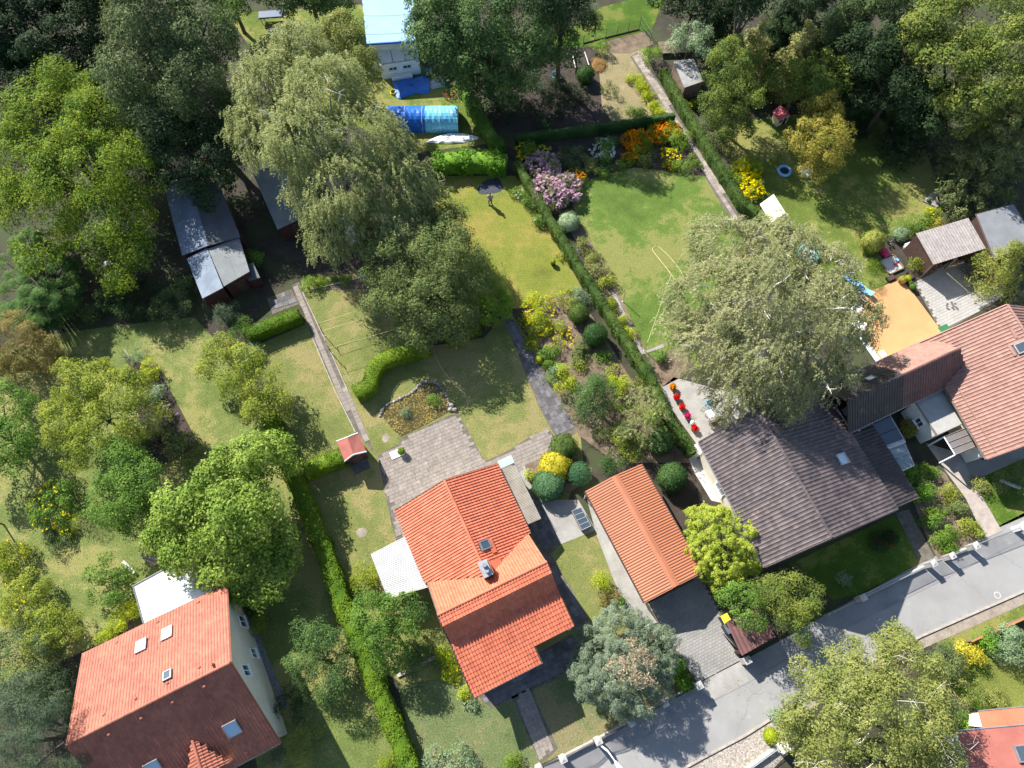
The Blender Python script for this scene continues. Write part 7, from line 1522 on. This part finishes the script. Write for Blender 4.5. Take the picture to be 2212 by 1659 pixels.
bl_ = thing('bench', 'pale blue garden bench in the shade of the top garden', 'bench', G(*T1(2, 0, 480, 620))); c = G(*T1(2, 0, 480, 620))
MB().box(c + Zu * .42, .5, .2, .02, Bx, Ax).build('seat', m_bluel, bl_); MB().box(c + Zu * .68 + Ax * .2, .5, .02, .24, Bx, Ax).build('backrest', m_bluel, bl_)
for sx in (-.45, .45):
    for sy in (-.15, .15): MB().box(c + Zu * .2 + Bx * sx + Ax * sy, .025, .025, .2, Bx, Ax).build('leg', m_bluel, bl_)
# ---- far right garden: playhouse, ring pool, basin, parasol, stone plinth
ph_ = thing('playhouse', 'small cream playhouse with pink-red roof under the firs', 'playhouse', G(*T1(3, 0, 275, 940)))
c = G(*T1(3, 0, 270, 960)); pa, pb = Bx, Ax; wz = 1.15
MB().box(c + Zu * wz / 2, .62, .55, wz / 2, pa, pb).build('wall', pm('cream', (.62, .58, .40)), ph_)
k0, k1 = c + Zu * 1.7 - pb * .7, c + Zu * 1.7 + pb * .7
for sx in (-1, 1): MB().slab([c + pa * sx * .78 - pb * .7 + Zu * 1.08, c + pa * sx * .78 + pb * .7 + Zu * 1.08, k1 + Zu * .004 * sx, k0 + Zu * .004 * sx], .05).build('roof_panel', pm('playroof', (.55, .10, .14)), ph_)
MB().box(c - pb * .56 + Zu * .5 + pa * .2, .2, .02, .5, pa, pb).build('door', m_black, ph_); MB().box(c - pb * .56 + Zu * .7 - pa * .3, .16, .02, .18, pa, pb).build('window', m_black, ph_)
def ringpool(label, p, r, m, inner, h=.22, t_=.12, cat='paddling pool', name='paddling_pool'):
    c = G(*p); t = thing(name, label, cat, c); n = 28; V = []; F = []
    for i in range(n):
        a = 2 * math.pi * i / n
        for k in range(8): b = 2 * math.pi * k / 8; V.append(c + np.array([math.cos(a) * (r + t_ * math.cos(b)), math.sin(a) * (r + t_ * math.cos(b)), h / 2 + .01 + h / 2 * math.sin(b)]))
    for i in range(n):
        for k in range(8): F.append((i*8 + k, ((i+1) % n)*8 + k, ((i+1) % n)*8 + (k+1) % 8, i*8 + (k+1) % 8))
    MB().add(V, F).build('rim', m, t, smooth=True); MB().lathe(c + Zu * .02, [(r - .02, 0), (r - .02, h * .4)], 24).build('floor', inner, t); return t
ringpool('round blue ring with dark middle on the far right lawn', T1(3, 0, 315, 1357), .62, m_bluel, m_black, .3, .16, 'trampoline', 'trampoline')
ringpool('white and blue round basin below the yellowing tree', T1(3, 0, 492, 1372), .58, pm('basin', (.35, .42, .5)), m_white, .35, .1, 'basin', 'basin')
ringpool('tiny blue ring toy on the far right lawn', T1(3, 0, 408, 1155), .13, m_bluel, m_white, .08, .05, 'toy', 'toy_ring')
ringpool('turquoise paddling pool half hidden under the right birch', T1(3, 1, 505, 560), .95, m_turq, pm('poolfloor', (.45, .62, .68)), .4, .15)
q = [G(*p, 2.2) for p in T(3, 1, (125, 160), (235, 80), (330, 228), (218, 306))]; c = sum(q) / 4; pr = thing('parasol', 'square white parasol standing beside the goldenrod', 'parasol', (c[0], c[1], 0))
for i in range(4): MB().add([q[i], q[(i+1) % 4], c + Zu * .28, q[i] - Zu * .02, q[(i+1) % 4] - Zu * .02, c + Zu * .26], [(0, 1, 2), (5, 4, 3), (0, 3, 4, 1)]).build('canopy_panel', pm('parasol', (.84, .82, .62), .8), pr)
MB().tube([c * [1, 1, 0], c + Zu * .3], .03, 8).build('pole', m_white, pr); MB().lathe(c * [1, 1, 0], [(.35, 0), (.3, .1), (.05, .12)], 12).build('base', m_conc, pr)
for i in range(4): MB().tube([c + Zu * .2, q[i]], .012, 4).build('rib', m_white, pr)
tb_ = thing('garden_table', 'small dark table under the white parasol', 'table', G(*T1(3, 1, 290, 300))); c = G(*T1(3, 1, 290, 300)); MB().lathe(c + Zu * .68, [(.4, 0), (.4, .04)], 14).build('tabletop', m_woodd, tb_)
for k in range(3): MB().tube([c + Zu * .68, c + np.array([.3 * math.cos(k * 2.1), .3 * math.sin(k * 2.1), 0])], .02, 4).build('leg', m_woodd, tb_)
q = [G(*p) for p in T(3, 0, (1405, 1592), (1500, 1508), (1612, 1560), (1520, 1645))]; wl3 = thing('stone_plinth', 'diamond-shaped stone plinth at the foot of the large spruce', 'plinth', sum(q) / 4)
for k in range(2):
    for j in range(2):
        f = lambda s_, t_: (q[0]*(1-s_) + q[1]*s_)*(1-t_) + (q[3]*(1-s_) + q[2]*s_)*t_; MB().prism([f(k/2 + .01, j/2 + .01)[:2], f(k/2 + .49, j/2 + .01)[:2], f(k/2 + .49, j/2 + .49)[:2], f(k/2 + .01, j/2 + .49)[:2]], 0, .14).build('slab', m_conc, wl3)
bo = thing('stone_bowl', 'round stone bowl of sand standing on the plinth', 'bowl', G(*T1(3, 0, 1530, 1600))); c = G(*T1(3, 0, 1530, 1600)) + Zu * .14
MB().lathe(c, [(.32, 0), (.42, .25), (.46, .5), (.38, .5), (.36, .38)], 18).build('bowl', m_stone, bo, smooth=True); MB().lathe(c + Zu * .36, [(.37, 0), (.37, .02)], 18).build('sand', m_sand, bo)
tub('dark pot standing on the corner of the plinth', *T1(3, 0, 1450, 1595), 4.2, .2, m_black, 'box')
# ---- toys, bench boxes, bicycles and courtyard things
c = G(*T1(3, 1, 1098, 552)); tc_ = thing('toy_car', 'pink ride-on toy car beside the egg-shaped thuja', 'toy car', c); MB().box(c + Zu * .28, .28, .5, .14, Bx, Ax).build('body', m_pink, tc_); MB().box(c + Zu * .48 + Ax * .1, .22, .22, .1, Bx, Ax).build('cabin', m_pink, tc_)
for sx in (-.28, .28):
    for sy in (-.32, .32): p = c + Bx * sx + Ax * sy + Zu * .13; MB().tube([p - Bx * .05, p + Bx * .05], .13, 10).build('wheel', m_black, tc_)
c = G(*T1(3, 1, 1160, 640)); sb = thing('sandpit', 'grey sandpit with toys by the paved path', 'sandpit', c)
for k in range(4): d_ = [Bx, Ax, -Bx, -Ax][k]; e_ = [Ax, Bx, Ax, Bx][k]; MB().box(c + d_ * .85 + Zu * .1, .06, .78, .1, d_, e_).build('board', m_wood, sb)
MB().box(c + Zu * .05, .78, .78, .05, Bx, Ax).build('sand', m_concl, sb)
one(MB().lathe(G(*T1(3, 1, 1200, 610)), [(.12, 0), (.17, .28), (.15, .28)], 10), 'toy_bucket', m_bluel, 'light blue toy bucket on the sandpit edge', 'bucket', G(*T1(3, 1, 1200, 610)))
one(MB().box(G(*T1(3, 1, 1190, 640)) + Zu * .2, .14, .1, .1, Bx, Ax), 'toy_crate', m_red, 'red toy crate in the sandpit', 'toy', G(*T1(3, 1, 1190, 640)))
c = G(*T1(3, 1, 1150, 490)); b_ = thing('toy_tricycle', 'dark toy tricycle behind the pink toy car', 'toy', c)
for p, r_ in ((c + Ax * .3, .18), (c - Ax * .25 + Bx * .2, .12), (c - Ax * .25 - Bx * .2, .12)): MB().tube([p + Zu * r_ - Bx * .03, p + Zu * r_ + Bx * .03], r_, 12).build('wheel', m_black, b_)
MB().tube([c + Ax * .3 + Zu * .2, c + Zu * .35, c - Ax * .25 + Zu * .15], .025, 5).build('frame', m_grey, b_); MB().tube([c + Ax * .25 + Zu * .55 - Bx * .18, c + Ax * .25 + Zu * .55 + Bx * .18], .02, 5).build('handlebar', m_grey, b_)
q = [G(*p) for p in T(3, 1, (1250, 500), (1325, 470), (1400, 610), (1330, 640))]; wbx = thing('storage_bench', 'long white storage box beside the open shed', 'storage box', sum(q) / 4)
MB().prism([p[:2] for p in q], 0, .5).build('box', m_white, wbx); MB().prism([(sum(q)/4 + (p - sum(q)/4) * 1.04)[:2] for p in q], .503, .56).build('lid', m_white, wbx)
for lab, x, y, r, lf, fl_ in (('autumn-coloured plant in a terracotta pot on the terrace corner', 1235, 775, 9, 'autumn', None), ('yellow-green plant in a pot on the terrace corner', 1275, 765, 8, 'ylgreen', None), ('empty-looking dark pot on the terrace corner', 1300, 800, 5, 'box', None), ('leafy pot at the edge of the terrace', 1315, 830, 7, 'green', None)): tub(lab, *T1(3, 1, x, y), r, .35, m_terra if 'terracotta' in lab else m_black, lf, fl_)
for lab, x, y, u_, v_ in (('dark crate in the grass beside the terrace', 1152, 752, .42, .26), ('dark mat leaning by the paved path', 1312, 728, .2, .42)):
    c = G(*T1(3, 1, x, y)); t = thing('crate' if 'crate' in lab else 'boot_box', lab, 'crate' if 'crate' in lab else 'box', c); MB().box(c + Zu * .14, u_, v_, .14, Bx, Ax).build('box', m_black, t); MB().box(c + Zu * .295, u_ * .9, v_ * .9, .012, Bx, Ax).build('lid', m_woodd, t)
def bike(label, p, ang, m):
    c = G(*p); u = rot2([1, 0], ang); v = rot2([0, 1], ang); t = thing('bicycle', label, 'bicycle', c); R_ = .33
    for sx in (-.52, .52):
        h_ = c + u * sx + Zu * R_; w = MB().tube([h_ + u * R_ * math.cos(a) + Zu * R_ * math.sin(a) for a in np.linspace(0, 6.2832, 21)], .025, 5).build('wheel', m_black, t)
        for k in range(6): a = math.pi * k / 6; MB().tube([h_ + (u * math.cos(a) + Zu * math.sin(a)) * R_ * .95, h_ - (u * math.cos(a) + Zu * math.sin(a)) * R_ * .95], .006, 3).build('spoke', m_grey, w)
    A_, B_, C_, D_ = c + u * -.52 + Zu * R_, c + u * -.05 + Zu * .3, c + u * -.18 + Zu * .8, c + u * .36 + Zu * .82
    MB().tube([A_, B_, D_, C_, B_], .022, 5).tube([A_, C_], .016, 5).tube([D_, c + u * .52 + Zu * R_], .02, 5).build('frame', m, t)
    MB().box(C_ + Zu * .1, .13, .07, .03, u, v).build('saddle', m_black, t); MB().tube([D_ + Zu * .15 - v * .28, D_ + Zu * .18, D_ + Zu * .15 + v * .28], .018, 5).build('handlebar', m_grey, t)
    for sx in (-1, 1): MB().box(B_ + v * sx * .12 + u * sx * .14, .05, .05, .015, u, v).build('pedal', m_black, t)
bike('black bicycle standing in front of the open shed', T1(3, 1, 1755, 730), 2.1, m_black); bike('small red and blue bicycle beside the black one', T1(3, 1, 1810, 700), 1.9, m_red)
bike('child bicycle in the shade right of the other two', T1(3, 1, 1870, 670), 2.2, m_grey)
fp = thing('flag', 'red and yellow flag hanging at the open shed', 'flag', G(*T1(3, 1, 1600, 700))); c = G(*T1(3, 1, 1600, 700))
MB().tube([c, c + Zu * 1.6], .02, 5).build('pole', m_wood, fp); MB().box(c + Zu * 1.45 + Bx * .2, .2, .02, .12, Bx, Ax).build('red_half', m_red, fp); MB().box(c + Zu * 1.2 + Bx * .2, .2, .02, .12, Bx, Ax).build('yellow_half', m_yel, fp)
pa_, pb2 = G(*T1(3, 1, 1605, 705), 1.9), G(*T1(3, 1, 1785, 862), 0.05); one(MB().tube([pa_, pb2], .03, 5), 'pole', m_rope, 'long pale pole leaning from the open shed to the paving', 'pole', pb2)
lg = thing('log_pile', 'stacked firewood along the side wall of the open shed', 'log pile', G(*T1(3, 1, 1440, 650)))
for k in range(9): p = G(*T1(3, 1, 1395 + k * 16, 690 - k * 5)); MB().tube([p + Zu * (.12 + .2 * (k % 3)) - Ax * .5, p + Zu * (.12 + .2 * (k % 3)) + Ax * .5], .1, 7).build('log', m_wood, lg)
one(MB().box(G(*T1(3, 1, 1575, 1145)) + Zu * .12, .5, .3, .02, Bx, Ax), 'mat', m_green, 'green mat at the edge of the pink roof', 'mat', G(*T1(3, 1, 1575, 1145)))
# seats and tables on the terracotta terrace
def table(label, p, w, d, m, ang=.45, h=.72):
    c = G(*p); u = rot2([1, 0], ang); v = rot2([0, 1], ang); t = thing('garden_table', label, 'table', c); MB().box(c + Zu * (h + .11), w, d, .025, u, v).build('tabletop', m, t)
    for sx in (-1, 1):
        for sy in (-1, 1): MB().box(c + Zu * (h * .5 + .1) + u * sx * w * .88 + v * sy * d * .85, .03, .03, h * .5 - .02, u, v).build('leg', m, t)
def chair(label, p, m, ang=.45, group=None):
    c = G(*p) + Zu * .03; u = rot2([1, 0], ang); v = rot2([0, 1], ang); t = thing('garden_chair', label, 'chair', c, group); MB().box(c + Zu * .44, .25, .24, .025, u, v).build('seat', m, t); MB().box(c + Zu * .72 + v * .25, .25, .025, .27, u, v).build('backrest', m, t)
    for sx in (-1, 1):
        for sy in (-1, 1): MB().box(c + Zu * .21 + u * sx * .21 + v * sy * .2, .02, .02, .21, u, v).build('leg', m, t)
        MB().box(c + Zu * .63 + u * sx * .26, .025, .22, .018, u, v).build('armrest', m, t)
table('white table at the left edge of the terracotta terrace, upper', T1(3, 1, 865, 1015), .55, .4, m_white); table('long white table at the left edge of the terracotta terrace, lower', T1(3, 1, 860, 1135), .85, .4, m_white, -.45)
table('small white table at the lower corner of the terracotta terrace', T1(3, 1, 1060, 1370), .28, .3, m_white)
def lounger(label, p, ang):
    c = G(*p); u = rot2([1, 0], ang); v = rot2([0, 1], ang); t = thing('sun_lounger', label, 'lounger', c); MB().box(c + Zu * .33 - u * .25, .6, .3, .05, u, v).build('seat', m_bluel, t); MB().box(c + u * .6 + Zu * .5, .4, .3, .04, unit(u + Zu * .5), v, unit(Zu - u * .5)).build('backrest', m_bluel, t)
    for sx in (-.75, .25):
        for sy in (-.25, .25): MB().box(c + Zu * .14 + u * sx + v * sy, .025, .025, .14, u, v).build('leg', m_grey, t)
lounger('striped blue-white lounger by the terrace, upper', T1(3, 1, 830, 770), -.9); lounger('striped blue-white lounger by the terrace, lower', T1(3, 1, 935, 845), -.9)
c = G(*T1(2, 1, 1905, 640)); sw = thing('play_frame', 'bright red plastic play frame showing through the right birch', 'toy', c)
for k in range(4): MB().tube([c + np.array([.45 * (-1) ** k, .35 * (-1) ** (k // 2), 0]), c + np.array([.2 * (-1) ** k, .1 * (-1) ** (k // 2), 1.3])], .05, 6).build('leg', m_red, sw)
MB().box(c + Zu * 1.32, .5, .25, .04).build('deck', m_red, sw); MB().box(c + [.8, -.3, .65], .5, .2, .03, [.7, -.2, -.7], [.2, 1, 0], [.7, .1, .7]).build('slide', m_red, sw)
# ---- pots on the terrace by the long hedge, bench and chair
for k, (x, y, fl_, lab, m) in enumerate(((1390, 130, 'orange', 'pot of orange flowers, first of the row by the long hedge', m_terra), (1418, 208, 'red', 'pot of bright red geraniums, second of the row', m_terra), (1462, 288, 'red', 'pot of red and white geraniums, third of the row', m_terra), (1506, 362, 'magenta', 'pot of magenta petunias, fourth of the row', m_white), (1544, 412, 'white', 'small pot of white flowers near the end of the row', m_concl), (1556, 456, 'red', 'pot of dull red flowers, last of the row', m_terra))):
    tub(lab, *T1(2, 2, x, y), 4.5 if k == 4 else 6.3, .35, m, 'green', fl_, 40, group=None)
def bench(label, p, ang, m):
    c = G(*p); u = rot2([1, 0], ang); v = rot2([0, 1], ang); t = thing('garden_bench', label, 'bench', c)
    for k in range(4): MB().box(c + Zu * .45 + v * (k - 1.5) * .12, .75, .05, .02, u, v).build('seat_slat', m, t)
    for k in range(3): MB().box(c + Zu * (.6 + .13 * k) + v * .28, .75, .015, .05, u, v).build('back_slat', m, t)
    for sx in (-.68, .68):
        for sy in (-.18, .25): MB().box(c + Zu * .22 + u * sx + v * sy, .03, .03, .22, u, v).build('leg', m_woodd, t)
bench('slatted grey bench by the dark house eave', T1(2, 2, 1745, 410), .45, m_wood); chair('blue-white chair under the right birch by the terrace', T1(2, 2, 1675, 270), m_bluel, .3); table('white table beside the slatted bench', T1(2, 2, 1690, 345), .5, .35, m_white)
# ---- bins at the shelter
def bin_(label, p, body, lid):
    c = G(*p); t = thing('wheelie_bin', label, 'bin', c); MB().hexa([c + Bx * a * .24 + Ax * b * .28 for a, b in ((-1, -1), (1, -1), (1, 1), (-1, 1))], [c + Zu * 1.0 + Bx * a * .29 + Ax * b * .35 for a, b in ((-1, -1), (1, -1), (1, 1), (-1, 1))]).build('body', body, t)
    MB().box(c + Zu * 1.04, .31, .38, .035, Bx, Ax).build('lid', lid, t); MB().tube([c + Zu * .98 + Ax * .4 - Bx * .22, c + Zu * .98 + Ax * .4 + Bx * .22], .02, 5).build('handle', m_black, t)
    for sx in (-.24, .24): MB().tube([c + Zu * .1 + Ax * .27 + Bx * (sx - .02), c + Zu * .1 + Ax * .27 + Bx * (sx + .02)], .1, 8).build('wheel', m_black, t)
bin_('bin with yellow lid at the brown ribbed shelter', T1(2, 3, 1790, 475), m_black, m_yel); bin_('dark grey-blue bin next to the yellow-lidded one', T1(2, 3, 1812, 545), m_black, pm('binlid', (.10, .12, .17)))
# ---- road fences: pillars, low walls, railings, gates
m_pil = mat('pillar_concrete', (.46, .44, .41), (.35, .335, .31), 2, .85, fine=20, finec=.2)
def pillar(label, x, y, h=1.35, w=.22, m=None):
    c = G(x, y); t = thing('gate_pillar', label, 'pillar', c, 'pillars of the road fence'); MB().box(c + Zu * h / 2, w, w, h / 2, Bx, Ax).build('shaft', m or m_pil, t); MB().box(c + Zu * (h + .04), w + .05, w + .05, .04, Bx, Ax).build('cap', m or m_pil, t)
    MB().add([c + Zu * (h + .08) + Bx * a * w + Ax * b * w for a, b in ((-1, -1), (1, -1), (1, 1), (-1, 1))] + [c + Zu * (h + .18)], [(0, 1, 4), (1, 2, 4), (2, 3, 4), (3, 0, 4)]).build('point', m or m_pil, t); return c
def railing(label, a, b, h=1.25, wall=.35, arch=.18, m=None, dense=.13, name='railing', cat='railing', frieze=True):
    """ornamental railing on a low wall from a to b"""
    a = np.asarray(a, float); b = np.asarray(b, float); d = unit(b - a); n = np.cross(Zu, d); L = np.linalg.norm(b - a); t = thing(name, label, cat, (a + b) / 2); m = m or m_black
    if wall: MB().box((a + b) / 2 + Zu * wall / 2, L / 2 - .01, .14, wall / 2, d, n).build('low_wall', m_pil, t)
    pk = MB(); k = int(L / dense)
    for i in range(1, k): x = i / k; z1 = h + arch * math.sin(math.pi * x); pk.box(a + (b - a) * x + Zu * (wall + .03 + z1) / 2, .016, .016, (z1 - wall - .03) / 2, d, n)
    o = pk.build('pickets', m, t); o['kind'] = 'stuff'
    for dz in ((0, -.17) if frieze else (0,)): MB().tube([a + (b - a) * x + Zu * (h + dz + arch * math.sin(math.pi * x)) for x in np.linspace(0, 1, 13)], .024, 4).build('top_rail', m, t)
    MB().tube([a + Zu * (wall + .08), b + Zu * (wall + .08)], .022, 4).build('bottom_rail', m, t)
    if frieze:
        rg = MB(); kk = int(L / .17)
        for i in range(kk): x = (i + .5) / kk; c = a + (b - a) * x + Zu * (h - .085 + arch * math.sin(math.pi * x)); rg.tube([c + d * .075 * math.cos(q) + Zu * .075 * math.sin(q) for q in np.linspace(0, 6.283, 9)], .012, 3)
        o = rg.build('ring_frieze', m, t); o['kind'] = 'stuff'
    return t
pv = [T1(2, 3, *p) for p in ((335, 1632), (520, 1558), (793, 1418), (1052, 1278), (1310, 1128), (1572, 990))]
nm = ['leftmost pillar of the road fence, at the bottom picture edge', 'second pillar of the road fence, at the front walk', 'third pillar of the road fence, beside the street lamp', 'fourth pillar of the road fence, below the blue-grey spruce', 'fifth pillar of the road fence, in the spruce shade', 'pillar at the left of the driveway entrance']
pc = [pillar(l, *p) for l, p in zip(nm, pv)]
pr_ = pillar('pillar at the right of the driveway entrance', *T1(2, 3, 1945, 795))
railing('arched black gate at the bottom edge, leading to the front walk', pc[0], pc[1], 1.25, 0.0, .15, name='garden_gate', cat='gate')
for i, l in ((1, 'arched black railing, first bay from the front walk'), (2, 'arched black railing, bay right of the street lamp'), (3, 'arched black railing under the blue-grey spruce, left bay'), (4, 'arched black railing under the blue-grey spruce, right bay')): railing(l, pc[i] + unit(pc[i+1] - pc[i]) * .28, pc[i+1] - unit(pc[i+1] - pc[i]) * .28)
g1 = G(*T1(2, 3, 1500, 840)); g2 = G(*T1(2, 3, 1810, 640)); railing('left leaf of the open driveway gate', pc[5] + Ax * .3, pc[5] + Ax * 2.4 - Bx * .35, 1.2, 0.0, .12, dense=.12, name='gate_leaf', cat='gate'); railing('right leaf of the open driveway gate', pr_ + Ax * .3, pr_ + Ax * 2.4 - Bx * .35, 1.2, 0.0, .12, dense=.12, name='gate_leaf', cat='gate')
r1 = pillar('white pillar left of the dark house front lawn', *T1(3, 3, 890, 310), 1.2, .22, m_pil); r2 = pillar('white pillar at the front path of the dark house', *T1(3, 2, 1435, 1528), 1.2, .2, m_pil); r3 = pillar('white pillar beside the front bed', *T1(3, 2, 1580, 1470), 1.2, .2, m_pil); r4 = pillar('white pillar at the corner of the rockery', *T1(3, 2, 1765, 1390), 1.2, .22, m_pil)
r5 = pillar('pillar with blue letter box near the right edge', *T1(3, 2, 2130, 1243), 1.2, .2, m_white); r0 = G(*T1(3, 3, 620, 440)); r6 = G(2330, 1050)
railing('white-grey fence along the shaded front lawn', r1 + Bx * .3, r2 - Bx * .3, 1.1, .3, 0, m_grey, .13, frieze=False); railing('gate between the two white pillars of the front path', r2 + Bx * .28, r3 - Bx * .28, 1.1, 0, 0, m_grey, .13, 'garden_gate', 'gate', False); railing('short grey fence in front of the round shrubs', r3 + Bx * .28, r4 - Bx * .28, 1.1, .3, 0, m_grey, .13, frieze=False)
railing('grey fence along the tan drive', r4 + Bx * .3, r5 - Bx * .2, 1.2, 0, 0, m_grey, .16, frieze=False); railing('grey fence cut by the right picture edge', r5 + Bx * .2, r6, 1.2, .3, 0, m_grey, .16, frieze=False)
railing('bar gate left of the white corner pillar', r0, r1 - Bx * .3, 1.1, 0, 0, m_grey, .16, 'garden_gate', 'gate', False)
s1 = pillar('white pillar south of the road beside the yellow ball', *T1(3, 3, 270, 1465), 1.2, .32, m_white); s0 = G(1530, 1720); s2 = G(*T1(3, 3, 445, 1335))
railing('grey fence south of the road at the bottom edge', s0, s1 - unit(s1 - s0) * .35, .9, .4, 0, m_grey, .14, frieze=False); railing('short grey fence right of the southern white pillar', s1 + unit(s2 - s1) * .35, s2, .9, .4, 0, m_grey, .14, frieze=False)
of = thing('plank_fence', 'orange-brown plank fence along the verge, lower right', 'fence', G(*T1(3, 3, 1950, 560))); fa, fb = G(*T1(3, 3, 1735, 648)), G(*T1(3, 3, 2300, 405)); d = unit(fb - fa); k = 22
for i in range(k): p = fa + (fb - fa) * (i + .5) / k; MB().box(p + Zu * .5, np.linalg.norm(fb - fa) / k / 2 - .01, .02, .5 + .01 * (i % 2), d, np.cross(Zu, d)).build('plank', m_wood, of)
MB().box((fa + fb) / 2 + Zu * 1.04, np.linalg.norm(fb - fa) / 2, .07, .03, d, np.cross(Zu, d)).build('top_board', mat('orange_wood', (.45, .20, .08), (.36, .16, .06), 3, .7), of)
# street lamp at the fence
lb_ = G(*T1(2, 3, 822, 1462)); sl_ = thing('street_lamp', 'pale grey street lamp beside the fence, reaching over the road', 'street lamp', lb_); dv = unit(G(*T1(2, 3, 890, 1560)) - lb_)
MB().tube([lb_, lb_ + Zu * 4.6], [.09, .06], 10).build('pole', m_white, sl_, smooth=True)
MB().tube(tubepath([lb_ + Zu * 4.6, lb_ + Zu * 4.75 + dv * .25, lb_ + Zu * 4.8 + dv * .8], 4), .05, 8).build('arm', m_white, sl_, smooth=True)
hc_ = lb_ + Zu * 4.82 + dv * 1.25; nv_ = np.cross(Zu, dv); MB().ball(hc_, (.55, .55, .1), 16, 6).build('tmp_head', m_white, sl_)
hd = sl_.children[-1]; bpy.data.objects.remove(hd)
hm = MB(); V = []; F = []
for i, (x, w, h_) in enumerate(((-.5, .07, .05), (-.25, .13, .08), (.1, .2, .1), (.4, .2, .09), (.55, .12, .06))):
    for k in range(8): a = 2 * math.pi * k / 8; V.append(hc_ + dv * x + nv_ * w * math.cos(a) + Zu * h_ * math.sin(a))
for i in range(4):
    for k in range(8): F.append((i*8 + k, i*8 + (k+1) % 8, (i+1)*8 + (k+1) % 8, (i+1)*8 + k))
F += [tuple(range(8))[::-1], tuple(range(32, 40))]; hm.add(V, F).build('lamp_head', m_white, sl_, smooth=True); MB().box(hc_ + dv * .15 - Zu * .09, .3, .13, .03, dv, nv_).build('lens', m_concl, sl_)
# manholes
def manhole(label, p, r):
    c = G(*p) + Zu * .024; t = thing('manhole', label, 'manhole cover', c); MB().lathe(c, [(r * 1.35, 0), (r * 1.35, .006), (r * 1.05, .006), (r * 1.05, 0)], 24).build('frame', m_concl, t); MB().lathe(c, [(r, 0), (r, .008)], 24).build('cover', m_verge, t)
manhole('large round manhole cover in the road', T1(3, 3, 825, 787), .32); manhole('small round cover in the road near the right edge', T1(3, 3, 2000, 278), .2); manhole('tiny valve cover in the road near the driveway', T1(2, 3, 2000, 1240), .08); manhole('tiny valve cover on the driveway apron', T1(2, 3, 1728, 890), .09)
# ---- odds and ends
c = G(*T1(0, 2, 1190, 1485)); pz = thing('parasol', 'folded striped grey parasol lying by the white extension', 'parasol', c); dz_ = unit(np.array([.9, -.25, 0])); MB().tube([c - dz_ * .8 + Zu * .45, c + dz_ * .9 + Zu * .35], .02, 5).build('pole', m_white, pz)
for k in range(5): a = (k - 2) * .11; MB().add([c - dz_ * .75 + Zu * .46, c + dz_ * .75 + np.cross(Zu, dz_) * (a - .05) * 2 + Zu * .4, c + dz_ * .75 + np.cross(Zu, dz_) * (a + .05) * 2 + Zu * .4, c + dz_ * .75 + np.cross(Zu, dz_) * a * 2 + Zu * .3], [(0, 1, 2), (0, 3, 1), (0, 2, 3), (1, 3, 2)]).build('fold', m_conc if k % 2 else m_wood, pz)
a_, b_ = G(*T1(0, 2, 985, 1500)), G(*T1(0, 2, 1075, 1590)); one(MB().box((a_ + b_) / 2 + Zu * .3, np.linalg.norm(b_ - a_) / 2, .12, .03, unit(b_ - a_), np.cross(Zu, unit(b_ - a_))), 'plank', m_concl, 'pale plank leaning by the arching rose bush', 'plank', a_)
c = G(*T1(0, 2, 30, 1205)); ww_ = thing('wooden_swing', 'wooden post frame on the left edge of the lawn', 'post frame', c); MB().tube([c, c + Zu * 2.2], .07, 6).build('post', m_wood, ww_); MB().tube([c + Zu * 2.15, c + Zu * 2.15 + np.array([1.1, -.1, 0])], .06, 6).build('beam', m_wood, ww_)
c = G(*T1(0, 1, 980, 1370)); tw = thing('plant_hoops', 'pale bent willow hoops on the left lawn', 'hoops', c)
for k in range(6): a = k * .25 - .3; MB().tube(tubepath([c + np.array([.1 * k - .2, 0, 0]), c + np.array([.2 + .1 * k, .5 - .1 * k, .7]), c + np.array([.9 + .05 * k, -.2 - .15 * k, .2])], 5), .022, 4).build('hoop', m_rope, tw)
c = G(*T1(0, 1, 865, 640)); one(MB().box(c + Zu * .4, .35, .3, .02, Bx, Ax).box(c + Zu * .2, .05, .05, .2), 'bird_bath', m_white, 'white bird bath glinting under the walnut tree', 'bird bath', c)
kb = [G(*p) for p in T(1, 3, (1180, 915), (1330, 850), (1500, 755))]; ks_ = thing('stone_edging', 'pale stone edging between the front lawn and the shrubs', 'edging', kb[1])
for a, b_ in zip(kb[:-1], kb[1:]):
    for i in range(4): p = a + (b_ - a) * (i + .5) / 4; MB().box(p + Zu * .09, np.linalg.norm(b_ - a) / 8 - .01, .13, .09, unit(b_ - a), np.cross(Zu, unit(b_ - a))).build('stone', m_edge, ks_)
kerb('path_edging', T(1, 1, (432, 855), (562, 1135), (662, 1345), (790, 1640)), .07, .07, m_edge); kerb('path_edging', T(1, 1, (512, 1220), (690, 1640)) + T(1, 2, (850, 478)), .07, .07, m_edge); kerb('bed_edging', T(1, 1, (520, 832), (800, 765), (960, 722)), .08, .1, m_concl)
rk = thing('rockery', 'low row of pale rocks on the right front lawn', 'rocks', G(*T1(3, 2, 2080, 880)))
for k in range(7): p = G(*T1(3, 2, 2030 + 22 * k, 862 + 9 * k)); MB().ball(p + Zu * .12, (.2, .16, .15), 8, 5, .3).build('rock', m_concl, rk, smooth=True)
